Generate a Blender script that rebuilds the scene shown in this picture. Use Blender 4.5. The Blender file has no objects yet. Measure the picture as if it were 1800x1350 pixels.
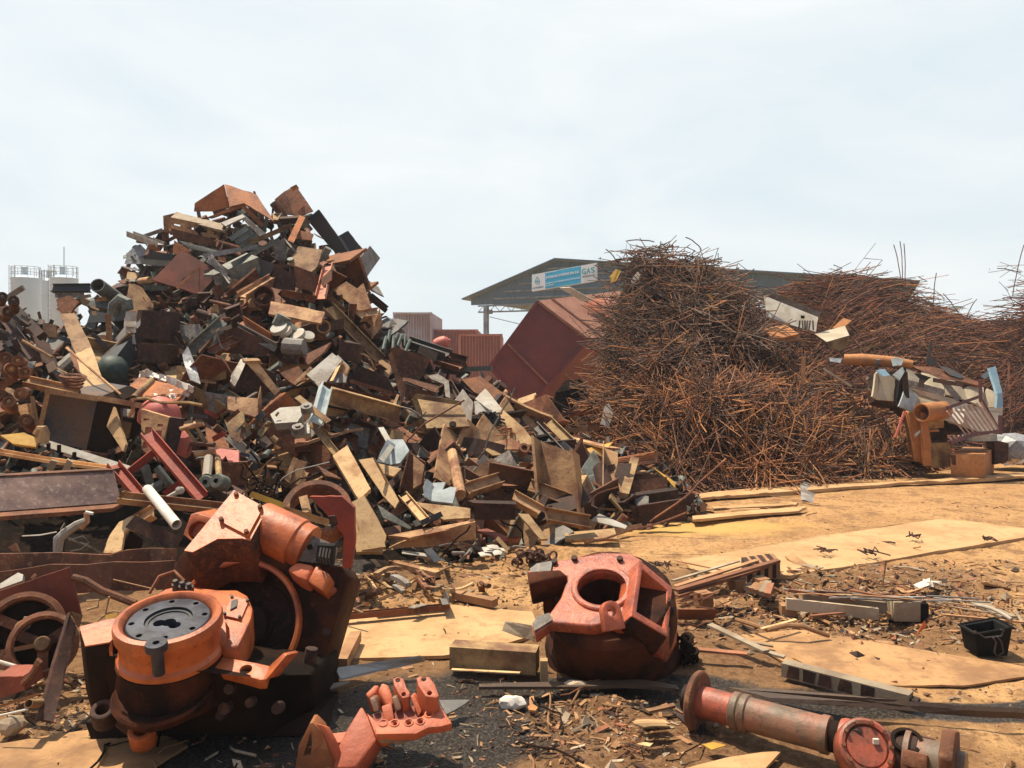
import bpy, bmesh, math, random
import numpy as np
from mathutils import Vector, Matrix, noise as mnoise
random.seed(7)
R=random.Random(11)
F=1413.0; HZ=640.0; CH=1.7
SC=bpy.context.scene; COL=SC.collection
def V(*a): return Vector(a)
def P(px,py,d): return Vector(((px-900)/F*d, d, CH+(HZ-py)/F*d))
def G(px,py,z=0.0):
    d=F*(CH-z)/(py-HZ); return Vector(((px-900)/F*d,d,z))
def PX(p): return (900+F*p.x/p.y, HZ-F*(p.z-CH)/p.y)
def Zm(x0,y0,s): 
    f=lambda u,v:(x0+u/s,y0+v/s); f.s=s; return f
Z1=Zm(180,300,3.6);Z2=Zm(0,430,2.7);Z3=Zm(400,550,3.6);Z4=Zm(0,800,2.8125);Z5=Zm(640,680,3.0)
Z6=Zm(820,400,3.6);Z7=Zm(1300,420,3.068);Z8=Zm(860,940,3.3333);A1=Zm(100,850,2.935);A2=Zm(480,1150,4.737)
A3=Zm(1150,1160,3.2727);A4=Zm(1150,840,2.769);A5=Zm(0,640,4.2857);A7=Zm(1480,600,5.625);A8=Zm(0,1000,4.5);Z0=Zm(0,0,1.0)
# ------------------------------------------------------------------ camera, light, sky
cam=bpy.data.cameras.new('camera'); camo=bpy.data.objects.new('camera',cam); COL.objects.link(camo)
cam.sensor_width=36; cam.lens=36*F/1800; cam.shift_y=-(675-HZ)/1800; cam.clip_end=3000; cam.clip_start=.05
camo.location=(0,0,CH); camo.rotation_euler=(math.radians(90),0,0); SC.camera=camo
SUN_EL=math.radians(68); SUN_AZ=math.radians(-56)   # azimuth from +Y, negative = to the left
SL=V(math.sin(SUN_AZ)*math.cos(SUN_EL),math.cos(SUN_AZ)*math.cos(SUN_EL),math.sin(SUN_EL))
sun=bpy.data.lights.new('sun','SUN'); sun.energy=5.0; sun.angle=math.radians(.5); sun.color=(1,.87,.68)
suno=bpy.data.objects.new('sun',sun); COL.objects.link(suno)
suno.rotation_euler=SL.to_track_quat('Z','Y').to_euler()
w=bpy.data.worlds.new('World'); SC.world=w; w.use_nodes=True
nt=w.node_tree; nt.nodes.clear(); N=nt.nodes.new; L=nt.links.new
out=N('ShaderNodeOutputWorld'); bg=N('ShaderNodeBackground'); bg.inputs[1].default_value=.1
sky=N('ShaderNodeTexSky'); sky.sky_type='NISHITA'; sky.sun_disc=False; sky.sun_elevation=SUN_EL; sky.sun_rotation=SUN_AZ
sky.dust_density=3; sky.air_density=1
tc=N('ShaderNodeTexCoord'); sep=N('ShaderNodeSeparateXYZ'); L(tc.outputs['Generated'],sep.inputs[0])
mr=N('ShaderNodeMapRange'); mr.interpolation_type='SMOOTHSTEP'; L(sep.outputs['Y'],mr.inputs[0]); mr.inputs[1].default_value=-.05; mr.inputs[2].default_value=.62; mr.inputs[3].default_value=.12; mr.inputs[4].default_value=.93
mp=N('ShaderNodeMapping'); mp.inputs['Scale'].default_value=(1.2,1.2,3.6); mp.inputs['Rotation'].default_value=(0,.25,0); L(tc.outputs['Generated'],mp.inputs[0])
ns=N('ShaderNodeTexNoise'); ns.inputs['Scale'].default_value=2.1; ns.inputs['Detail'].default_value=8; ns.inputs['Roughness'].default_value=.55; ns.inputs['Distortion'].default_value=.5; L(mp.outputs[0],ns.inputs[0])
cr=N('ShaderNodeValToRGB'); e=cr.color_ramp.elements; e[0].position=.3; e[0].color=(5.75,6.6,7.0,1); e[1].position=.68; e[1].color=(7.4,7.65,7.65,1); L(ns.outputs[0],cr.inputs[0])
mx=N('ShaderNodeMix'); mx.data_type='RGBA'; L(mr.outputs[0],mx.inputs[0]); L(sky.outputs[0],mx.inputs[6]); L(cr.outputs[0],mx.inputs[7])
L(mx.outputs[2],bg.inputs[0]); L(bg.outputs[0],out.inputs[0])
SC.view_settings.view_transform='Standard'; SC.view_settings.look='None'; SC.view_settings.gamma=1; SC.view_settings.exposure=0.42
SC.render.engine='CYCLES'
# ------------------------------------------------------------------ materials
MATS={}
def mat(name,c1,c2=None,c3=None,rough=.8,metal=0,scale=3,amt=.5,fine=.5,bump=.4,var=.35,spec=.35,fs=22):
    if name in MATS: return MATS[name]
    c2=c2 or tuple(x*.5 for x in c1); c3=c3 or tuple(x*1.25 for x in c1)
    m=bpy.data.materials.new(name); m.use_nodes=True; t=m.node_tree; n=t.nodes; l=t.links.new
    b=n['Principled BSDF']; b.inputs['Roughness'].default_value=rough; b.inputs['Metallic'].default_value=metal; b.inputs['Specular IOR Level'].default_value=spec
    tc=n.new('ShaderNodeTexCoord'); oi=n.new('ShaderNodeObjectInfo')
    ml=n.new('ShaderNodeMath'); ml.operation='MULTIPLY'; ml.inputs[1].default_value=60; l(oi.outputs['Random'],ml.inputs[0])
    ad=n.new('ShaderNodeVectorMath'); ad.operation='ADD'; l(tc.outputs['Object'],ad.inputs[0]); l(ml.outputs[0],ad.inputs[1])
    def nz(sc,det,ro=.6):
        x=n.new('ShaderNodeTexNoise'); x.inputs['Scale'].default_value=sc; x.inputs['Detail'].default_value=det; x.inputs['Roughness'].default_value=ro; l(ad.outputs[0],x.inputs[0]); return x
    a=nz(scale,8,.65); r=n.new('ShaderNodeMapRange'); l(a.outputs[0],r.inputs[0]); r.inputs[1].default_value=amt-.09; r.inputs[2].default_value=amt+.09
    x1=n.new('ShaderNodeMix'); x1.data_type='RGBA'; l(r.outputs[0],x1.inputs[0]); x1.inputs[6].default_value=(*c1,1); x1.inputs[7].default_value=(*c2,1)
    f=nz(fs,7,.75); r2=n.new('ShaderNodeMapRange'); l(f.outputs[0],r2.inputs[0]); r2.inputs[1].default_value=fine; r2.inputs[2].default_value=fine+.16; r2.inputs[4].default_value=.85
    x2=n.new('ShaderNodeMix'); x2.data_type='RGBA'; l(r2.outputs[0],x2.inputs[0]); l(x1.outputs[2],x2.inputs[6]); x2.inputs[7].default_value=(*c3,1)
    vr=n.new('ShaderNodeMapRange'); l(oi.outputs['Random'],vr.inputs[0]); vr.inputs[3].default_value=1-var; vr.inputs[4].default_value=1+var
    hs=n.new('ShaderNodeHueSaturation'); l(x2.outputs[2],hs.inputs['Color']); l(vr.outputs[0],hs.inputs['Value'])
    l(hs.outputs[0],b.inputs['Base Color'])
    bp=n.new('ShaderNodeBump'); bp.inputs['Strength'].default_value=bump; bp.inputs['Distance'].default_value=.012; l(f.outputs[0],bp.inputs['Height']); l(bp.outputs[0],b.inputs['Normal'])
    rr=n.new('ShaderNodeMapRange'); l(f.outputs[0],rr.inputs[0]); rr.inputs[3].default_value=max(0,rough-.2); rr.inputs[4].default_value=min(1,rough+.15); l(rr.outputs[0],b.inputs['Roughness'])
    MATS[name]=m; return m
DUST=(.36,.235,.13)
mat('rust',(.21,.08,.037),(.09,.038,.022),(.34,.18,.09),bump=.7,fine=.53)
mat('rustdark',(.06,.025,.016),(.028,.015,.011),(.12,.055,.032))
mat('rustorange',(.36,.125,.04),(.18,.065,.03),(.42,.2,.09))
mat('redbrown',(.27,.075,.045),(.16,.05,.035),(.33,.15,.09),fine=.57)
mat('tan',(.44,.26,.125),(.19,.08,.04),(.15,.075,.042),amt=.545,fine=.535,scale=3.6,bump=.6)
mat('pale',(.58,.38,.185),(.3,.145,.065),(.22,.11,.055),amt=.58,fine=.545,scale=3.6,bump=.6)
mat('olive',(.38,.25,.11),(.16,.08,.042),(.13,.07,.042),amt=.53,fine=.535,scale=3.6,bump=.6)
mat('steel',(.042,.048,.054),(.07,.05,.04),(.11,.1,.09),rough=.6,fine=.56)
mat('greygreen',(.15,.17,.145),(.08,.08,.065),(.27,.25,.2),rough=.65)
mat('grey',(.24,.23,.21),(.13,.105,.085),(.36,.32,.26),rough=.65)
mat('palegrey',(.5,.48,.42),(.36,.31,.24),(.28,.2,.13),rough=.6,fine=.58)
mat('orange',(.52,.135,.035),(.27,.065,.022),(.09,.028,.016),rough=.42,spec=.5,fine=.555,var=.06,scale=5,amt=.55)
mat('worn',(.38,.09,.045),(.14,.06,.035),(.07,.035,.025),rough=.42,spec=.5,fine=.55,var=.05,scale=7,amt=.53)
mat('orangeoilshade',(.13,.038,.016),(.04,.016,.01),(.24,.075,.03),rough=.55,var=.1,scale=4,amt=.47)  # oily orange with the shade of the side faces put into the colour
mat('redoilshade',(.085,.026,.012),(.02,.01,.007),(.17,.05,.022),rough=.7,spec=.08,var=.05,scale=4,amt=.5,fine=.58)  # oily red, darkened to carry the shade of camera-facing sides
mat('mottle',(.14,.1,.065),(.27,.12,.07),(.06,.045,.035),rough=.45,var=.05,scale=6,fine=.53)
mat('salmon',(.56,.145,.06),(.36,.085,.04),(.17,.07,.045),rough=.5,fine=.57,var=.05)
mat('redpaint',(.36,.055,.025),(.22,.04,.025),(.14,.05,.035),rough=.55,fine=.6,var=.15)
mat('pink',(.58,.16,.12),(.5,.13,.1),(.3,.1,.08),rough=.55,fine=.64,var=.05)
mat('yellow',(.6,.36,.05),(.42,.22,.04),(.2,.11,.05),rough=.6,fine=.6,var=.1)
mat('white',(.7,.66,.58),(.52,.46,.37),(.3,.22,.15),rough=.5,fine=.58,var=.05)
mat('bluewhite',(.44,.5,.5),(.28,.33,.34),(.26,.19,.13),rough=.55,fine=.55,scale=5,var=.1)
mat('bluepaint',(.3,.46,.55),(.22,.36,.45),(.35,.3,.24),rough=.5,fine=.62,var=.05)
mat('oil',(.012,.009,.007),(.028,.014,.009),(.06,.03,.018),rough=.75,spec=.06,fine=.6,var=.1)
mat('discsteel',(.06,.065,.085),(.022,.022,.03),(.012,.012,.016),rough=.5,metal=.25,fine=.55,var=.05,scale=6)
mat('wood',(.36,.2,.095),(.26,.13,.06),(.18,.09,.045),fine=.56,scale=4)
mat('woodred',(.32,.13,.06),(.22,.09,.045),(.15,.07,.04),fine=.56,scale=4)
mat('woodgrey',(.4,.32,.22),(.27,.2,.13),(.17,.12,.08),fine=.56,scale=4)
mat('girder',(.2,.125,.1),(.1,.06,.055),(.36,.29,.25),fine=.53,scale=4,var=.05)
mat('bluedark',(.05,.06,.068),(.13,.075,.045),(.03,.03,.03),fine=.55,scale=2.5,var=.05,rough=.6)
mat('beige',(.5,.43,.31),(.4,.33,.22),(.22,.16,.1),fine=.6,rough=.55,var=.08)
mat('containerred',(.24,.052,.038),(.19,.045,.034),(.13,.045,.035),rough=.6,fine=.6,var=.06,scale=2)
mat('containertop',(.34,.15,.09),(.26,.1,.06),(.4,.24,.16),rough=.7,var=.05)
mat('containerfar',(.4,.17,.12),(.33,.13,.09),(.45,.25,.18),rough=.7,var=.12,scale=1)
mat('containergrey',(.4,.4,.42),(.34,.27,.26),(.46,.46,.47),rough=.7,var=.05,scale=1)
mat('silo',(.5,.62,.68),(.44,.56,.62),(.4,.47,.5),rough=.5,bump=.05,var=.04,scale=.6,fine=.6)
mat('shed',(.11,.175,.21),(.085,.145,.175),(.14,.2,.23),rough=.6,bump=.05,var=.03,scale=.8)
mat('shedpost',(.3,.35,.36),rough=.6,bump=.05,var=.03)
mat('signwhite',(.62,.7,.72),(.6,.68,.7),(.58,.66,.68),rough=.4,bump=0,var=0)
mat('signblue',(.015,.4,.68),(.03,.34,.54),(.035,.38,.58),rough=.4,bump=0,var=0)
mat('signteal',(.05,.3,.38),(.05,.29,.37),(.05,.3,.38),rough=.4,bump=0,var=0)
mat('signdark',(.08,.12,.16),(.08,.12,.16),(.08,.12,.16),rough=.4,bump=0,var=0)
mat('signtext',(.72,.8,.82),(.72,.8,.82),(.7,.78,.8),rough=.4,bump=0,var=0)
mat('rebardark',(.05,.026,.018),(.025,.016,.012),(.09,.05,.035),scale=2,fs=9,bump=0,var=.3)
mat('rebar',(.17,.068,.035),(.075,.035,.022),(.27,.13,.065),scale=2,amt=.5,fs=9,bump=0,var=.3)
mat('rebargrey',(.2,.125,.085),(.08,.05,.038),(.36,.24,.16),scale=2,fs=9,bump=0,var=.3)
mat('rebarred',(.21,.066,.033),(.07,.03,.02),(.25,.1,.05),scale=2,fs=9,bump=0,var=.3)
mat('rebarorange',(.4,.16,.055),(.2,.08,.035),(.5,.28,.11),scale=2,fs=9,bump=0,var=.3)
mat('orangeblock',(.5,.22,.075),(.38,.15,.05),(.27,.14,.07),rough=.7,var=.05)
mat('purple',(.17,.075,.08),(.12,.06,.06),(.22,.13,.12),rough=.6,var=.05)
mat('concrete',(.4,.36,.31),(.3,.26,.21),(.45,.41,.36),var=.05)
mat('sack',(.5,.45,.38),(.36,.3,.23),(.6,.55,.48),rough=.9,scale=8,var=.1)
mat('plastic',(.32,.33,.34),(.2,.2,.2),(.5,.5,.5),rough=.4,scale=9,var=.1)
mat('black',(.009,.009,.01),(.014,.013,.012),(.04,.033,.026),rough=.7,fine=.62,var=0,spec=.1)
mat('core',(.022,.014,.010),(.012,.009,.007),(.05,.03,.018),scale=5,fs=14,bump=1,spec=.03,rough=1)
mat('leaf',(.06,.1,.04),(.04,.07,.03),(.09,.12,.05),var=.2)
mat('stone',(.4,.31,.21),(.28,.2,.12),(.48,.4,.3),var=.3)
def M(n): return MATS[n]
# ------------------------------------------------------------------ mesh helpers
class MB:
    def __init__(s): s.v=[]; s.f=[]; s.smooth=False
    def add(s,v,f):
        k=len(s.v); s.v+= [Vector(x) for x in v]; s.f+=[tuple(i+k for i in q) for q in f]; return s
def setp(o,label=None,cat=None,group=None,kind=None):
    if label: o['label']=label
    if cat: o['category']=cat
    if group: o['group']=group
    if kind: o['kind']=kind
    return o
def build(name,mb,m,parent=None,label=None,cat=None,group=None,kind=None,smooth=None,origin=None,bevel=0):
    vs=mb.v
    if parent is not None: c=Vector(parent['_o'])
    elif origin is not None: c=Vector(origin)
    else:
        lo=Vector((min(v.x for v in vs),min(v.y for v in vs),min(v.z for v in vs))); hi=Vector((max(v.x for v in vs),max(v.y for v in vs),max(v.z for v in vs)))
        c=(lo+hi)/2
    me=bpy.data.meshes.new(name); me.from_pydata([v-c for v in vs],[],mb.f); me.update()
    me.materials.append(M(m) if isinstance(m,str) else m)
    if mb.smooth or smooth:
        me.shade_smooth(); me.set_sharp_from_angle(angle=math.radians(smooth or 35))
    o=bpy.data.objects.new(name,me); COL.objects.link(o)
    if parent is not None: o.parent=parent
    else: o.location=c
    o['_o']=tuple(c)
    setp(o,label,cat,group,kind)
    return o
ROOTS=[]
def root(name,loc,label,cat,group=None):
    o=bpy.data.objects.new(name,None); COL.objects.link(o); o.empty_display_size=.1
    o.location=loc; o['_o']=tuple(loc); ROOTS.append(o); setp(o,label,cat,group); return o
SEC={
'I':[(-.5,-.4),(-.43,-.4),(-.43,-.045),(.43,-.045),(.43,-.4),(.5,-.4),(.5,.4),(.43,.4),(.43,.045),(-.43,.045),(-.43,.4),(-.5,.4)],
'U':[(-.5,-.25),(.5,-.25),(.5,.25),(.43,.25),(.43,-.18),(-.43,-.18),(-.43,.25),(-.5,.25)],
'L':[(-.5,-.5),(.5,-.5),(.5,-.42),(-.42,-.42),(-.42,.5),(-.5,.5)],
'T':[(-.5,.4),(-.5,.48),(.5,.48),(.5,.4),(.05,.4),(.05,-.4),(-.05,-.4),(-.05,.4)],
'F':[(-.5,-.06),(.5,-.06),(.5,.06),(-.5,.06)],
'B':[(-.5,-.35),(.5,-.35),(.5,.35),(-.5,.35)],
'S':[(-.5,-.5),(.5,-.5),(.5,.5),(-.5,.5)]}
def frame(p0,p1,roll=0):
    a=(p1-p0).normalized(); view=(V(0,0,CH)-(p0+p1)/2).normalized()
    n=view-a*view.dot(a)
    if n.length<.05: n=V(0,0,1)-a*a.z
    n.normalize(); s=a.cross(n).normalized()
    c,q=math.cos(math.radians(roll)),math.sin(math.radians(roll))
    return a, s*c+n*q, n*c-s*q
def extr(mb,kind,p0,p1,size,roll=0,seg=1,bend=0,skew=(0,0),frm=None,twist=0,dep=1):
    a,s,n=frm or frame(p0,p1,roll); Lg=(p1-p0).length
    if kind in('P','R','Q'):
        k=4 if kind=='Q' else (18 if kind=='P' else 10); off=math.pi/4 if kind=='Q' else 0; rr=.5*(1.414 if kind=='Q' else 1)
        outer=[(rr*math.cos(off+2*math.pi*i/k),rr*math.sin(off+2*math.pi*i/k)) for i in range(k)]
        loops=[outer]+([[(x*.86,y*.86) for x,y in outer]] if kind!='R' else [])
    else: loops=[SEC[kind]]
    base=[]; 
    for lp in loops:
        vs=[];fs=[];m=len(lp)
        for j in range(seg+1):
            t=j/seg; sk=(skew[0]*(1-t)+skew[1]*t) 
            c=p0.lerp(p1,t)+n*(bend*math.sin(math.pi*t)*Lg)
            tw=twist*(t-.5); ct,st=math.cos(tw),math.sin(tw)
            for x,y in lp:
                y*=dep
                x,y=x*ct-y*st,x*st+y*ct
                vs.append(c+s*x*size+n*y*size+a*(sk*x*size if j in(0,seg) else 0))
        for j in range(seg):
            for i in range(m):
                i2=(i+1)%m; q=(j*m+i,j*m+i2,(j+1)*m+i2,(j+1)*m+i)
                fs.append(q if lp is loops[0] else q[::-1])
        if len(loops)==1: fs.append(tuple(range(m))[::-1]); fs.append(tuple(range(seg*m,seg*m+m)))
        base.append(len(mb.v)); mb.add(vs,fs)
    if len(loops)==2:
        m=len(loops[0])
        for j in(0,seg):
            o,i_=base[0]+j*m,base[1]+j*m
            for i in range(m):
                i2=(i+1)%m; mb.f.append((o+i,i_+i,i_+i2,o+i2) if j==0 else (o+i,o+i2,i_+i2,i_+i))
    if kind in('P','R'): mb.smooth=True
    return mb
def lathe(mb,c,axis,prof,k=28,a0=0,a1=2*math.pi,ref=None):
    "prof: list of (r,h); closed caps when r==0"
    ax=Vector(axis).normalized(); r=Vector(ref) if ref else (V(1,0,0) if abs(ax.x)<.9 else V(0,1,0)); u=(r-ax*r.dot(ax)).normalized(); w=ax.cross(u)
    full=abs(a1-a0)>6.2; n=k if full else k+1; vs=[];fs=[];m=len(prof)
    for i in range(n):
        t=a0+(a1-a0)*i/k; d=u*math.cos(t)+w*math.sin(t)
        for (rr,h) in prof: vs.append(Vector(c)+d*rr+ax*h)
    for i in range(k):
        i2=(i+1)%n
        for j in range(m-1): 
            r0,r1=prof[j][0],prof[j+1][0]
            A,B,Cc,D=i*m+j,i2*m+j,i2*m+j+1,i*m+j+1
            if r0<1e-6 and r1<1e-6: continue
            if r0<1e-6: fs.append((A,Cc,D))
            elif r1<1e-6: fs.append((A,B,D))
            else: fs.append((A,B,Cc,D))
    mb.add(vs,fs); mb.smooth=True; return mb
def tube(mb,pts,r,k=6,cap=True):
    vs=[];fs=[];m=len(pts); pts=[Vector(p) for p in pts]; up=None
    for j,p in enumerate(pts):
        t=(pts[min(j+1,m-1)]-pts[max(j-1,0)]).normalized()
        if up is None: up=V(0,0,1) if abs(t.z)<.9 else V(1,0,0)
        s=t.cross(up).normalized(); u=s.cross(t); up=u
        rr=r[j] if isinstance(r,(list,tuple)) else r
        for i in range(k):
            a=2*math.pi*i/k; vs.append(p+(s*math.cos(a)+u*math.sin(a))*rr)
    for j in range(m-1):
        for i in range(k):
            i2=(i+1)%k; fs.append((j*k+i,j*k+i2,(j+1)*k+i2,(j+1)*k+i))
    if cap: fs.append(tuple(range(k))[::-1]); fs.append(tuple(range((m-1)*k,m*k)))
    mb.add(vs,fs); 
    if k>4: mb.smooth=True
    return mb
def prism(mb,pts,vec):
    pts=[Vector(p) for p in pts]; vec=Vector(vec); m=len(pts)
    mb.add(pts+[p+vec for p in pts],[tuple(range(m)),tuple(range(2*m-1,m-1,-1))]+[(i,i+m,(i+1)%m+m,(i+1)%m) for i in range(m)]); return mb
def box(mb,c,sx,sy,sz,rz=0):
    ca,sa=math.cos(rz),math.sin(rz); c=Vector(c); vs=[]
    for z in(-.5,.5):
        for x,y in((-.5,-.5),(.5,-.5),(.5,.5),(-.5,.5)):
            X,Y=x*sx,y*sy; vs.append(c+V(X*ca-Y*sa,X*sa+Y*ca,z*sz))
    mb.add(vs,[(3,2,1,0),(4,5,6,7),(0,1,5,4),(1,2,6,5),(2,3,7,6),(3,0,4,7)]); return mb
def pplane(pts2,d,k=0,kx=0):
    "pixel polygon onto a leaning plane through depth d at the polygon centre: k = run back per rise, kx = run back per run right"
    xc=sum(p[0] for p in pts2)/len(pts2); yc=sum(p[1] for p in pts2)/len(pts2); c=P(xc,yc,d)
    # plane: y - d = k*(z-cz) + kx*(x-cx)
    res=[]
    for px,py in pts2:
        dx=(px-900)/F; dz=(HZ-py)/F
        den=1-k*dz-kx*dx
        y=(d+k*(CH-c.z)-kx*c.x)/den
        y=min(max(y,d-1.2),d+1.2)
        res.append(P(px,py,y))
    return res
def parse(Z,s): return [Z(*map(float,q.split(','))) for q in s.split()]
def plate(mb,pts3,th,jag=.012,sub=5,bend=0,rng=R):
    n=(pts3[1]-pts3[0]).cross(pts3[2]-pts3[0]).normalized()
    if n.y>0: n=-n
    if len(pts3)==4:
        g=6; o=[];A,B,C_,D=pts3; L_=(A-C_).length; ph=rng.random()*6
        for i in range(g+1):
            for j in range(g+1):
                u,v=i/g,j/g; p=(A*(1-u)+B*u)*(1-v)+(D*(1-u)+C_*u)*v
                bb=bend*L_*(math.sin(math.pi*u+ph*.3)*.6+math.sin(2.2*v+ph)*.4)
                if i in(0,g) or j in(0,g): p=p+V(rng.uniform(-1,1),0,rng.uniform(-1,1))*jag*L_*.5
                o.append(p+n*bb)
        m=len(o); vs=o+[p-n*th for p in o]; fs=[]; I=lambda i,j:i*(g+1)+j
        for i in range(g):
            for j in range(g):
                q=(I(i,j),I(i+1,j),I(i+1,j+1),I(i,j+1)); fs+=[q,tuple(x+m for x in q[::-1])]
        rim=[I(i,0) for i in range(g)]+[I(g,j) for j in range(g)]+[I(i,g) for i in range(g,0,-1)]+[I(0,j) for j in range(g,0,-1)]
        for a,b in zip(rim,rim[1:]+rim[:1]): fs.append((a,a+m,b+m,b))
        mb.add(vs,fs)
    else:
        L_=max((a-pts3[0]).length for a in pts3); o=[]
        for a,b in zip(pts3,pts3[1:]+pts3[:1]):
            for t in range(sub): 
                p=a.lerp(b,t/sub)
                if t: p=p+(V(rng.uniform(-1,1),0,rng.uniform(-1,1))*jag*L_*.6)
                o.append(p)
        prism(mb,o,-n*th)
    return mb
def cutobj(mb,cutters,bevel=0,seg=2):
    "boolean differences one after another, then a bevel; returns MB with the evaluated mesh"
    def tmp(m):
        me=bpy.data.meshes.new('tmp'); me.from_pydata([tuple(v) for v in m.v],[],m.f); me.update()
        bm=bmesh.new(); bm.from_mesh(me); bmesh.ops.remove_doubles(bm,verts=bm.verts,dist=1e-5); bmesh.ops.recalc_face_normals(bm,faces=bm.faces)
        if bm.calc_volume(signed=True)<0: bmesh.ops.reverse_faces(bm,faces=bm.faces)
        vol=bm.calc_volume(); bm.to_mesh(me); bm.free()
        o=bpy.data.objects.new('tmp',me); COL.objects.link(o); return o,vol
    def grab(o):
        dg=bpy.context.evaluated_depsgraph_get(); ev=o.evaluated_get(dg); me=ev.to_mesh()
        r=MB(); r.v=[v.co.copy() for v in me.vertices]; r.f=[tuple(p.vertices) for p in me.polygons]; r.smooth=True; ev.to_mesh_clear(); return r
    def kill(*os):
        for x in os:
            d=x.data; bpy.data.objects.remove(x); bpy.data.meshes.remove(d)
    for c in cutters:
        for sv in('EXACT','FAST'):
            o,v0=tmp(mb); c_,_=tmp(c); b=o.modifiers.new('b','BOOLEAN'); b.operation='DIFFERENCE'; b.object=c_; b.solver=sv
            r=grab(o); kill(o,c_); q,v1=tmp(r); kill(q)
            if 0<v1<=v0*1.001: mb=r; break
    if bevel:
        o,_=tmp(mb); bv=o.modifiers.new('v','BEVEL'); bv.width=bevel; bv.segments=seg; bv.limit_method='ANGLE'; bv.angle_limit=math.radians(40); mb=grab(o); kill(o)
    else: mb.smooth=True
    return mb
# ------------------------------------------------------------------ numpy noise
_rs=np.random.RandomState(5); _LAT=_rs.rand(256,256)
def vnoise(x,y):
    xi=np.floor(x).astype(int); yi=np.floor(y).astype(int); fx=x-xi; fy=y-yi; fx=fx*fx*(3-2*fx); fy=fy*fy*(3-2*fy)
    g=lambda a,b:_LAT[a%256,b%256]
    return (g(xi,yi)*(1-fx)+g(xi+1,yi)*fx)*(1-fy)+(g(xi,yi+1)*(1-fx)+g(xi+1,yi+1)*fx)*fy-.5
def fbm(x,y,o=4):
    s=0;a=1
    for i in range(o): s=s+a*vnoise(x*2**i+17*i,y*2**i+9*i); a*=.5
    return s
# ------------------------------------------------------------------ mounds
class Mound:
    def __init__(s,rid,foot,drop=0.0,pw=.85):
        s.rx=[r[0] for r in rid]; s.ry=[r[1] for r in rid]; s.rd=[r[2] for r in rid]; s.fx=[r[0] for r in foot]; s.fy=[r[1] for r in foot]; s.drop=drop; s.pw=pw
    def par(s,px):
        D=float(np.interp(px,s.rx,s.rd)); y=float(np.interp(px,s.rx,s.ry)); f=float(np.interp(px,s.fx,s.fy))
        return F*CH/(f-HZ), D, CH+(HZ-y)/F*D
    def zs(s,px,d):
        Df,D,z=s.par(px); t=(d-Df)/(D-Df)
        if t<=0: return 0
        return z*t**s.pw if t<1 else max(-.3,z*(1-(t-1)*1.1))
    def surf(s,px,py):
        Df,D,z=s.par(px); dz=(HZ-py)/F
        if py>np.interp(px,s.fx,s.fy): return F*CH/(py-HZ)
        n=60
        for i in range(n+1):
            d=Df+(D-Df)*i/n
            if CH+dz*d<=s.zs(px,d): return d
        return D
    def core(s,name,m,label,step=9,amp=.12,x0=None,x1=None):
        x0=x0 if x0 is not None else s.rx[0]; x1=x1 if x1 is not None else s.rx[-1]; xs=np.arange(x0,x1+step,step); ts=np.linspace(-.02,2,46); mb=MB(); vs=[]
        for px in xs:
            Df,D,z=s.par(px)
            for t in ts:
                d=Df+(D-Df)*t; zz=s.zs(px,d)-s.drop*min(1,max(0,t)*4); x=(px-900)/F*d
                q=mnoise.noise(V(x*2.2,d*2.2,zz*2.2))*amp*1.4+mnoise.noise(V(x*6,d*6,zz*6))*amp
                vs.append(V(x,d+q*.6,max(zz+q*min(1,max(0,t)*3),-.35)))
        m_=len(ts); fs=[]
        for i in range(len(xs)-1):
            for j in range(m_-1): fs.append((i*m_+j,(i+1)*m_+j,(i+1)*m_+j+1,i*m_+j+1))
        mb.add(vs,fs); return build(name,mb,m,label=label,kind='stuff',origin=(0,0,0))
HEAP=Mound([(-160,480,10),(0,520,10.5),(50,555,11),(100,570,11.5),(150,545,12.5),(200,515,13),(235,435,13),(290,395,13),(345,375,13),(390,345,13),(450,365,13),(480,380,13),(515,350,13),(560,395,13),(600,440,13),(635,480,13),(660,520,13),(690,575,12.5),(740,615,12),(800,650,11.6),(870,668,11.3),(930,728,11),(1000,770,10.6),(1090,788,10.2),(1150,812,9.9),(1210,855,9.6),(1235,905,9.3)],
  [(-160,1010),(0,1005),(150,992),(300,985),(500,975),(650,985),(800,985),(900,968),(1000,950),(1100,932),(1220,916),(1240,914)],drop=.36)
RBA=Mound([(1012,802,13),(1030,775,13.2),(1050,715,13.8),(1070,600,14.5),(1086,505,15),(1108,455,15),(1130,437,15),(1165,430,15),(1205,433,15),(1245,452,15),(1285,490,15),(1320,532,15),(1350,578,15),(1390,612,15),(1440,645,15),(1500,695,14.8),(1560,742,14.6),(1610,785,14.2),(1645,806,14)],
  [(1015,805),(1060,816),(1100,832),(1200,852),(1300,852),(1400,847),(1500,838),(1600,826),(1660,821)],drop=.2,pw=.72)
RBB=Mound([(1290,600,20),(1340,560,20),(1380,525,20),(1420,495,20),(1480,478,20),(1540,484,20),(1600,514,20),(1650,552,20),(1700,560,20),(1750,568,20),(1790,545,20),(1830,490,20),(1900,450,20),(1990,460,20)],
  [(1290,800),(1500,800),(1700,795),(1990,792)],drop=.2)
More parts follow.
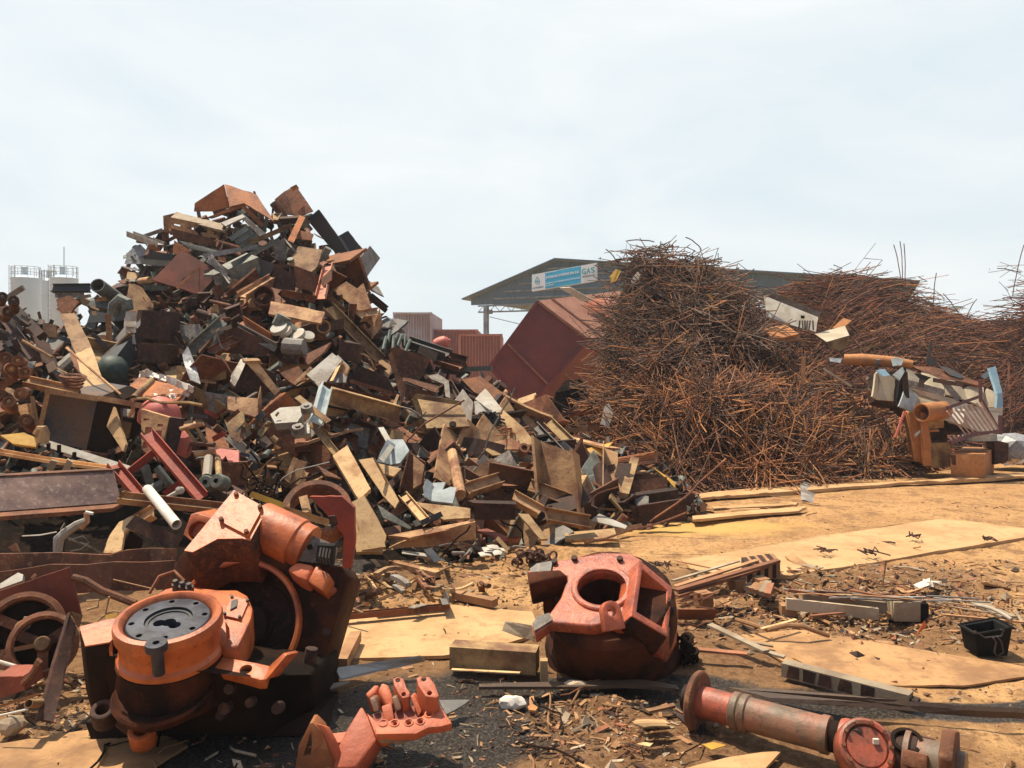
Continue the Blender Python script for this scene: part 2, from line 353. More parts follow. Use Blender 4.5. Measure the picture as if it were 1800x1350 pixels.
# ------------------------------------------------------------------ ground
def groundmat():
    m=bpy.data.materials.new('ground'); m.use_nodes=True; t=m.node_tree; l=t.links.new; b=t.nodes['Principled BSDF']; b.inputs['Specular IOR Level'].default_value=.2
    geo=t.nodes.new('ShaderNodeNewGeometry')
    def nz(sc,det=8,ro=.62):
        x=t.nodes.new('ShaderNodeTexNoise'); x.inputs['Scale'].default_value=sc; x.inputs['Detail'].default_value=det; x.inputs['Roughness'].default_value=ro; l(geo.outputs['Position'],x.inputs[0]); return x.outputs[0]
    def rng(v,a,b_,c=0,d=1):
        x=t.nodes.new('ShaderNodeMapRange'); x.interpolation_type='SMOOTHSTEP'; l(v,x.inputs[0])
        for i,q in zip((1,2,3,4),(a,b_,c,d)): x.inputs[i].default_value=q
        return x.outputs[0]
    def mix(f,a,c):
        x=t.nodes.new('ShaderNodeMix'); x.data_type='RGBA'; l(f,x.inputs[0])
        for i,q in((6,a),(7,c)):
            if isinstance(q,tuple): x.inputs[i].default_value=(*q,1)
            else: l(q,x.inputs[i])
        return x.outputs[2]
    def math_(op,a,c):
        x=t.nodes.new('ShaderNodeMath'); x.operation=op
        for i,q in((0,a),(1,c)):
            if isinstance(q,(int,float)): x.inputs[i].default_value=q
            else: l(q,x.inputs[i])
        return x.outputs[0]
    big=nz(.9); med=nz(3.3); fine=nz(26,6,.75); peb=nz(70,3,.6); warp=nz(2.6,8,.7)
    sep=t.nodes.new('ShaderNodeSeparateXYZ'); l(geo.outputs['Position'],sep.inputs[0])
    def stain(cx,cy,rx,ry,soft=.5,rag=1.5):
        a=math_('DIVIDE',math_('SUBTRACT',sep.outputs[0],cx),rx); c=math_('DIVIDE',math_('SUBTRACT',sep.outputs[1],cy),ry)
        d=math_('SQRT',math_('ADD',math_('MULTIPLY',a,a),math_('MULTIPLY',c,c)),0)
        d=math_('ADD',d,math_('MULTIPLY',math_('SUBTRACT',warp,.5),rag)); return rng(d,1.1,1.1-soft,0,1)
    c=mix(rng(big,.42,.6),(.5,.29,.125),(.41,.225,.095))
    c=mix(rng(med,.5,.62),c,(.3,.165,.075))
    c=mix(rng(fine,.5,.66),c,(.2,.105,.045)); c=mix(rng(nz(9,6,.7),.54,.68),c,(.24,.13,.06))
    c=mix(rng(fine,.45,.3),c,(.55,.37,.19))
    for a in ((-.2,4.6,2.2,1.1),(1.7,5.1,1.9,.75),(2.4,6.3,1.9,.7),(.5,3.9,1.6,.7),(-3.2,5,2,1.8),(-1.6,6.3,1.6,.5),(1.0,3.55,1.3,.5)):
        c=mix(math_('MULTIPLY',stain(*a),.85),c,mix(rng(fine,.4,.62),(.135,.068,.03),(.25,.14,.07)))
    c=mix(stain(1.9,8.4,1.4,.5,.7),c,(.56,.34,.11))
    oil=None
    for a in ((-1.15,3.7,1.15,.62,.35),(-.35,3.65,.6,.3,.35),(.55,4.28,.85,.16,.3),(1.35,4.05,.8,.2,.3),(-.35,4.1,.7,.4,.4),(2.6,3.95,1.2,.12,.3),(-2.1,6.7,1.3,.6,.4)):
        s_=stain(*a,1.0); oil=s_ if oil is None else math_('MAXIMUM',oil,s_)
    c=mix(oil,c,mix(rng(peb,.48,.62),(.026,.02,.016),(.085,.07,.056)))
    l(c,b.inputs['Base Color']); l(rng(oil,0,1,.95,.38),b.inputs['Roughness'])
    bp=t.nodes.new('ShaderNodeBump'); bp.inputs['Strength'].default_value=1; bp.inputs['Distance'].default_value=.02
    h=math_('ADD',math_('MULTIPLY',fine,1.0),math_('MULTIPLY',peb,.5)); l(h,bp.inputs['Height']); l(bp.outputs[0],b.inputs['Normal']); return m
def axis(a,b,s,grow,lim):
    xs=list(np.arange(a,b,s)); st=s
    while xs[-1]<lim: st*=grow; xs.append(xs[-1]+st)
    st=s; lo=[a]
    while lo[-1]>-lim: st*=grow; lo.append(lo[-1]-st)
    return np.array(lo[:0:-1]+xs)
gx=axis(-3.2,5.2,.022,1.09,600); gy=axis(2.9,8.2,.024,1.06,900); gy=gy[gy>-40]
X,Y=np.meshgrid(gx,gy)
def gheight(X,Y):
    X=np.asarray(X,float);Y=np.asarray(Y,float)
    e=lambda cx,cy,rx,ry:np.clip(1.3-np.sqrt(((X-cx)/rx)**2+((Y-cy)/ry)**2),0,1)
    near=np.clip((14-Y)/6,0,1)
    rub=np.clip(e(2.3,6.1,1.7,.55)+e(.1,4.0,.7,.35)*.6+e(.3,7,1.2,.5)*.7+e(3,5.2,1.2,.3)*.8+e(-1.9,5.6,2,1.2)*.5+e(-.3,6.2,.9,.35)*.6,0,1)
    z=fbm(X*.45,Y*.45,3)*.03+near*(fbm(X*3,Y*3,4)*.018+fbm(X*13,Y*13,3)*.008)+0.02*near*fbm(X*.5+5,Y*2.6,3)+rub*near*(fbm(X*4+3,Y*4,4)*.11+np.abs(fbm(X*11+9,Y*11,3))*.05)
    return z-.004
Z=gheight(X,Y); nx,ny=len(gx),len(gy)
def gz(x,y): return float(gheight(np.array([x]),np.array([y]))[0])
me=bpy.data.meshes.new('ground'); me.vertices.add(nx*ny); me.vertices.foreach_set('co',np.stack([X,Y,Z],-1).astype(np.float32).ravel())
ii=(np.arange(ny-1)[:,None]*nx+np.arange(nx-1)[None,:]).ravel(); q=np.stack([ii,ii+1,ii+nx+1,ii+nx],-1).astype(np.int32)
me.loops.add(q.size); me.loops.foreach_set('vertex_index',q.ravel()); me.polygons.add(len(q)); me.polygons.foreach_set('loop_start',(np.arange(len(q))*4).astype(np.int32)); me.update(); me.validate(); me.shade_smooth()
me.materials.append(groundmat()); go=bpy.data.objects.new('ground',me); COL.objects.link(go); go['kind']='structure'
# ------------------------------------------------------------------ heap bodies
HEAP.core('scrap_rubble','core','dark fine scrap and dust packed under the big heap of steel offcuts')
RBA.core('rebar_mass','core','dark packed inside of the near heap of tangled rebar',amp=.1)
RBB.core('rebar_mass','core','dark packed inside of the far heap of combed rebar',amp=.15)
# ------------------------------------------------------------------ rebar
def bar(mb,c,dr,L_,r,bend=.2,k=4,rng=R,hook=.0):
    dr=dr.normalized(); up=V(rng.gauss(0,1),rng.gauss(0,1),rng.gauss(0,1)); s=dr.cross(up)
    if s.length<.01: s=V(0,0,1)
    s.normalize(); n=rng.choice((2,3,4,5)); pts=[]
    for j in range(n+1):
        t=j/n-.5; pts.append(c+dr*(t*L_)+s*(bend*L_*(.25-t*t)*rng.uniform(.6,1.3)))
    if rng.random()<hook:
        pts.append(pts[-1]+(s*.8-dr*.3)*L_*.18)
    tube(mb,pts,r,k,cap=False); return mb
def randdir(): 
    v=V(R.gauss(0,1),R.gauss(0,1),R.gauss(0,1)); return v.normalized()
def heapdir(m,px,py,flat=.6,along=None):
    d=m.surf(px,py); dx=V(1,0,0); up=V(0,.75,.66); th=R.uniform(0,2*math.pi)
    if along is not None: th=along+R.gauss(0,.28)
    v=dx*math.cos(th)+up*math.sin(th)+V(0,-.66,.75)*R.gauss(0,.35)
    return v.normalized()
def hollow(px,py):
    q=mnoise.noise(V(px/55,py/38,3.3))+.5*mnoise.noise(V(px/22,py/17,7.7))
    for (cx,cy,rx,ry) in ((1110,650,55,26),(1250,655,90,22),(1385,770,30,50),(1180,520,40,20),(1330,620,60,18),(1075,760,30,40),(1300,790,30,25)):
        k=1-((px-cx)/rx)**2-((py-cy)/ry)**2
        if k>0: q-=k*.75
    return q
def fillbars(m,n,x0,x1,mats,Lr,rr,along=None,off=.05,bend=.22,hook=.1,ylim=None):
    mbs=[MB() for _ in mats]
    for i in range(n):
        px=R.uniform(x0,x1); ys=float(np.interp(px,m.rx,m.ry)); yf=float(np.interp(px,m.fx,m.fy))
        py=ys+(yf-ys)*(R.random()**.85)
        h=hollow(px,py)
        if h<R.uniform(-.4,.12)-(.2 if m is RBB else 0): continue
        if ylim and not ylim(px,py): continue
        d=m.surf(px,py)-R.uniform(-.04,off*2.2)-max(-.15,h*.7 if m is RBA else h*.5); c=P(px,py,d); al=along(px,py) if along else None
        L_=R.uniform(*Lr)*(1.25 if R.random()<.15 else 1)
        v=heapdir(m,px,py,along=al)
        if py<ys+30: v.z*=.35; v.normalize(); L_*=.8
        if c.z-abs(v.z)*L_/2<.01: c.z=.01+abs(v.z)*L_/2
        bar(mbs[R.choices(range(len(mats)),[2.4,2.8,.6,1.6] if (m is RBA and py<640) else ([2.2,.8,3.2,1.2] if m is RBA else [3,2,.7,1.8]))[0]],c,v,L_,R.uniform(*rr),R.uniform(0,bend),hook=hook)
    return mbs
ra=['rebar','rebargrey','rebarorange','rebardark']
def upper(px,py): return True
mbs=fillbars(RBA,14000,1035,1420,ra,(.35,1.5),(.0045,.0095),off=.1,bend=.75,hook=.25)
mb2=fillbars(RBA,2400,1380,1640,ra,(.3,1.1),(.005,.011),off=.08,bend=.35,hook=.12)
for a,b in zip(mbs,mb2): a.add(b.v,b.f)
for mb,mn in zip(mbs,ra): build('rebar_tangle',mb,mn,label='tangle of thin %s rods covering the near rebar heap'%{'rebar':'brown','rebargrey':'grey brown','rebarorange':'orange rust','rebardark':'dark brown'}[mn],kind='stuff',origin=(0,0,0))
def flow(px,py):
    return float(np.interp(px,[1340,1480,1560,1650,1750,1850],[.45,.15,-.35,-.5,.1,.5]))+ (0 if py<620 else R.gauss(0,.4))
rb=['rebarred','rebar','rebarorange','rebardark']
mbs=fillbars(RBB,12500,1320,1900,rb,(.9,2.8),(.0045,.009),along=flow,off=.12,bend=.12,hook=.03)
for mb,mn in zip(mbs,rb): build('rebar_tangle',mb,mn,label='long combed %s rods covering the far rebar heap'%{'rebar':'brown','rebargrey':'grey brown','rebarorange':'orange rust','rebarred':'red brown','rebardark':'dark brown'}[mn],kind='stuff',origin=(0,0,0))
# individual bars
protos=[]
for i in range(14):
    mb=MB(); bar(mb,V(0,0,0),V(1,0,0),1,.008,R.uniform(0,.4),k=5,hook=.4); me=bpy.data.meshes.new('rebar_rod'); me.from_pydata(mb.v,[],mb.f); me.materials.append(M(ra[i%4])); me.update(); protos.append(me)
def rod(c,v,L_,label,group,thick=1.0,pi=None):
    me=protos[R.randrange(14) if pi is None else pi]; o=bpy.data.objects.new('rebar_rod',me); COL.objects.link(o); o.location=c; o.rotation_mode='QUATERNION'; o.rotation_quaternion=v.to_track_quat('X','Z'); o.scale=(L_,thick,thick); return setp(o,label,'rebar rod',group)
def zone(px,py):
    if px<1190: a='left shoulder' if py<600 else 'left foot'
    elif px<1330: a='domed top' if py<560 else ('middle' if py<700 else 'bulging foot')
    else: a='right slope' if py<690 else 'low right end'
    return a
for i in range(170):
    px=R.uniform(1045,1400) if i<120 else R.uniform(1390,1630); ys=float(np.interp(px,RBA.rx,RBA.ry)); yf=float(np.interp(px,RBA.fx,RBA.fy)); py=ys+(yf-ys)*(R.random()**.8)
    d=RBA.surf(px,py)-R.uniform(.1,.2); v=heapdir(RBA,px,py); L_=R.uniform(.6,1.2); c=P(px,py,d); c.z=max(c.z,.02+abs(v.z)*L_/2)
    z_=zone(px,py)
    rod(c,v,L_,'loose rusty rebar rod lying on the %s of the near tangled rebar heap'%z_,'loose rods on the %s of the near rebar heap'%z_,R.uniform(.8,1.2))
for px in np.linspace(1062,1350,22):   # ends sticking out of the skyline
    px+=R.uniform(-4,4); ys=float(np.interp(px,RBA.rx,RBA.ry)); v=V(R.gauss(0,1)+(px-1190)/110,R.gauss(0,.4),R.uniform(.0,.5)).normalized(); c=P(px,ys+30,14.6)
    rod(c,v,R.uniform(.6,.95),'rusty rebar rod end sticking out of the domed top skyline of near heap','rod ends on the near heap skyline',R.uniform(.7,1.0))
for i in range(70):
    px=R.uniform(1370,1800); ys=float(np.interp(px,RBB.rx,RBB.ry)); py=ys+R.random()**1.3*150; d=RBB.surf(px,py)-.2; th=flow(px,py)+R.gauss(0,.3); v=V(math.cos(th),.6*math.sin(th),.7*math.sin(th)+R.gauss(0,.2)).normalized()
    rod(P(px,py,d),v,R.uniform(1.2,2.4),'long thin rusty rod on the combed far rebar heap behind the crushed car body','long rods on the far rebar heap',R.uniform(.9,1.3))
for (a,b,lab) in (((1583,492),(1571,430),'leftmost of the thin rods standing upright behind the far heap'),((1586,494),(1582,424),'middle of the thin upright rods rising behind the far heap'),((1590,520),(1589,428),'rightmost of the thin rods clustered upright behind the far heap'),((1641,545),(1646,480),'lone thin rod standing upright right of the upright cluster'),((1690,560),(1658,516),'thin rod leaning left on the skyline saddle of the far heap'),((1700,556),(1717,526),'short thin rod leaning right on the skyline saddle'),((1795,480),(1753,472),'thin bent rod reaching left from the spiky heap at right edge'),((1665,560),(1600,512),'long thin rod sloping down right over the skyline shoulder'),((1090,470),(1065,438),'dark rod leaning left above the cream board and tilted red container'),((1150,425),(1100,424),'rod poking left off the domed top of the near heap'),((1232,437),(1205,417),'curled rod at the highest point of the near heap'),((1780,520),(1800,430),'steep thin rod on the spiky heap at the right edge')):
    p0,p1=P(*a,19 if a[0]>1300 else 14.6),P(*b,19 if a[0]>1300 else 14.6); rod((p0+p1)/2,p1-p0,(p1-p0).length,lab,'rods standing out against the sky',1.3,0)
for i in range(40):
    a=R.uniform(1765,1810); b=R.uniform(440,560); c=P(a,b+20,19); v=V(R.gauss(-.5,.9),R.gauss(0,.3),R.gauss(.5,.5)).normalized(); 
    if i<14: rod(c,v,R.uniform(.5,1.0),'thin wiry rod in the spiky heap cut by the right picture edge','wiry rods at the right edge',.7)
# rods with square washers at the low right end
mb=MB()
for i in range(420):
    px=R.uniform(1370,1640); yt=float(np.interp(px,[1370,1420,1500,1560,1640],[800,740,700,720,790])); py=R.uniform(yt,845); d=RBA.surf(px,min(py,float(np.interp(px,RBA.fx,RBA.fy))-2))-R.uniform(.02,.22); c=P(px,py,d); v=heapdir(RBA,px,py); L_=R.uniform(.3,.7); c.z=max(c.z,.02+abs(v.z)*L_/2); bar(mb,c,v,L_,R.uniform(.010,.016),.03,k=5)
mb.smooth=True
build('rod_litter',mb,'rebarorange',label='short straight anchor rods strewn thickly over the low right heap end',kind='stuff',origin=(0,0,0))
for i in range(60):
    px=R.uniform(1385,1645); yt=float(np.interp(px,[1395,1460,1640],[800,740,800])); py=R.uniform(yt,846); d=RBA.surf(px,min(py,float(np.interp(px,RBA.fx,RBA.fy))-2))-.25; c=P(px,py,d); v=heapdir(RBA,px,py); L_=R.uniform(.35,.6); c.z=max(c.z,.06)
    b=V(0,0,1).cross(v).normalized(); e=c+v*(L_/2); e.z=max(e.z,.06)
    rt=root('anchor_rod',c,'rusty anchor rod with a square end plate on the low right heap end','anchor rod','anchor rods with square plates')
    mb=MB(); tube(mb,[c-v*(L_/2),e],.013,6); build('rod',mb,'rebar',rt)
    u=v.cross(b); mb=MB(); s=R.uniform(.05,.085); prism(mb,[e+b*s+u*s,e-b*s+u*s,e-b*s-u*s,e+b*s-u*s],v*.012); build('end_plate',mb,R.choice(('tan','rust','pale')),rt)
# ------------------------------------------------------------------ background
def silo(x0,x1,ytop,d,label,tank=True):
    cx=(x0+x1)/2; r=(x1-x0)/2/F*d; c=P(cx,HZ,d); c.z=0; top=CH+(HZ-ytop)/F*d
    rt=root('storage_silo',c,label,'silo','pale silos behind the heap')
    mb=MB(); lathe(mb,c,(0,0,1),[(0,1.0),(r*.3,1.0),(r,2.2),(r,top-.25),(r*1.015,top-.25),(r*1.015,top-.1),(r,top-.1),(r*.5,top+.12),(0,top+.2)],36); build('tank',mb,'silo',rt)
    for k in range(4):
        mb=MB(); a=math.pi/4+k*math.pi/2; box(mb,c+V(math.cos(a)*r*.8,math.sin(a)*r*.8,1.1),.18,.18,2.2); build('leg',mb,'shedpost',rt)
    mb=MB()
    for k in range(14):
        a=2*math.pi*k/14; q=c+V(math.cos(a)*r*.97,math.sin(a)*r*.97,top-.1); tube(mb,[q,q+V(0,0,.85)],.018,4)
    for h in(.42,.83): tube(mb,[c+V(math.cos(2*math.pi*k/28)*r*.97,math.sin(2*math.pi*k/28)*r*.97,top-.1+h) for k in range(29)],.018,4)
    build('railing',mb,'shedpost',rt)
    mb=MB(); lathe(mb,c+V(-r*.1,0,top),(0,0,1),[(r*.2,0),(r*.2,.75),(0,.85)],14); build('filter',mb,'silo',rt)
    mb=MB(); 
    for k in(-1,1): tube(mb,[c+V(-r*.5+k*.2,-r*.9,1),c+V(-r*.5+k*.2,-r*.9,top+.8)],.025,4)
    for k in range(int(top/.35)): tube(mb,[c+V(-r*.5-.2,-r*.9,1+k*.35),c+V(-r*.5+.2,-r*.9,1+k*.35)],.015,4)
    build('ladder',mb,'shedpost',rt)
    return rt,c,r,top
silo(22,69,487,60,'leftmost pale grey silo with railing and round filter on top')
silo(74,98,492,66,'narrow pale silo half hidden between the two wider silos')
s,c,r,top=silo(90,135,487,58,'right pale grey silo carrying a thin antenna mast')
mb=MB(); tube(mb,[c+V(.0,0,top),c+V(.0,0,top+2.2)],.03,5); build('antenna',mb,'shedpost',s)
def container(x0,x1,ytop,d,z0,m,label,depth=6.0,yaw=0):
    pa,pb=P(x0,HZ,d),P(x1,HZ,d); W=pb.x-pa.x; H=CH+(HZ-ytop)/F*d-z0; c=V((pa.x+pb.x)/2,d,z0)
    rt=root('shipping_container',c,label,'container','shipping containers behind the heap'); mb=MB()
    n=13; pts=[]; y=0
    for i in range(n):
        a=pa.x+.1+(W-.2)*i/n; st=(W-.2)/n
        pts+=[(a,.0),(a+st*.3,.09),(a+st*.55,.09),(a+st*.85,0)]
    o=[V(x,d+.03+yy,z0+.12) for x,yy in pts]; vs=o+[p+V(0,0,H-.22) for p in o]; m_=len(o)
    mb.add(vs,[(i,i+1,i+1+m_,i+m_) for i in range(m_-1)]); build('corrugated_end',mb,m,rt)
    mb=MB()
    for x in(pa.x+.05,pb.x-.05): box(mb,V(x,d+.06,z0+H/2),.1,.12,H)
    box(mb,V(c.x,d+.06,z0+H-.05),W-.2,.118,.1); box(mb,V(c.x,d+.06,z0+.07),W-.2,.118,.14); build('frame',mb,m,rt)
    for x in(pa.x+.075,pb.x-.075):
        for z in(.06,H-.06):
            mb=MB(); box(mb,V(x,d+.05,z0+z),.17,.16,.125); build('corner_casting',mb,m,rt)
    mb=MB(); box(mb,V(c.x,d+.17+depth/2,z0+H/2),W-.03,depth,H-.03); build('box_body',mb,m,rt); return rt
container(691,759,572+57,40,0,'containerred','dull red container hidden under the grey corrugated one')
container(691,759,549,40,2.06,'containergrey','weathered grey corrugated container stacked left of the red ones')
container(760,840,579,41,.35,'containerfar','rusty red corrugated container behind, in the middle of the row')
container(806,883,587,36,.12,'containerfar','nearest rusty red corrugated container left of the tilted red box')
# shed
A=P(828,521,50); Cc=P(1600,493,40); u=(Cc-A); u.z=0; Wd=u.length; u.normalize(); nv=V(-u.y,u.x,0)
if nv.y<0: nv=-nv
tA=(980-900)/F; tt=(tA*A.y-A.x)/(u.x-tA*u.y); AP=A+u*tt; AP.z=CH+(HZ-455)/F*AP.y
ez=A.z; E0=V(A.x,A.y,ez); E1=E0+u*Wd; E1.z=Cc.z; rt=root('open_shed',V(E0.x,E0.y,0),'large open grey metal shed with a gable roof behind the rebar heap','shed')
def slab(mb,a,b,dep,th=.08): 
    prism(mb,[a,b,b+nv*dep,a+nv*dep],V(0,0,-th))
mb=MB(); slab(mb,E0-nv*.5-u*.4-V(0,0,.15),AP-nv*.5,22); slab(mb,AP-nv*.5,E1-nv*.5+u*.4-V(0,0,.05),22); build('roof',mb,'shed',rt)
mb=MB(); nn=int(Wd/.16); up=[];lo=[]
for i in range(nn+1):
    s_=Wd*i/nn; z=np.interp(s_,[0,tt,Wd],[E0.z-.12,AP.z-.12,E1.z-.12]); p=E0+u*s_; q=nv*(.04 if i%2 else 0); up.append(V(p.x,p.y,z)+q); lo.append(V(p.x,p.y,ez-.55)+q)
mb.add(up+lo,[(i,i+1,i+nn+2,i+nn+1) for i in range(nn)]); build('gable_cladding',mb,'shed',rt)
mb=MB()
for h in np.arange(.0,2.2,.42):
    s0=np.interp(h,[-.5,1.95],[0.3,tt]); s1=np.interp(h,[-.5,1.95],[Wd-.5,tt])
    if s1-s0>1: a=E0+u*s0; a.z=ez-.2+h; tube(mb,[a-nv*.06,a+u*(s1-s0)-nv*.06],.05,4)
build('girt',mb,'shedpost',rt)
mb=MB(); z0,z1=ez-.62,ez-1.0; a=E0+u*.5
tube(mb,[V(a.x,a.y,z0),V(a.x,a.y,z0)+u*(Wd-1)],.05,5); tube(mb,[V(a.x,a.y,z1),V(a.x,a.y,z1)+u*(Wd-1)],.05,5)
for i in range(34):
    p=a+u*(i*.75); tube(mb,[V(p.x,p.y,z1),V(p.x,p.y,z0)+u*.375,V(p.x,p.y,z1)+u*.75],.025,4)
build('truss',mb,'shedpost',rt)
for s_ in(1.05,Wd*.5,Wd-1.2):
    for dp in(0,10,20):
        if dp and s_>1.2 and s_<Wd-2: continue
        p=E0+u*s_+nv*dp; mb=MB(); box(mb,V(p.x,p.y,(ez-.6)/2),.26,.26,ez-.6,math.atan2(u.y,u.x)); build('post',mb,'shedpost',rt)
mb=MB(); p=E0+u*1.05; tube(mb,[V(p.x+.2,p.y-.1,ez-1.3),V(p.x+2.2,p.y+.5,ez-1.75),V(p.x+4.5,p.y-.5,ez-1.55),V(p.x+7,p.y-1.2,ez-1.3)],.02,4); build('cable',mb,'shedpost',rt)
mb=MB(); box(mb,V(p.x+.25,p.y-.15,ez-1.0),.3,.25,.25); build('floodlight',mb,'grey',rt)
# sign
def ontosign(px,py):
    t_=((px-900)/F*SG0.y-SG0.x)/(su.x-(px-900)/F*su.y); p=SG0+su*t_; p.z=CH+(HZ-py)/F*p.y; return p
SG0=P(935,498,45.6); SG1=P(1047,478,42.2); su=(SG1-SG0); su.z=0; su.normalize(); sn=V(su.y,-su.x,0)
if sn.y>0: sn=-sn
quad=lambda x0,x1,f:[ontosign(x,y) for x,y in ((x0,483+(462-483)*(x0-935)/112+f),(x1,483+(462-483)*(x1-935)/112+f),(x1,512+(494-512)*(x1-938)/110-f),(x0,512+(494-512)*(x0-938)/110-f))]
c=ontosign(990,490); rt=root('shop_sign',c,'long white and blue signboard with a droplet emblem on the grey shed gable','sign')
mb=MB(); prism(mb,quad(935,1047.5,0),-sn*.12); build('board',mb,'signwhite',rt)
mb=MB(); prism(mb,quad(958.5,1021,1.0),sn*.012); build('blue_panel',mb,'signblue',rt)
TV=ontosign(1,0)
def text(s,x,y,size,m,wid,name,bold=0):
    cu=bpy.data.curves.new('t','FONT'); cu.body=s; cu.size=1; cu.extrude=.01; cu.offset=bold; to=bpy.data.objects.new('t',cu); COL.objects.link(to)
    dg=bpy.context.evaluated_depsgraph_get(); me=to.evaluated_get(dg).to_mesh(); vs=[v.co.copy() for v in me.vertices]; fs=[tuple(p.vertices) for p in me.polygons]; to.evaluated_get(dg).to_mesh_clear(); bpy.data.objects.remove(to); bpy.data.curves.remove(cu)
    a,b=ontosign(x,y),ontosign(x+wid[0],y+wid[1]); ex=b-a; W=max(v.x for v in vs)-min(v.x for v in vs); x0=min(v.x for v in vs); e=ex/W; hz=abs((ontosign(x,y)-ontosign(x,y-size)).z); H=max(v.y for v in vs)
    # one mesh per word: glyph islands parted by gaps wider than a letter space
    par=list(range(len(vs)))
    def fd(i):
        while par[i]!=i: par[i]=par[par[i]]; i=par[i]
        return i
    for f in fs:
        for i in f[1:]: par[fd(i)]=fd(f[0])
    isl={}
    for i in range(len(vs)): isl.setdefault(fd(i),[]).append(i)
    seq=sorted(((min(vs[i].x for i in q),max(vs[i].x for i in q),k) for k,q in isl.items())); words=[]; end=-9
    for lo,hi,k in seq:
        if lo-end>.2: words.append(set())
        words[-1].add(k); end=max(end,hi)
    for wd in words:
        idx=[i for i in range(len(vs)) if fd(i) in wd]; mp_={i:j for j,i in enumerate(idx)}
        mb=MB(); mb.add([a+e*(vs[i].x-x0)+V(0,0,1)*(vs[i].y/H*hz)+sn*(.016+(vs[i].z+.01)*.5) for i in idx],[tuple(mp_[i] for i in f) for f in fs if f[0] in mp_]); build(name,mb,m,rt)
sl=lambda x:-.175*x
for ch_,x_ in(('G',1023.5),('A',1031.3),('S',1039)): text(ch_,x_,482.5+sl(x_-1023.5),9.5,'signteal',(6.6,sl(6.6)),'letter',.02)
text('PETRONAS',1024,488.5,3,'signdark',(21.5,sl(21.5)),'word')
text('PETRONAS',937.2,508.6,3,'signdark',(18.5,sl(18.5)),'word')
text('JAYGEMLANG ENTERPRISE SDN. BHD.',959.8,490,4,'signtext',(59,sl(59)),'word',.01)
text('PENGEDAR GAS',959.8,480.4,1.7,'signtext',(18,sl(18)),'word')
text('MEMBEKAL GAS PERINDUSTRIAN, PERNIAGAAN',959.8,499.5,2,'signtext',(60,sl(60)),'word')
text('DAN DOMESTIK',959.8,503.2,2,'signtext',(14,sl(14)),'word')
# droplet emblem: outlined drop with dot
def dropring(cx,cy,r,m,name,solid=False,tall=2.3):
    pts=[];ptsi=[]
    for i in range(33):
        a=2*math.pi*i/32; k=1.0; x=math.sin(a); y=-math.cos(a); 
        yy=y if y<0.2 else .2+(y-.2)*tall; xx=x*(1 if y<.2 else max(.12,1-(y-.2)*.95))
        pts.append((cx+xx*r,cy-yy*r)); ptsi.append((cx+xx*r*.68,cy-(yy*.78-.03)*r))
    mb=MB()
    if solid: prism(mb,[ontosign(*p)+sn*.02 for p in pts[:-1]],sn*.008)
    else:
        o=[ontosign(*p)+sn*.02 for p in pts]; i_=[ontosign(*p)+sn*.02 for p in ptsi]; n=len(o)
        mb.add(o+i_,[(k,k+1,n+k+1,n+k) for k in range(n-1)])
    build(name,mb,m,rt)
dropring(944.8,495.2,4.6,'signteal','emblem')
mb=MB(); prism(mb,[ontosign(944.8+2.0*math.cos(a),495+2.0*math.sin(a))+sn*.021 for a in np.linspace(0,2*math.pi,15)[:-1]],sn*.008); build('emblem_dot',mb,'signteal',rt)
# tilted red container
a,b,c_,d_=P(945,530,20.2),P(1035,598,20.2),P(924,722,19.6),P(860,645,19.6); e=V(3.0,5.2,.75)
cen=(a+b+c_+d_)/4; rt=root('tipped_container',cen,'big dark red steel container tipped on its corner against the rebar heap','container')
def face(name,q,m,th=.03,par=rt):
    n=(q[1]-q[0]).cross(q[2]-q[0]).normalized(); mb=MB(); prism(mb,q,n*th); return build(name,mb,m,par)
ins=.04
fe=[p+e.normalized()*.03 for p in(a,b,c_,d_)]
face('end_panel',fe,'containerred')
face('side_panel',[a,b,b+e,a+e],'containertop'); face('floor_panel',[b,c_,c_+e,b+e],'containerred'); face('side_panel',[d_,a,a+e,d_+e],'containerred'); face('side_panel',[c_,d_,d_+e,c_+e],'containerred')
for (p,q) in((a,b),(b,c_),(c_,d_),(d_,a)):
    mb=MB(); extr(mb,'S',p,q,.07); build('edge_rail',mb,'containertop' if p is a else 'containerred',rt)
m0,m1=d_.lerp(a,.36),c_.lerp(b,.36); mb=MB(); extr(mb,'S',m0-e.normalized()*.01,m1-e.normalized()*.01,.05); build('seam_rib',mb,'containertop',rt)
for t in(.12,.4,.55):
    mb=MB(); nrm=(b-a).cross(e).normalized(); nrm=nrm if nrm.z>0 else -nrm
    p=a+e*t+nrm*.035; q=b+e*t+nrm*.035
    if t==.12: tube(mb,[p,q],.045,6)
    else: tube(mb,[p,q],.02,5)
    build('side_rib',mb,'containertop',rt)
nrm=(b-a).cross(e).normalized(); nrm=nrm if nrm.z>0 else -nrm
mb=MB(); plate(mb,[a+(b-a)*.30+e*.28+nrm*.06,a+(b-a)*.22+e*.62+nrm*.1,a+(b-a)*.78+e*.72+nrm*.42,a+(b-a)*.86+e*.36+nrm*.12],.015,bend=.05); build('peeled_sheet',mb,'orange',rt,label='peeled back lighter sheet')
mb=MB(); plate(mb,[P(984,506,19.8),P(1003,505,19.9),P(1042,527,20.3),P(1023,530,20.2)],.03); build('cream_board',mb,'white',label='clean cream board lying on the tipped red container',cat='board')
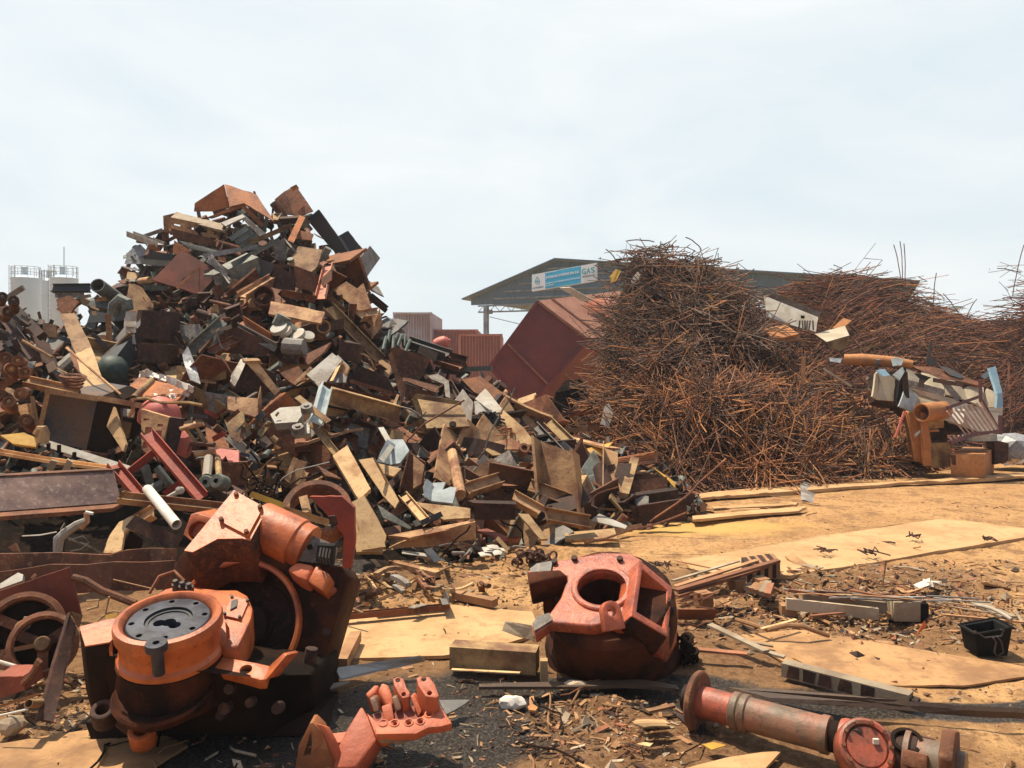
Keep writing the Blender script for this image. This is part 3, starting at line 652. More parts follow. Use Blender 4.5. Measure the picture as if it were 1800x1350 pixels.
# palm behind the far heap
c=P(1648,640,30); c.z=0; rt=root('palm_tree',c,'small green palm peeping over the saddle of far rebar heap','tree')
topz=CH+(HZ-556)/F*30; mb=MB(); tube(mb,[c,V(c.x,c.y,topz)],[.16,.1],8); build('trunk',mb,'wood',rt)
mb=MB()
for i in range(15):
    az=2*math.pi*i/15+R.uniform(-.2,.2); el=R.uniform(.1,1.2); L_=R.uniform(.9,1.4); pr=V(c.x,c.y,topz); prev=None
    for j in range(8):
        t=j/7; q=V(c.x+math.cos(az)*L_*t*math.cos(el*(1-t)),c.y+math.sin(az)*L_*t*math.cos(el*(1-t)),topz+L_*(math.sin(el)*t-.5*t*t))
        if j: 
            dd=(q-pr).normalized(); sd=dd.cross(V(0,0,1)).normalized()
            for sg in(-1,1):
                for h in(0,.5):
                    bse=pr.lerp(q,h); tip=bse+sd*sg*.3+dd*.2-V(0,0,.12); mb.add([bse,bse+dd*.06,tip],[(0,1,2)])
        pr=q
build('crown',mb,'leaf',rt)

# ------------------------------------------------------------------ air
HAZE=.0013
if HAZE:
    hm=bpy.data.materials.new('haze'); hm.use_nodes=True; t=hm.node_tree; t.nodes.remove(t.nodes['Principled BSDF']); pv=t.nodes.new('ShaderNodeVolumePrincipled'); pv.inputs['Color'].default_value=(.93,.96,1,1); pv.inputs['Density'].default_value=HAZE; pv.inputs['Anisotropy'].default_value=.2; t.links.new(pv.outputs[0],t.nodes['Material Output'].inputs['Volume'])
    mb=MB(); box(mb,V(0,40,6),160,110,15); hz_=build('haze',mb,hm,kind='stuff',label='thin pale haze hanging in the air over the yard')
# ------------------------------------------------------------------ scrap pieces seen in the big heap
mat('hose',(.035,.06,.05),(.02,.035,.03),(.1,.1,.08),rough=.6)
HB=[]   # pixel boxes of the hand placed pieces
LM=[]   # landmarks for describing the small ones
GRP='steel scrap in the big heap'
def mark(pts,lm=None):
    xs=[p[0] for p in pts]; ys=[p[1] for p in pts]; HB.append((min(xs),min(ys),max(xs),max(ys)))
    if lm: LM.append(((min(xs)+max(xs))/2,(min(ys)+max(ys))/2,lm))
def hd(px,py,off): 
    return HEAP.surf(px,py)-off-.12
def pl(Z,polys,m,label,k=.5,kx=0,off=.22,th=.028,name='steel_plate',cat='steel plate',bend=.012,jag=.008,lm=None,d=None,group=GRP):
    mb=MB(); allp=[]; 
    if isinstance(polys,str): polys=[(polys,k,kx)]
    for s,kk,kkx in polys: allp+=parse(Z,s)
    xc=sum(p[0] for p in allp)/len(allp); yc=sum(p[1] for p in allp)/len(allp)
    D=d or hd(xc,yc,off)
    for s,kk,kkx in polys:
        pp=parse(Z,s); plate(mb,pplane(pp,D if len(polys)==1 else (d or D)+0,kk,kkx),th,bend=bend,jag=jag)
    mark(allp,lm); return build(name,mb,m,label=label,cat=cat,group=group)
def bm(Z,a,b,size,kind,m,label,roll=0,off=.25,da=0,db=0,name=None,cat=None,lm=None,d=None,bend=0,skew=None,group=GRP,twist=0,dep=1):
    A,B=Z(*a),Z(*b); d0=(d if d else hd(*A,off))+da; d1=(d if d else hd(*B,off))+db; p0,p1=P(*A,d0),P(*B,d1); sz=size/Z.s*(d0+d1)/2/F
    nm={'I':'beam_offcut','U':'channel_offcut','L':'angle_iron','P':'steel_pipe','R':'round_bar','Q':'box_section','F':'flat_bar','B':'steel_block','S':'square_bar','T':'tee_section'}[kind]
    ct={'I':'steel beam','U':'steel channel','L':'angle iron','P':'pipe','R':'bar','Q':'box section','F':'flat bar','B':'steel block','S':'bar','T':'tee section'}[kind]
    mb=MB(); extr(mb,kind,p0,p1,sz,roll,4,bend,skew or (R.uniform(-.3,.3),R.uniform(-.3,.3)),twist=twist,dep=dep)
    r=size/Z.s/2; mark([(min(A[0],B[0]),min(A[1],B[1])),(max(A[0],B[0]),max(A[1],B[1]))],lm)
    return build(name or nm,mb,m,label=label,cat=cat or ct,group=group)
# --- summit
pl(Z1,[('775,85 975,150 1085,320 895,205 805,228',.9,-.25),('585,205 770,85 805,228 700,255 580,255',.15,.5),('660,295 890,205 1035,352 1000,352 880,232 690,300',.2,0)],'rustorange','roof shaped stub of heavy plate girder crowning the highest summit of the scrap heap',name='girder_stub',cat='girder',lm='the summit girder',off=.1,th=.03)
pl(Z1,[('1090,182 1155,128 1215,280 1165,275',.4,.3),('1158,130 1225,95 1330,252 1215,305',.35,-.3)],'rust','open rust brown box stub tilted against the sky, right of the summit girder',name='box_stub',cat='box section',lm='the skyline box stub',off=.1,th=.025)
bm(Z1,(1195,120),(1235,100),30,'L','tan','small angle cleat on the rim of the skyline box stub',off=.15)
pl(Z1,'1368,245 1490,415 1570,540 1510,568 1292,308','steel','long dark steel plate leaning down right on the summit skyline',k=.1,kx=-.3,off=.1,lm='the dark skyline plate',th=.03)
pl(Z1,[('1490,415 1552,380 1640,492 1590,535',.1,-.3),('1490,415 1505,412 1592,535 1575,545',.5,.4)],'steel','short dark box end at the right tip of the skyline',name='box_stub',cat='box section',off=.12,th=.025)
pl(Z1,'1570,545 1640,500 1630,545 1590,560','pale','pale torn sliver under the dark box end on right skyline',k=1)
bm(Z1,(1480,595),(1665,612),28,'L','grey','grey angle bar poking out horizontally on the right skyline',off=.35)
rt_c=P(*Z1(615,350),12.2)
rt=root('pallet_frame',rt_c,'brown ladder shaped steel frame with four square openings under the summit girder','frame',GRP)
mb=MB(); plate(mb,pplane(parse(Z1,'465,258 800,345 778,378 428,300'),12.15,1.5),.04); build('top_board',mb,'woodgrey',rt)
for a,b in(((428,312),(780,385)),((425,355),(772,440))):
    mb=MB(); extr(mb,'B',P(*Z1(*a),12.1),P(*Z1(*b),12.1),.085); build('rail',mb,'tan',rt)
for i in range(5):
    t=i/4; mb=MB(); extr(mb,'B',P(*Z1(432+340*t,318+72*t),12.1),P(*Z1(430+336*t,352+82*t),12.1),.1); build('post',mb,'tan',rt)
mark(parse(Z1,'425,258 800,345 772,440 428,360'),'the ladder shaped frame')
pl(Z1,'435,365 790,455 760,490 450,425','rust','rust red plate strip wedged under the ladder shaped frame',k=.1,off=.3)
pl(Z1,'385,285 470,265 430,300 440,400 390,385','tan','rusty tan folded sheet left of the ladder shaped frame',k=.2,kx=.6)
bm(Z1,(175,400),(370,470),45,'I','grey','grey brown beam jutting left from the upper left shoulder',off=.3,roll=70,lm='the jutting left beam')
bm(Z1,(250,420),(380,375),24,'F','grey','thin grey bar above the jutting left beam',off=.3)
pl(Z1,'290,465 365,470 360,505 285,495','rustorange','small orange rust plate hanging under the jutting left beam',k=.1,off=.4)
pl(Z1,'160,520 200,480 240,465 275,500 255,590 140,590','plastic','torn translucent plastic sheet draped on the upper left shoulder',name='plastic_sheet',cat='plastic sheet',k=.5,bend=.08,th=.004)
bm(Z1,(245,575),(450,590),34,'I','greygreen','grey green beam lying level on the left shoulder',roll=0,off=.35)
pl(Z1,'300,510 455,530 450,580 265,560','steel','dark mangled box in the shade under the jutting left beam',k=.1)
pl(Z1,[('750,330 890,275 905,290 780,350',1,0),('890,275 1030,400 1000,420 880,300',.2,-.3)],'grey','grey bent flange under the summit girder',name='bent_flange')
for i,(u,v) in enumerate(((850,400),(885,425),(915,450))):
    bm(Z1,(u-35,v+30),(u+70,v-40),30,'U','greygreen',['upper','middle','lower'][i]+' of three parallel grey green channels below the summit girder',off=.35)
pl(Z1,'480,440 740,510 735,530 560,495','greygreen','narrow grey strip beneath the ladder shaped frame',k=.4,off=.35)
bm(Z1,(830,590),(1130,430),30,'L','greygreen','long pale grey angle running up right through the summit centre',off=.35)
bm(Z1,(925,460),(1200,345),30,'U','olive','olive channel above the long grey angle',off=.3)
bm(Z1,(1190,450),(1265,290),38,'F','rustorange','bright orange rusted strap hanging below the skyline box stub',off=.4,lm='the orange strap')
pl(Z1,'1180,360 1335,400 1320,440 1210,430','rustorange','orange flaky sheet beside the orange strap',k=.6,off=.3)
pl(Z1,'1075,270 1135,265 1110,310 1080,310','pale','pale patch of plate right of the summit girder',k=1,off=.2)
bm(Z1,(960,130),(970,165),14,'F','rust','tiny upright tab on the roof edge of summit girder',off=.2)
pl(Z1,[('1085,460 1150,425 1175,570 1090,565',.3,.4),('1150,425 1240,520 1225,520 1165,455',.8,-.2)],'grey','grey open angle gusset right of centre below the summit',name='gusset_plate',lm='the grey gusset')
pl(Z1,'1240,478 1392,500 1360,605 1325,640 1170,590','tan','dusty tan plate with a ragged lower edge below the skyline',k=.9,off=.3,lm='the ragged tan plate',bend=.03)
pl(Z1,'1215,600 1372,660 1350,770 1208,735','rust','dark brown cracked plate under the ragged tan plate',k=.05,off=.3)
pl(Z1,'1085,590 1215,660 1215,760 1080,740','rustdark','dark red end panel left of the cracked brown plate',k=.05,off=.25)
bm(Z1,(1430,595),(1380,800),62,'U','orange','bright orange red channel standing upright in the upper right of heap',off=.45,lm='the orange channel',roll=-25)
pl(Z1,'1455,590 1500,690 1410,815 1410,780','tan','narrow tan plate standing right of the orange channel',k=.4,kx=-.5,off=.35)
pl(Z1,'1460,755 1545,700 1610,745 1652,712 1702,862 1640,902','tan','large notched tan plate on the upper right flank',k=.55,off=.3,lm='the notched tan plate',bend=.02)
pl(Z1,[('1610,915 1740,912 1690,1070 1615,1045',.5,0),('1740,912 1755,870 1775,980 1690,1085',.2,.6)],'tan','tan web plate with a dark upright flange on the right flank',name='web_plate',lm='the flanged tan web')
pl(Z1,'1505,520 1625,555 1640,600 1530,600','greygreen','crumpled grey green sheet near the right skyline',k=.7,bend=.08)
pl(Z1,'1670,690 1745,720 1780,790 1700,770','grey','curled grey tube scrap on the right skyline edge',k=.8,bend=.12)
bm(Z1,(1690,790),(1800,880),40,'I','rustdark','dark beam end at the right skyline below the curled grey scrap',off=.3,roll=60)
bm(Z1,(1425,790),(1530,890),40,'L','olive','olive angle cleat above the long olive channel',off=.4)
bm(Z1,(1430,860),(1755,1195),75,'U','olive','long pale olive channel running down right across the flank',off=.5,lm='the long olive channel',roll=25)
pl(Z1,'1068,828 1408,895 1382,965 1050,905','tan','broad orange tan plate strip in the middle of the heap',k=1.1,off=.5,lm='the broad tan strip',th=.03)
pl(Z1,'505,505 745,645 612,785 315,690','redbrown','large red brown plate with bolt holes on the upper left',k=.55,kx=.15,off=.3,lm='the red holed plate',th=.03)
bm(Z1,(640,580),(470,745),16,'F','rustorange','thin orange seam bar lying across the red holed plate',off=.36,name='seam_bar')
for i,(u,v) in enumerate(((550,560),(660,640),(470,640),(385,712),(520,690))):  # dark discs paint the shade inside the bolt holes
    c=P(*Z1(u,v),hd(*Z1(u,v),.34)); mb=MB(); lathe(mb,c,(-.1,-.8,.6),[(0,.012),(.035,.012),(.035,-.012),(0,-.012)],12); build('painted_hole',mb,'oil',label='dark round disc painted as a shaded bolt hole in the red holed plate',cat='bolt',group='dark painted holes in the red holed plate')
pl(Z1,'455,440 560,510 500,545 445,520','rustorange','orange torn flap above the red holed plate',k=.3,off=.35)
for i in range(9):
    a=Z1(650+R.uniform(0,60),545+R.uniform(-10,30)); b=Z1(800+R.uniform(-20,60),690+R.uniform(-40,20)); bm(Z0,a,b,5,'L','grey','pale grey thin slat in the loose fan right of the red holed plate',off=.4)
bm(Z1,(640,540),(980,480),30,'F','plastic','grey plastic strip bundle top strip above the fan of slats',off=.3)
pl(Z1,'880,520 1090,590 1060,660 900,690','steel','dark blue grey sheet hollow in the upper middle',k=.2,off=.1)
# rack frame
rt=root('open_rack',P(*Z1(500,850),12.2),'open rectangular rack of grey brown angle bars below the red holed plate','rack',GRP)
for a,b,s in(((385,745),(650,800),.09),((365,845),(640,900),.09),((350,880),(625,945),.07),((390,745),(345,900),.09),((650,800),(628,935),.07),((375,800),(640,860),.03)):
    mb=MB(); extr(mb,'B',P(*Z1(*a),11.85),P(*Z1(*b),11.8),s); build('bar',mb,'woodgrey',rt)
mark(parse(Z1,'385,740 650,800 625,945 350,900'),'the open rack')
pl(Z1,'250,882 425,890 432,1080 230,1062','rustdark','dark red perforated steel block under the open rack',k=.0,off=.35,th=.3,name='steel_block',cat='steel block',lm='the dark red block')
pl(Z1,'225,1090 420,1100 400,1220 230,1210','rustdark','lower dark rust block standing below the dark red one',k=.0,off=.3,th=.3,name='steel_block',cat='steel block')
pl(Z1,'170,710 250,740 335,860 220,940 150,840','tan','crumpled tan sheet bulging on the left shoulder',k=.5,bend=.09,lm='the crumpled tan sheet')
for a,b in(((130,610),(235,630)),((100,650),(135,605)),((150,690),(215,695))):
    bm(Z1,a,b,14,'S','palegrey','thin pale bar of the small wire cage on the left shoulder',off=.35,group='bars of the small pale cage')
pl(Z1,'160,640 235,650 205,695 150,685','pale','small pale cage floor sheet on the left shoulder',k=1)
bm(Z1,(300,690),(235,700),40,'R','tan','round tan lump beside the small pale cage',off=.35,name='round_lump',cat='scrap lump')
# chevron
bm(Z1,(560,1130),(770,940),55,'L','greygreen','left arm of the chevron of grey angle irons in mid heap',off=.5,roll=20,lm='the grey chevron')
bm(Z1,(690,1020),(820,985),24,'L','palegrey','short pale cleat in the crook of the chevron',off=.6)
bm(Z1,(845,985),(1095,1118),42,'L','grey','right arm of the chevron of grey angle irons',off=.5,roll=30)
pl(Z1,'740,1040 860,990 1080,1110 1030,1170 700,1150','rustdark','dark rust web plate sheltered below the chevron',k=-.1,off=.3)
bm(Z1,(690,1150),(870,1060),60,'I','rust','rust brown beam under the left chevron arm',off=.35,roll=30)
bm(Z1,(875,945),(1050,1055),46,'L','rustorange','orange dusted angle right of the chevron peak',off=.45,roll=40)
bm(Z1,(1020,790),(1025,830),130,'P','rust','round rusted pipe mouth facing the viewer in mid heap',off=.45,da=-.1,db=.5,lm='the pipe mouth')
bm(Z1,(880,800),(1080,680),60,'I','tan','dusty beam sloping up right behind the pipe mouth',off=.35,roll=50)
bm(Z1,(850,770),(1000,690),20,'F','wood','thin tan lath above the dusty sloping beam',off=.4)
bm(Z1,(1130,770),(1350,815),44,'L','rust','rust angle lying above the broad tan strip',off=.4)
bm(Z1,(1400,985),(1400,1000),85,'P','tan','small flanged ring right under the broad tan strip',off=.5,da=-.1,db=.15,name='pipe_ring')
c=Z1(1170,960); rt=root('pump_casting',P(*c,hd(*c,.5)),'curled grey green casting with a broken pale flange under the broad tan strip','machine part',GRP)
d=hd(*c,.55); mb=MB(); tube(mb,[P(*Z1(u,v),d) for u,v in((1150,920),(1130,960),(1160,1010),(1220,1040),(1290,1065))],[.09,.1,.11,.09,.07],10); build('body',mb,'greygreen',rt)
for u,v,s in((1125,1010,.1),(1165,1028,.08),(1245,1050,.09),(1300,1060,.07)):
    mb=MB(); lathe(mb,P(*Z1(u,v),d-.08),(R.uniform(-.4,.4),-.6,.7),[(0,0),(s,0),(s,.05),(0,.05)],14); build('flange',mb,'palegrey',rt)
bm(Z1,(1150,1110),(1280,1120),110,'R','grey','dull brown drum lying in the shade, mid heap right',off=.35,name='steel_drum',cat='drum',lm='the dull brown drum')
pl(Z1,'1270,1170 1445,1085 1400,1150 1300,1230','rust','rust wedge plate beside the dull brown drum',k=.8,off=.4)
pl(Z1,'1500,1080 1640,1100 1610,1210 1490,1190','rustdark','square dark rust box left of the olive channel foot',k=.05,off=.4,th=.25,name='box_stub',cat='box section')
pl(Z1,[('1320,1290 1490,1165 1560,1235 1540,1340 1330,1340',.9,0)],'grey','pale grey brown plate with an upright rib in the middle of heap',off=.4,lm='the ribbed grey plate')
bm(Z1,(1450,1330),(1510,1205),26,'F','pale','upright pale rib on the ribbed grey plate',off=.55,roll=50)
bm(Z1,(525,1140),(590,1340),60,'F','plastic','shredded grey plastic strip hanging left of the chevron',off=.5,name='plastic_sheet',cat='plastic sheet',twist=1.5)
bm(Z1,(815,1320),(900,1190),34,'F','sack','twisted dusty rag hanging on an edge in mid heap',off=.5,name='cloth_rag',cat='rag',twist=2)
# --- middle right (zoom 3)
pl(Z3,[('1030,225 1060,215 1285,290 1215,420 1095,405',.1,-.1),('1018,262 1045,235 1165,590 1112,592',.5,.5),('1045,475 1118,405 1345,465 1318,505 1125,430',.9,0),('1110,440 1310,510 1280,560 1160,580',.05,0)],'rust','big rust I beam stub standing on edge right of the olive channel',name='beam_offcut',cat='steel beam',lm='the big rust beam stub',off=.4,th=.025)
pl(Z3,[('1195,525 1480,580 1532,715 1262,735',1.3,0),('1190,512 1482,560 1478,585 1170,540',.0,0),('1280,703 1578,745 1550,800 1236,765',-.05,0),('1168,548 1195,525 1268,725 1240,755',.3,.6)],'olive','wide open dusty channel tilted to the viewer below the big rust beam stub',name='channel_offcut',cat='steel channel',lm='the wide open channel',off=.5,th=.025)
c=P(*Z3(1425,705),hd(*Z3(1425,700),.62)); mb=MB(); lathe(mb,c,(0,-.7,.8),[(0,.01),(.04,.01),(.04,-.01),(0,-.01)],14); build('painted_hole',mb,'oil',label='dark oval disc painted as a shaded drain hole in the wide open channel floor',cat='bolt')  # dark disc in place of a cut drain hole
bm(Z3,(610,455),(1040,565),40,'L','rust','long rust angle above the long brown beam',off=.45)
bm(Z3,(640,520),(1090,640),105,'I','olive','long brown beam lying level across the middle of the heap',off=.5,roll=-8,lm='the long brown beam',dep=.7)
bm(Z3,(790,640),(820,655),66,'P','steel','dark pipe end under the long brown beam',off=.4,da=-.1,db=.4)
pl(Z3,'500,390 662,250 722,300 592,482','grey','smooth grey tan plate leaning back, left above the long brown beam',k=1.0,off=.45,lm='the smooth grey plate')
pl(Z3,[('660,430 722,305 772,345 730,455',.6,-.2),('722,305 735,300 690,440 660,430',.2,.5)],'tan','tan beam end with a lit edge beside the smooth grey plate',name='beam_offcut',cat='steel beam',off=.5)
pl(Z3,[('700,262 735,180 842,210 832,310',.0,-.1),('735,180 760,170 850,200 842,212',1.4,0)],'rustdark','dark red box end below the olive channel',name='box_stub',cat='box section',off=.45)
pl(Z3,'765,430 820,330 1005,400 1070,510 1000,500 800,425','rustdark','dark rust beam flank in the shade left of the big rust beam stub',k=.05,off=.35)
bm(Z3,(775,430),(1065,515),24,'F','rust','lit rust flange edge over the long brown beam',off=.5)
pl(Z3,[('105,300 300,520 330,490 180,300',.5,.2),('90,290 190,285 210,300 110,305',1.4,0)],'tan','tan channel flange sloping down right in mid left',name='channel_offcut',cat='steel channel',off=.5,lm='the mid left channel')
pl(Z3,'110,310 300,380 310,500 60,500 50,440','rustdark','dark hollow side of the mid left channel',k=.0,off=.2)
bm(Z3,(30,450),(105,290),42,'F','sack','long dusty cloth strip hanging over the mid left channel',off=.6,name='cloth_rag',cat='rag',twist=1.2)
pl(Z3,[('0,530 195,542 190,660 0,610',.9,.1),('195,542 212,462 222,692 190,668',.1,.6)],'tan','tan plate with a bent up end, mid left of the heap',off=.5,lm='the tan plate with bent end')
bm(Z3,(340,350),(520,340),30,'L','olive','olive bent angle under the dull brown drum',off=.4)
pl(Z3,'330,380 450,335 500,420 410,450','rust','dusty brown plate in the hollow right of the hanging rag',k=.5,off=.35)
bm(Z3,(420,450),(530,345),20,'F','tan','thin tan bar at the right rim of the hollow',off=.45)
pl(Z3,'475,275 655,185 620,240 530,320','tan','tan gusset sail sticking up right of the dull brown drum',k=.7,off=.45)
bm(Z3,(620,470),(560,700),72,'I','bluewhite','pale mint green beam end standing left of the long brown beam',off=.65,roll=20,lm='the mint green beam')
rt=root('motor_block',P(*Z3(400,640),hd(*Z3(400,640),.6)),'silvery motor block with two round bosses, brightly lit in mid heap','machine part',GRP); d=hd(*Z3(400,640),.6)
mb=MB(); plate(mb,pplane(parse(Z3,'270,640 330,600 470,590 470,650 440,690 300,700'),d,1.2),.12); build('housing',mb,'palegrey',rt)
mb=MB(); plate(mb,pplane(parse(Z3,'390,740 520,690 520,760 410,775'),d,.9),.06); build('base_plate',mb,'palegrey',rt)
for u,v in((500,595),(445,725)):
    mb=MB(); lathe(mb,P(*Z3(u,v),d-.1),(0,-.5,.86),[(0,.03),(.025,.03),(.025,.015),(.055,.015),(.06,-.05)],16); build('boss',mb,'grey',rt)
mb=MB(); extr(mb,'F',P(*Z3(440,530),d),P(*Z3(640,690),d-.1),.07,40); build('bracket',mb,'pale',rt)
mark(parse(Z3,'270,590 520,590 520,770'),'the silvery motor block')
pl(Z3,'200,705 360,690 420,790 420,900 300,830','rust','rust brown plate hanging below the silvery motor block',k=.1,off=.45)
bm(Z3,(640,800),(540,700),60,'U','olive','olive channel running down right below the motor block',off=.5)
bm(Z3,(530,690),(690,890),44,'U','olive','parallel olive channel beside it, reaching the big pale beam',off=.55)
pl(Z3,[('665,905 758,835 905,1110 830,1182',1.15,.1)],'pale','big pale dusty plate with bolt holes leaning at the heap foot',off=.75,lm='the big pale holed plate',th=.05)
for i,(u,v) in enumerate(((750,915),(790,965),(745,1040),(840,1050),(860,1110))):
    p=parse(Z3,'665,905 758,835 905,1110 830,1182'); 
pl(Z3,[('830,930 925,915 1085,1190 1060,1235 985,1160',.95,-.1),('925,915 940,930 1090,1190 1080,1215',.2,.5)],'pale','pale tan channel lying beside the big pale holed plate',name='channel_offcut',cat='steel channel',off=.6,lm='the pale tan channel')
pl(Z3,[('780,1200 865,1155 972,1350 1000,1480 850,1500 830,1350',.9,.1)],'pale','pale plate standing at the heap foot under the big holed plate',off=.65)
pl(Z3,[('965,885 1010,800 1060,830 1030,960 945,940',.5,.2),('1010,800 1110,800 1150,870 1090,950 1030,960',.8,-.3)],'bluewhite','upper white and blue folded sheet scrap right of the pale channel',off=.6,name='painted_sheet',cat='sheet metal',bend=.03,lm='the upper white sheet')
bm(Z3,(970,725),(1030,830),34,'F','palegrey','narrow pale strap with holes above the upper white sheet',off=.65,roll=20)
pl(Z3,[('1240,1100 1262,1050 1300,1080 1290,1190 1250,1165',.5,.4),('1300,1075 1380,1070 1360,1120 1410,1100 1450,1105 1425,1205 1290,1190',.9,-.1)],'bluewhite','lower white and blue folded sheet scrap near the heap foot',off=.6,name='painted_sheet',cat='sheet metal',bend=.03,lm='the lower white sheet')
bm(Z3,(1420,885),(1475,1150),68,'R','tan','tan round post standing up right of the lower white sheet',off=.6,name='round_post',cat='post',lm='the tan round post')
pl(Z3,[('1085,1130 1150,880 1170,870 1095,1140',.2,.5),('1155,885 1250,945 1235,1110 1110,1130',.0,-.1)],'rust','narrow V shaped box with dark inside left of the tan post',name='box_stub',cat='box section',off=.5)
pl(Z3,'1175,900 1245,960 1225,1080 1175,1110','tan','tan curved inner flap in the narrow V shaped box',k=.6,off=.6)
pl(Z3,'945,950 1100,985 1050,1035 960,1010','pale','pale plate fragment under the upper white sheet',k=1.1,off=.6)
pl(Z3,[('360,1050 415,915 440,920 390,1075',.6,.2),('415,915 495,945 450,1090 385,1075',.3,-.3)],'tan','tan channel end standing alone in the lower left hollow',name='channel_offcut',cat='steel channel',off=.5,lm='the lone channel end')
bm(Z3,(460,1090),(500,1005),30,'U','pale','pale short channel beside the lone channel end',off=.55)
pl(Z3,'560,960 700,1035 720,1050 620,1030','rust','thin rust plate in the dark lower hollow',k=1,off=.4)
bm(Z3,(1290,280),(1500,310),30,'L','rust','rust angle near the right shoulder below the containers',off=.3)
bm(Z3,(1320,290),(1490,345),60,'I','rust','rust brown beam end on the right shoulder',off=.35,roll=40,lm='the right shoulder beam')
bm(Z3,(1225,235),(1340,290),55,'Q','rustdark','dark square tube end left of the right shoulder beam',off=.4)
bm(Z3,(1435,358),(1672,350),30,'B','greygreen','grey timber bar lying level on the right shoulder',off=.3,lm='the level grey bar')
pl(Z3,'1480,420 1600,400 1760,520 1700,560 1560,500','rustorange','orange rust sheet on the right shoulder under the level grey bar',k=1.1,off=.25)
pl(Z3,[('1265,395 1330,385 1400,430 1410,540 1380,530 1370,450 1290,420',.6,0)],'sack','dusty torn sack hanging on the right shoulder',name='cloth_rag',cat='rag',bend=.05,off=.4)
pl(Z5,'470,80 520,10 575,80 560,215 520,195','sack','mauve grey sack draped right of the wide open channel',name='cloth_rag',cat='rag',k=.5,kx=-.2,bend=.06,off=.6,lm='the mauve sack')
pl(Z5,[('585,65 640,8 780,180 765,200',.9,-.2),('580,75 660,80 740,190 700,215 590,180',.7,0)],'palegrey','dusty pale grey plate on the right flank',off=.3,lm='the dusty pale grey plate')
c=Z5(665,165); mb=MB()
for i in range(60):
    a=R.uniform(0,6.28); r=R.uniform(.3,1)*.16; p=P(*c,hd(*c,.5)); tube(mb,[p+V(R.gauss(0,.02),0,R.gauss(0,.02)),p+V(math.cos(a)*r*.6,-.06,math.sin(a)*r*.5),p+V(math.cos(a)*r*1.2,R.uniform(-.05,.05),math.sin(a)*r*.8-.03)],.012,4)
build('fibre_clump',mb,'steel',label='dark frayed clump of fibre on the dusty pale grey plate',cat='clump')
# glove like green cluster + ball
for i in range(7):
    a=(1000+i*25,120+R.uniform(0,70)); bm(Z3,a,(a[0]-10+R.uniform(-25,10),a[1]+70),22,'R','hose','dark green flexible hose stub in the cluster left of the red ball',off=.4,name='hose_stub',cat='hose',group='green hose stubs left of the red ball',bend=.15)
mb=MB(); c=P(775,604,11.6); lathe(mb,c,(.8,0,.3),[(0,-.13),(.05,-.12),(.09,-.08),(.1,-.02),(.1,.02),(.09,.08),(.05,.12),(.02,.13),(.02,.15),(0,.15)],18); build('red_float',mb,'pink',label='small red pink float lying on the right shoulder before the containers',cat='float'); LM.append((775,604,'the red float'))
bm(Z3,(1130,180),(1400,270),70,'I','steel','dark beam lying below the small red float',off=.3,roll=60)
bm(Z3,(1400,270),(1510,300),50,'I','rustdark','dark pointed beam end right of the red float',off=.3)
pl(Z3,'1040,40 1130,125 1060,120 1010,110','palegrey','pale triangular plate corner before the grey container',k=.3,off=.1)
bm(Z3,(830,20),(960,0),60,'I','tan','tan web behind the olive channel top',off=.2,roll=40)
# --- foot, zoom 5
bm(Z5,(655,440),(905,490),90,'I','rust','rust brown beam stub lying level at the middle foot',off=.5,roll=-5,lm='the level rust stub')
bm(Z5,(540,545),(715,490),66,'I','tan','dusty beam stub sloping up right, left of the level rust stub',off=.5,roll=30)
bm(Z5,(870,525),(1085,605),70,'I','tan','tan beam stub sloping down right below the level rust stub',off=.5,roll=25,lm='the sloping tan stub')
pl(Z5,[('580,612 800,620 800,702 580,700',-.05,0),('545,600 565,595 800,602 802,620 580,612',2.0,0)],'rustdark','dark square box end at the centre foot with a pale dusty rim',name='box_stub',cat='box section',off=.6,lm='the dark box at the foot',th=.05)
bm(Z5,(785,580),(930,660),62,'I','tan','short tan beam right of the dark box at the foot',off=.6,roll=35)
bm(Z5,(925,640),(960,570),36,'F','rustdark','small dark tab standing behind the short tan beam',off=.55)
pl(Z5,'812,668 868,668 968,800 930,805','pale','pale board leaning at the foot right of the dark box',k=1.0,off=.7,th=.03)
bm(Z5,(960,672),(1192,715),72,'U','tan','tan channel lying level near the right foot',off=.5,roll=25,lm='the level tan channel')
pl(Z5,'1058,770 1320,742 1335,800 1060,808','pale','thin pale plate lying flat in front of the right foot',k=2.2,off=.3)
bm(Z5,(1300,765),(1462,735),30,'B','tan','rounded tan bar lying on the ground at the right foot',off=.2)
pl(Z5,'1195,705 1240,668 1388,730 1378,748','palegrey','thin grey glassy sheet at the right foot',k=1.3,off=.4,th=.008)
pl(Z5,[('1440,628 1700,590 1706,702 1452,726',-.05,0),('1412,630 1440,628 1452,724 1435,690',.2,.6)],'rustdark','front dark beam of the stacked trio at the right foot',name='beam_offcut',cat='steel beam',off=.35,lm='the stacked dark beams',th=.04,group='stacked dark beams')
pl(Z5,[('1405,578 1655,542 1662,590 1425,625',-.05,0),('1410,560 1640,525 1655,542 1405,578',2,0)],'rustdark','middle dark beam of the stacked trio at the right foot',name='beam_offcut',cat='steel beam',off=.25,th=.04,group='stacked dark beams')
pl(Z5,[('1410,495 1596,474 1600,535 1405,560',.3,0)],'rust','rearmost rust beam of the stacked trio at the right foot',name='beam_offcut',cat='steel beam',off=.15,th=.04,group='stacked dark beams')
pl(Z5,'1660,565 1742,560 1735,635 1705,640','rustdark','small dark plate right of the stacked dark beams',k=0,off=.1)
bm(Z5,(1368,575),(1425,385),46,'B','olive','pale plank standing up behind the stacked dark beams',off=.35,lm='the standing plank')
pl(Z5,'1385,425 1555,470 1550,520 1395,510','rust','rust plate right of the standing plank',k=.2,off=.1)
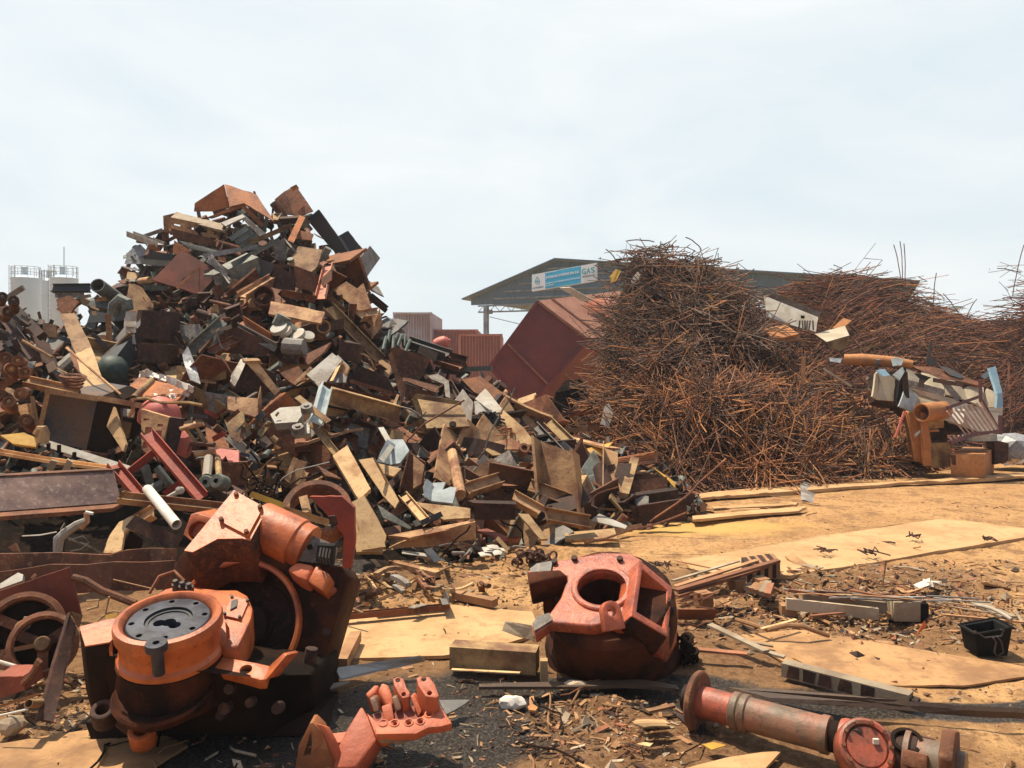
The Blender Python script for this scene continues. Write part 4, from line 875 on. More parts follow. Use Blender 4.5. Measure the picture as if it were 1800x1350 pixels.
pl(Z5,'1510,415 1670,520 1650,545 1590,480','yellow','yellowish plate edge behind the stacked dark beams',k=1,off=.05)
pl(Z5,'1440,390 1550,345 1550,400 1400,420','rust','long rust angle flat behind the standing plank',k=.5,off=0)
for i in range(6): bm(Z5,(1235,395+i*3),(1530,345+i*7),9,'R','rustorange','one of the curved rust bars bundled beyond the standing plank',off=.1,bend=.05,group='curved rust bars beyond the standing plank')
pl(Z5,'1185,448 1322,405 1326,515 1190,492','rust','square rust plate left of the standing plank',k=.35,off=.3,lm='the square rust plate')
pl(Z5,'1022,442 1112,435 1105,500 1015,510','tan','bright tan square plate in the right foot',k=.9,off=.5,lm='the bright tan square')
bm(Z5,(825,410),(1105,425),26,'L','tan','tan angle lying level above the bright tan square',off=.4)
bm(Z5,(905,450),(990,505),50,'U','rust','rust channel left of the bright tan square',off=.4)
bm(Z5,(895,210),(1065,390),62,'U','steel','dark channel of the parallel pair sloping down the right flank',off=.35,roll=15,lm='the parallel channels')
bm(Z5,(970,180),(1118,325),56,'U','olive','dusty channel of the parallel pair sloping down the right flank',off=.3,roll=15)
pl(Z5,'1160,330 1312,290 1222,386','yellow','bright yellow tan triangle of plate on the right flank',k=1.3,off=.2,lm='the yellow triangle')
pl(Z5,'1150,330 1222,386 1190,440 1130,360','rustdark','dark underside plate below the yellow triangle',k=0,off=.2)
for u,v in((835,345),(875,350),(910,365)):
    p=P(*Z5(u,v),hd(*Z5(u,v),.45)); mb=MB(); lathe(mb,p,(.2,-.75,.6),[(.035,0),(.035,.1),(.06,.1),(.065,.02),(.065,-.05)],14); build('pipe_ring',mb,'rust',label='short rusty pipe collar in the row of three on the right flank',cat='pipe ring',group='row of three pipe collars')
pl(Z5,'830,290 910,280 960,395 820,400','rustorange','orange rust plate holding the three pipe collars',k=.8,off=.35)
pl(Z5,'690,290 780,270 870,330 700,330','tan','tan torn plate on the right flank below the pale grey plate',k=.9,off=.4)
for i in range(22):
    u,v=R.uniform(700,830),R.uniform(195,260); bm(Z5,(u,v),(u+R.uniform(30,80),v+R.uniform(-25,30)),6,'R','rustorange','thin orange rod in the rust nest right of the dark fibre clump',off=.5,bend=R.uniform(-.2,.2),group='rust nest of thin orange rods')
pl(Z5,[('0,562 118,785 95,870 -40,870 -70,700',1.0,.15)],'pale','big pale cut plate with a square hole at the left foot',off=.45,lm='the pale cut plate',th=.04)
pl(Z5,'-25,740 12,735 12,752 -20,758','oil','square dark patch painted as a shaded hole in the pale cut plate',k=1.0,kx=.15,off=.52,name='painted_hole',cat='bolt')  # dark patch paints the shade of the square hole
pl(Z5,[('125,785 575,697 585,725 240,800',1.8,0),('240,800 585,712 590,800 330,845 130,850',-.05,0),('560,697 582,695 592,800 575,790',.3,.5)],'tan','long tan beam lying at the front foot with a dark web',name='beam_offcut',cat='steel beam',off=.45,lm='the front foot beam',th=.03)
pl(Z5,'245,600 330,615 560,640 560,690 420,700','pale','pale tan channel heap end above the front foot beam',k=1.2,off=.45)
bm(Z5,(205,570),(330,715),50,'U','pale','pale channel sloping down right to the front foot beam',off=.55,roll=20)
bm(Z5,(300,720),(410,670),30,'F','steel','small dark steel tab above the front foot beam',off=.6)
pl(Z5,'70,620 250,740 240,750 100,690','greygreen','dark grey angle plate above the front foot beam, left',k=.6,off=.4)
bm(Z5,(155,670),(270,600),40,'U','rust','rust channel left of the pale sloping channel',off=.45)
bm(Z5,(200,872),(345,890),32,'F','palegrey','pale grey flat bar lying before the front foot beam',off=.1,roll=60)
bm(Z5,(335,855),(390,920),42,'F','palegrey','short pale grey flat bar tipped toward the viewer, before the heap foot',off=.1,roll=30)
pl(Z5,'590,755 650,745 760,790 740,815','redbrown','red brown plate lying before the dark box at the foot',k=1.5,off=.2)
for i in range(5): bm(Z5,(725+i*4,800+i*9),(830-i*3,795+i*10),12,'U','rustorange','curved orange rust strip in the fan on the ground before the foot',off=.12,bend=.12,group='fan of curved orange strips')
bm(Z5,(700,795),(760,860),22,'F','pale','pale lath leaning in the foil scraps before the foot',off=.3)
for i in range(7):
    u,v=650+R.uniform(-40,60),865+R.uniform(-20,40); pl(Z0,' '.join('%.1f,%.1f'%Z5(u+dx,v+dy) for dx,dy in((-35,-8),(20,-14),(40,8),(-20,12))),'white','shiny white crumpled foil scrap on the ground before the heap foot',k=1.8,off=.15,th=.003,bend=.12,name='foil_scrap',cat='foil',group='white foil scraps')
for i in range(40):
    u,v=R.uniform(400,820),R.uniform(800,940); bm(Z5,(u,v),(u+R.uniform(-90,90),v+R.uniform(-35,35)),R.uniform(6,16),R.choice('FRLU'),R.choice(('rust','grey','tan','olive','greygreen')),'small bent metal strip in the litter before the heap foot',off=.08,bend=R.uniform(-.2,.2),group='metal strip litter before the heap foot')
mb=MB(); c=G(940,985,.06)
for i in range(26):
    a=R.uniform(0,6.28); p=c+V(R.gauss(0,.06),R.gauss(0,.035),R.uniform(-.03,.07)); lathe(mb,p,randdir(),[(.03,-.008),(.042,-.008),(.042,.008),(.03,.008),(.03,-.008)],10)
build('chain_heap',mb,'rustdark',label='small heap of dark rusty chain on the ground before the right foot',cat='chain')
# --- left part
bm(Z5,(90,390),(160,290),30,'F','palegrey','pale strap leaning above the upper white sheet',off=.7)
# ------------------------------------------------------------------ left machinery pile
GL='machine scrap on the left'
def lp(*a,**k): k.setdefault('group',GL); return pl(*a,**k)
def lb(*a,**k): k.setdefault('group',GL); return bm(*a,**k)
rt=root('steel_tank',P(*A5(500,420),7.6),'dark blue black steel tank with a dusty rim in the left pile','tank',GL)
mb=MB(); pp=pplane(parse(A5,'365,205 735,262 650,645 288,560'),7.6,.12); prism(mb,pp,V(.05,.6,.1)); build('front_panel',mb,'bluedark',rt)
mb=MB(); pp=pplane(parse(A5,'742,250 852,300 842,640 660,648'),7.62,.0,.3); prism(mb,pp,V(.05,.5,.1)); build('side_panel',mb,'oil',rt)
for a,b,s in(((350,200),(745,262),.05),((745,255),(1060,312),.05),((362,205),(284,560),.04)):
    mb=MB(); extr(mb,'S',P(*A5(*a),7.55),P(*A5(*b),7.55),s); build('rim',mb,'tan',rt)
mark(parse(A5,'290,200 850,640'),'the blue black tank')
lp(A5,'805,470 857,320 945,600 928,660','pale','pale tan board leaning right of the blue black tank',k=.5,kx=-.4,d=7.45,th=.03,lm='the leaning pale board')
lb(A5,(915,335),(930,600),14,'S','rust','thin rust post beside the leaning pale board',d=7.5)
lp(A5,'900,330 1010,345 1000,400 905,385','palegrey','crumpled white scrap behind the thin rust post',k=.6,d=7.8)
lp(A5,'900,420 985,440 960,560 915,540','olive','yellow olive sheet behind the thin rust post',k=.3,d=7.8)
rt=root('slotted_cabinet',P(*A5(1180,520),7.3),'tan steel cabinet with slots and cut openings in front of the pink dome','cabinet',GL)
mb=MB(); mb0=MB(); prism(mb0,pplane(parse(A5,'1060,338 1275,402 1192,742 1068,640'),7.3,.3,-.1),V(0,.06,0)); cut=[]
for u,v,w_,h in((1085,420,45,16),(1200,462,44,20),(1190,540,60,80),(1110,520,50,90),(1100,610,40,50)):
    q=MB(); cpt=P(*A5(u,v),7.3); s=7.3/F/4.2857; box(q,cpt,w_*s,.6,h*s); cut.append(q)
build('slotted_front',cutobj(mb0,cut),'tan',rt)
mb=MB(); prism(mb,pplane(parse(A5,'1278,400 1362,412 1272,762 1195,740'),7.32,.1,.2),V(.02,.05,0)); build('side_panel',mb,'rustdark',rt)
mark(parse(A5,'1060,340 1360,760'),'the slotted cabinet')
lp(A5,'1080,470 1240,480 1220,700 1080,660','pink','pink painted sheet behind the cabinet openings',k=.1,d=7.55)
mb=MB(); lathe(mb,P(*A5(1200,375),7.8),(.1,-.35,.9),[(.2,-.05),(.19,.02),(.16,.09),(.1,.14),(.04,.16),(0,.163)],28); build('pink_dome',mb,'pink',label='faded pink dome rising behind the slotted cabinet',cat='dome',group=GL); LM.append((*A5(1200,330),'the pink dome'))
mb=MB(); lathe(mb,P(*A5(1345,590),7.6),(.3,-.3,.8),[(.13,-.1),(.12,.03),(.08,.1),(0,.13)],20); build('pink_dome',mb,'pink',label='smaller pink cone shaped cap right of the slotted cabinet',cat='dome',group=GL)
# red A frame
rt=root('welded_trestle',P(*A5(1150,700),6.6),'bright red painted steel A frame lying in the left pile','frame',GL)
for a,b,s,rl,d0,d1,m_ in(((1105,515),(1520,1000),.105,20,6.6,6.3,'redpaint'),((1185,645),(955,830),.06,10,6.65,6.5,'redpaint'),((850,752),(1030,965),.1,35,6.45,6.3,'redpaint'),((1390,880),(1245,985),.07,0,6.6,6.5,'redpaint')):
    mb=MB(); extr(mb,'U',P(*A5(*a),d0),P(*A5(*b),d1),s,rl); build('leg' if s>.09 else 'brace',mb,m_,rt)
mb=MB(); tube(mb,[P(*A5(1230,1025),6.15),P(*A5(1355,955),6.2)],.018,8); lathe(mb,P(*A5(1355,952),6.2),(0,-1,.2),[(0,-.03),(.03,-.02),(.03,.02),(0,.03)],10); build('rod_link',mb,'palegrey',label='pale steel tie rod with a ball end beside the red frame',cat='rod',group=GL)
mark(parse(A5,'850,515 1520,1000'),'the red frame')
# big girder
rt=root('big_girder',P(*A5(450,960),6.0),'big mottled purple brown girder lying level at the left edge','girder',GL)
g0,g1,g2,g3=[P(*A5(*q),d) for q,d in(((-160,850),5.75),((855,792),6.35),((915,1040),6.2),((-160,1120),5.55))]
mb=MB(); plate(mb,[g0,g1,g2,g3],.03,bend=.004,jag=.002); build('web',mb,'girder',rt)
mb=MB(); q=V(0,-.13,-.02); plate(mb,[g3+q,g2+q,g2+V(0,.14,.0),g3+V(0,.14,0)],.03,jag=.002,bend=.002); build('flange',mb,'rust',rt)
mb=MB(); q=V(0,-.02,0); plate(mb,[g0+q,g1+q,g1+V(0,.14,.0),g0+V(0,.14,0)],.03,jag=.002,bend=.002); build('flange',mb,'rust',rt)
mark(parse(A5,'0,840 915,1100'),'the purple brown girder')
lb(A5,(-60,650),(830,785),52,'U','pale','long yellow tan channel above the purple brown girder',d=6.7,roll=60,lm='the yellow tan channel',bend=-.01)
lb(A5,(320,590),(960,790),62,'F','palegrey','pale grey slotted strap below the blue black tank',d=6.9,roll=35,lm='the slotted strap')
for u,v in((365,620),(445,635),(560,690)):  # dark blocks paint the shade inside the slots
    mb=MB(); c=P(*A5(u,v),6.84); box(mb,c,.02,.03,.06); build('painted_hole',mb,'oil',label='dark patch painted as a shaded slot in the pale grey slotted strap',cat='bolt',group='dark painted slots in the slotted strap')
for u in(375,495): lb(A5,(u,800),(u+35,725),46,'B','woodgrey','short stub post under the yellow tan channel, %s one'%('left' if u<400 else 'right'),d=6.6)
lp(A5,'0,535 180,515 290,560 270,625 100,600','yellow','dusty ochre curved guard at the left edge under the rollers',k=.9,d=6.9,bend=.05)
mb=MB(); tube(mb,[P(*A5(u,v),6.8) for u,v in((270,530),(300,490),(325,490),(335,520),(320,590))],[.03,.035,.04,.045,.05],8); build('hook_casting',mb,'pale',label='small pale hook shaped casting on top of the ochre guard',cat='hook',group=GL)
# rollers
for i,(u,v,Zr,s) in enumerate(((75,30,A5,48),(160,222,A5,46),(72,292,A5,46),(200,432,A5,50),(5,232,A5,44),(190,60,A5,44),(28,540,Z2,30),(52,590,Z2,30),(88,552,Z2,26),(45,755,Z2,28),(10,250,Z2,22),(65,272,Z2,24),(38,322,Z2,26))):
    px=Zr(u,v); d=7.4-.1*(i%3); c=P(*px,d); r=s/Zr.s*d/F; rt=root('track_roller',c,['rusty track roller at the top of the roller chain, left pile','rusty track roller with a deep hub left of the blue black tank','rusty track roller second from the left edge','lowest rusty track roller beside the blue black tank','rusty track roller cut by the left picture edge','rusty track roller partly behind the topmost one','rusty roller in the upper chain, left one of a close pair','rusty roller in the upper chain, right one of a close pair','rusty roller above the close pair in the chain','small rusty roller just over the ochre guard','worn dark roller cap at the far left skyline','dark roller on the far left slope, upper','dark roller on the far left slope, lower'][i],'roller','track rollers in the left pile')
    ax=V(.45+R.uniform(-.2,.2),-.8,.1+R.uniform(-.1,.2)); mb=MB(); lathe(mb,c,ax,[(r*.55,.03),(r*.6,.05),(r*.95,.05),(r,.03),(r,-.03),(r*.75,-.05),(r*.75,-.15),(r,-.17),(r,-.22),(0,-.22)],20); build('rim',mb,'rust' if i<10 else 'rustdark',rt)
    mb=MB(); lathe(mb,c,ax,[(0,.075),(r*.22,.075),(r*.25,.06),(r*.25,.035),(r*.56,.03)],16); build('hub',mb,'tan' if i<10 else 'grey',rt)
    HB.append((px[0]-12,px[1]-12,px[0]+12,px[1]+12))
lb(A5,(200,130),(590,215),74,'I','tan','dusty tan beam lying along the top of the blue black tank',d=7.7,roll=40,lm='the tan beam on the tank')
lb(A5,(0,170),(120,100),60,'B','rust','rust link plate joining the upper track rollers',d=7.6)
lp(A5,'130,320 210,290 290,440 160,400','tan','tan roller bracket plate above the lowest roller',k=.6,d=7.6)
lb(A5,(240,240),(285,480),30,'F','tan','tan strip standing at left rim of the blue black tank',d=7.5,roll=30)
mb=MB(); c=P(*A5(550,140),7.6)
for j in range(4): lathe(mb,c+V(0,0,-.05+j*.033),(.12,-.1,1),[(.07+.012*j,0),(.085+.012*j,.013),(.07+.012*j,.026),(.055+.012*j,.013),(.07+.012*j,0)],18)
build('coil_spring',mb,'rust',label='squat rusty coil of rings on the tan tank beam',cat='spring',group=GL)
# tall folded tan beam
rt=root('folded_beam',P(*Z2(400,520),8.6),'tall folded tan steel beam leaning across the left pile','steel beam',GL)
mb=MB(); plate(mb,[P(*Z2(*q),d) for q,d in(((285,330),9.2),((352,320),9.25),((435,485),8.7),((360,520),8.6))],.02,bend=.01); build('flange',mb,'tan',rt)
mb=MB(); plate(mb,[P(*Z2(*q),d) for q,d in(((360,520),8.6),((435,485),8.7),((512,715),8.0),((400,690),7.9))],.02,bend=.01); build('flange',mb,'pale',rt)
mb=MB(); plate(mb,[P(*Z2(*q),d) for q,d in(((318,480),8.75),((360,515),8.6),((415,700),7.9),((345,560),8.4))],.02,bend=.01); build('web',mb,'rust',rt)
mark(parse(Z2,'285,320 512,715'),'the folded tan beam')
lb(Z2,(315,490),(572,712),12,'R','tan','long thin rust rod lying over the folded tan beam',off=0,d=8.0,da=.4,db=-.2,bend=.03)
lp(Z2,'265,260 330,240 375,270 330,330 290,330','rustorange','crumpled rusty cap on top of the folded tan beam',k=.5,d=9.3,bend=.1)
for i in range(14): 
    u,v=R.uniform(270,460),R.uniform(240,340); lb(Z2,(u,v),(u+R.uniform(-40,50),v+R.uniform(-25,25)),R.uniform(8,20),R.choice('FLU'),R.choice(('pale','grey','tan','greygreen')),'small bent strip in the litter at the head of the folded tan beam',d=9.4,bend=R.uniform(-.1,.1),group='strips at the head of the folded beam')
lb(Z2,(250,208),(430,206),38,'I','steel','dark blue grey girder lying level before the silos',d=11,roll=20,lm='the girder before the silos')
lb(Z2,(262,240),(400,240),24,'F','grey','grey strip below the girder before the silos',d=11)
lb(Z2,(462,192),(560,260),66,'P','greygreen','wide grey pipe with its open mouth tilted to the sky, left shoulder',d=10.9,da=-.15,db=.4,lm='the open mouthed pipe')
lb(Z2,(435,280),(540,300),50,'I','greygreen','grey green beam under the open mouthed pipe',d=10.8,roll=30)
mb=MB(); tube(mb,[P(*Z2(u,v),10.4) for u,v in((535,340),(545,290),(575,262),(600,275),(606,310))],[.07,.08,.085,.08,.075],10); build('pipe_elbow',mb,'greygreen',label='curved grey pipe elbow right of the open mouthed pipe',cat='pipe',group=GL)
lb(Z2,(512,330),(522,495),26,'B','tan','upright tan post in the left hollow',d=9.8,lm='the upright tan post')
lp(Z2,'412,430 500,428 512,492 440,535','wood','brown board in the shade left of the upright tan post',k=.3,d=9.7)
lb(Z2,(440,425),(500,490),26,'F','steel','dark diagonal bar on the brown board',d=9.55)
lb(Z2,(440,525),(625,490),22,'L','tan','tan angle lying level under the upright tan post',d=9.6)
for i in range(6): lp(Z2,' '.join('%d,%d'%(u,v) for u,v in((585+R.uniform(0,30),320+i*28),(640+R.uniform(-20,5),315+i*28),(645,360+i*28),(580+R.uniform(0,25),365+i*28))),'sack','pale shredded sheet clinging to the upright bars of the left hollow',k=.3,kx=R.uniform(-.5,.5),d=9.7,bend=.12,th=.004,name='cloth_rag',cat='rag',group='pale shreds in the left hollow')
lb(Z2,(628,350),(632,520),26,'I','grey','grey upright channel beside the pale shreds',d=9.8)
mb=MB(); a,b=P(*Z2(475,605),8.9),P(*Z2(590,605),9.0); ax=(b-a).normalized(); Lg=(b-a).length; lathe(mb,a,ax,[(0,-.05),(.1,-.03),(.17,.03),(.19,.1),(.19,Lg-.1),(.17,Lg-.03),(.1,Lg+.03),(0,Lg+.05)],22); build('gas_tank',mb,'hose',label='dull green rounded tank in the shade behind the folded tan beam',cat='tank',group=GL)
lb(Z2,(0,275),(112,203),26,'B','grey','grey bar sticking up at the far left skyline',d=9.6,lm='the far left grey bar')
lb(Z2,(62,290),(200,435),40,'B','rustdark','dark heavy bar sloping down right on the far left slope',d=9.2,da=.3,db=-.3,lm='the dark sloping bar')
lb(Z2,(0,320),(150,520),44,'L','rustdark','dark chain link rail parallel below the dark sloping bar',d=8.9,da=.3,db=-.3)
lb(Z2,(105,455),(245,535),14,'R','tan','thin tan rod on the far left slope',d=8.6)
for i in range(26):
    u,v=R.uniform(0,120),R.uniform(330,520); lb(Z2,(u,v),(u+R.uniform(20,50),v+R.uniform(20,50)),R.uniform(14,30),R.choice('BUL'),R.choice(('rustdark','grey','greygreen','steel')),'small track link in the dark chain on the far left slope',d=8.8+R.uniform(-.2,.4),group='track links on the far left slope')
lp(Z2,'205,370 265,380 265,440 200,435','tan','small tan box face left of the folded tan beam',k=.2,d=9.1)
bm(Z2,(225,590),(260,570),40,'F','white','white torn card by the tan tank beam',d=8.0,name='card_scrap',cat='scrap',group=GL)
for i in range(8): lb(Z2,(270+i*6,585+i*3),(330+i*5,625+i*2),5,'R','tan','thin tan wire in the loose bunch left of the folded tan beam',d=8.1,bend=.1,group='bunch of thin tan wires')
# bright foil topped frame
rt=root('foil_rimmed_plate',P(*A5(1180,180),8.2),'red brown holed plate with bright silvery broken rim right of the folded beam','steel plate',GL)
mb=MB(); plate(mb,pplane(parse(A5,'905,228 1050,90 1430,180 1330,275'),8.2,1.3),.03,bend=.01); build('plate',mb,'rustorange',rt)
for a,b in(((1050,85),(1120,60)),((1110,70),(1280,120)),((1270,120),(1440,185)),((1440,185),(1345,270))):
    mb=MB(); 
    for j in range(6):
        t=j/6; p=P(*A5(a[0]+(b[0]-a[0])*t,a[1]+(b[1]-a[1])*t),8.15); q=P(*A5(a[0]+(b[0]-a[0])*(t+.2)+R.uniform(-6,6),a[1]+(b[1]-a[1])*(t+.2)+R.uniform(-8,8)),8.15); extr(mb,'F',p,q,.07,R.uniform(-30,60))
    build('foil_rim',mb,'white',rt)
mark(parse(A5,'905,60 1440,275'),'the foil rimmed plate')
for i in range(8):
    u,v=R.uniform(1150,1330),R.uniform(180,260); lp(A5,'%d,%d %d,%d %d,%d'%(u,v,u+R.uniform(20,50),v+R.uniform(-10,10),u+10,v+R.uniform(15,30)),'white','small silvery flake on the foil rimmed plate',k=1.4,d=8.05,th=.003,group='silvery flakes on the foil rimmed plate',name='foil_scrap',cat='foil')
lb(A5,(1010,255),(1145,125),52,'P','olive','short olive pipe lying on the foil rimmed plate',d=7.9,da=-.2,db=.1)
mb=MB(); tube(mb,[P(*A5(u,v),7.6) for u,v in((980,270),(1005,300),(1000,350),(970,395))],.02,7); build('hose_stub',mb,'tan',label='bent tan hose end hanging before the leaning pale board',cat='hose',group=GL)
mb=MB(); tube(mb,[P(*A5(u,v),7.7) for u,v in((1000,265),(1100,255),(1200,290),(1420,290),(1520,310))],.016,6); build('hose_stub',mb,'olive',label='long olive hose running right from the short olive pipe',cat='hose',group=GL)
# hydraulic cluster centre
rt=root('hydraulic_ram',P(*A5(1565,780),6.7),'pale hydraulic ram with a green head hanging in the centre pile','ram',GL)
mb=MB(); extr(mb,'R',P(*A5(1572,705),6.8),P(*A5(1558,850),6.6),.075); build('barrel',mb,'palegrey',rt)
mb=MB(); lathe(mb,P(*A5(1560,900),6.6),(.1,-.9,.3),[(.02,.07),(.05,.07),(.062,.04),(.062,-.07),(0,-.07)],18); build('green_head',mb,'greygreen',rt)
rt=root('hydraulic_ram',P(*A5(1650,880),6.7),'second hydraulic ram, darker, right of the pale one','ram',GL)
mb=MB(); extr(mb,'R',P(*A5(1640,700),6.9),P(*A5(1650,840),6.6),.05); build('barrel',mb,'olive',rt)
mb=MB(); lathe(mb,P(*A5(1655,890),6.6),(-.1,-.9,.3),[(.02,.07),(.055,.07),(.066,.04),(.066,-.07),(0,-.07)],18); build('green_head',mb,'greygreen',rt)
mark(parse(A5,'1520,690 1700,940'),'the green headed rams')
for (a,b,s,kd,m_,lab) in (((1360,490),(1530,450),36,'R','tan','tan roller shaft right of the slotted cabinet'),((1385,470),(1480,590),26,'F','olive','olive lever plate, left of a pair, above the rams'),((1470,460),(1560,600),26,'F','olive','olive lever plate, right of a pair, above the rams'),((1440,600),(1620,610),34,'R','rust','rust cross shaft above the green headed rams'),((1470,680),(1620,660),44,'R','tan','tan lower cross shaft at the top of the rams'),((1410,690),(1440,590),22,'F','rustorange','orange strip hanging left of the rams'),((1520,720),(1530,830),18,'F','pale','pale strip left beside the pale ram'),((1600,720),(1640,830),18,'F','olive','olive strip between the two rams'),((1540,350),(1640,400),30,'U','redpaint','red jagged channel above the lever plates'),((1600,410),(1700,340),24,'L','redbrown','red brown angle above the lever plates'),((1700,430),(1800,350),30,'U','rust','rust channel end at the top right of the lever plates'),((1600,570),(1690,520),40,'U','redpaint','red channel stub right of the lever plates'),((1420,380),(1560,400),26,'B','steel','dark bar under the long olive hose'),((1090,760),(1130,900),60,'B','greygreen','dark green lump beneath the red frame'),((1180,780),(1290,920),60,'R','greygreen','dark green drum beneath the red frame'),((1300,690),(1430,760),50,'B','rustdark','dark block right of the red frame middle')):
    lb(A5,a,b,s,kd,m_,lab,d=6.9)
lp(A5,'1615,650 1660,635 1800,650 1800,745 1720,740 1700,690 1660,740','pink','pink red jagged plate edge right of the green headed rams',k=1,d=6.9,lm='the pink jagged plate')
lp(A5,'1625,745 1860,735 1850,905 1700,915','rust','rust brown panel below the pink jagged plate',k=-.1,d=6.85,lm='the rust panel')
lp(A5,'1690,420 1830,340 1850,560 1740,560','olive','olive yellow sheet right of the lever plates',k=.6,d=7.4,bend=.06,lm='the olive sheet')
lb(Z3,(0,770),(190,940),60,'U','palegrey','curved grey green rail under the olive yellow sheet',off=.5,bend=-.12)
for i in range(34):
    u,v=R.uniform(60,330),R.uniform(620,1130); lb(Z3,(u,v),(u+R.uniform(-60,60),v+R.uniform(-50,60)),R.uniform(14,44),R.choice('RBLUF'),R.choice(('rustdark','rust','olive','greygreen','tan','steel')),'small greasy lever or link in the machine tangle, centre pile',off=.75,bend=R.uniform(-.1,.1),group='greasy links in the machine tangle',name='machine_link',cat='machine part')
mb=MB()
for i in range(5):
    p=P(*Z3(R.uniform(100,340),R.uniform(650,1120)),6.7); q=[p]
    for j in range(5): q.append(q[-1]+V(R.gauss(.02,.04),R.gauss(0,.02),R.gauss(-.03,.04)))
    tube(mb,q,.009,5)
build('hose_tangle',mb,'oil',label='loose dark hoses looping through the centre machine tangle',cat='hose',group=GL)
# tray, white pipe
lb(A5,(900,1005),(1690,1090),100,'U','tan','long shallow tan tray behind the orange gear housing',d=5.4,roll=55,lm='the shallow tan tray',da=.0,db=.2)
lb(A5,(900,1010),(950,960),24,'L','olive','olive end lip of the shallow tan tray',d=5.35)
bm(A5,(1110,940),(1330,1210),76,'P','white','white painted pipe leaning behind the orange gear housing',d=4.9,da=.25,db=-.1,lm='the white pipe',group=GL)
lp(Z4,'510,482 540,400 590,330 690,282 655,330 615,380 600,470 560,486','pale','pale curved rim of a broken disc left of the white pipe',k=.9,d=5.3,lm='the broken pale disc')
lp(Z4,'600,470 640,380 700,420 690,470','oil','dark hollow plate inside the broken pale disc',k=0,d=5.35)
lb(Z4,(650,330),(880,440),70,'B','rustdark','dark oily casting block under the white pipe',d=5.1,lm='the oily block')
lb(Z4,(640,350),(760,280),60,'I','tan','tan stub beam behind the broken pale disc',d=5.4,roll=40)
rt=root('pipe_fitting',P(*Z4(360,380),5.4),'pale twisted valve fitting with loose wires in the dark hollow under the girder','fitting',GL)
mb=MB(); tube(mb,[P(*Z4(u,v),5.4) for u,v in((285,475),(290,415),(320,385),(380,345),(430,320))],[.03,.035,.03,.028,.02],8); build('arm',mb,'palegrey',rt)
mb=MB(); tube(mb,[P(*Z4(u,v),5.4) for u,v in((400,360),(430,330),(428,285))],.018,6); build('lever',mb,'tan',rt)
for pts in(((300,370),(320,335),(325,360),(305,380)),((110,400),(200,395),(280,380)),((340,420),(410,400),(440,430),(400,465),(350,475))):
    mb=MB(); tube(mb,[P(*Z4(u,v),5.38) for u,v in pts],.005,5); build('wire',mb,'palegrey',rt)
lb(Z4,(425,282),(460,290),16,'R','white','small white plug on the valve fitting lever',d=5.35)
lp(Z4,'40,455 75,435 90,475 60,475','rust','rust shard at the left edge of the dark hollow',k=.3,d=5.4)
def sheet_strip(pts,d,th,h,m,label,name,cat):
    mb=MB(); top=[P(*Z4(u,v),d+dd) for u,v,dd in pts]; n=len(top); vs=[]
    for p in top: vs+= [p,p+V(0,-.03,-h),p+V(0,-.03+th,-h),p+V(0,th,0)]
    fs=[]
    for i in range(n-1):
        for j in range(4): fs.append((i*4+j,i*4+(j+1)%4,(i+1)*4+(j+1)%4,(i+1)*4+j))
    fs+=[(0,1,2,3),tuple(4*(n-1)+j for j in(3,2,1,0))]; mb.add(vs,fs); return build(name,mb,m,label=label,cat=cat,group=GL)
sheet_strip([(-60,488,0),(100,486,0),(300,482,.02),(450,490,0),(540,494,-.02),(620,470,0),(740,460,.05),(870,462,0)],4.9,.012,.2,'rust','upper wavy edged rust sheet left of the gear housing','rusty_sheet','sheet metal')
sheet_strip([(-60,585,0),(100,565,0),(250,540,.02),(420,542,0),(560,528,-.02),(700,530,0),(860,522,0)],4.75,.012,.16,'rust','lower wavy edged rust sheet left of the gear housing','rusty_sheet','sheet metal')
lp(Z4,'-60,690 340,555 400,795 -60,790','redbrown','dark red brown plate with a lit upper edge at the left edge',k=-.05,d=4.45,lm='the dark red brown plate',th=.012)
mb=MB(); tube(mb,[P(*Z4(u,v),4.4) for u,v in((360,605),(420,620),(500,670),(580,700),(670,735))],.022,8); build('hose_stub',mb,'rust',label='thick rusty hose running right to the gear housing',cat='hose',group=GL)
lb(Z4,(560,615),(770,665),6,'R','tan','thin rust rod beside the thick rusty hose',d=4.5)
lp(Z4,'0,635 90,580 115,590 110,620 0,660','palegrey','crumpled pale scrap on the dark red brown plate',k=1.4,d=4.6,bend=.05)
lb(Z4,(155,610),(175,590),14,'F','pale','tiny pale tab right of the crumpled pale scrap',d=4.55)
# ring + red housing right of the gear housing
rt=root('rusty_ring',P(*Z4(1580,250),5.9),'big rusty rim ring standing behind the gear housing','ring',GL)
c=P(*Z4(1570,275),5.9); mb=MB(); lathe(mb,c,(.2,-.62,.7),[(.185,-.08),(.185,.03),(.2,.06),(.24,.06),(.255,.02),(.255,-.08)],44); build('rim',mb,'rust',rt)
mb=MB(); extr(mb,'B',P(*Z4(1520,290),5.7),P(*Z4(1500,210),5.8),.06); build('lug',mb,'tan',rt)
lp(Z4,[('1530,205 1690,205 1750,260 1755,420 1735,560 1690,560 1700,400 1640,320',.1,.1)],'redpaint','faded red curved housing right of the big rusty ring',d=5.75,th=.12,bend=.02,lm='the faded red housing',name='machine_housing',cat='machine part')
lb(Z4,(1240,192),(1400,250),30,'B','yellow','yellow painted bar above the gear housing',d=5.6)
lb(Z4,(1400,268),(1625,335),34,'L','pale','pale angle bar lying right above the gear housing',d=5.5)
lb(Z4,(1640,300),(1655,350),36,'B','rustdark','dark block at the end of the pale angle bar',d=5.4)
mb=MB()
for i in range(9):
    p=P(*Z4(R.uniform(1200,1400),R.uniform(80,240)),5.7); q=[p]
    for j in range(5): q.append(q[-1]+V(R.gauss(.02,.06),R.gauss(0,.03),R.gauss(-.0,.05)))
    tube(mb,q,.007,5)
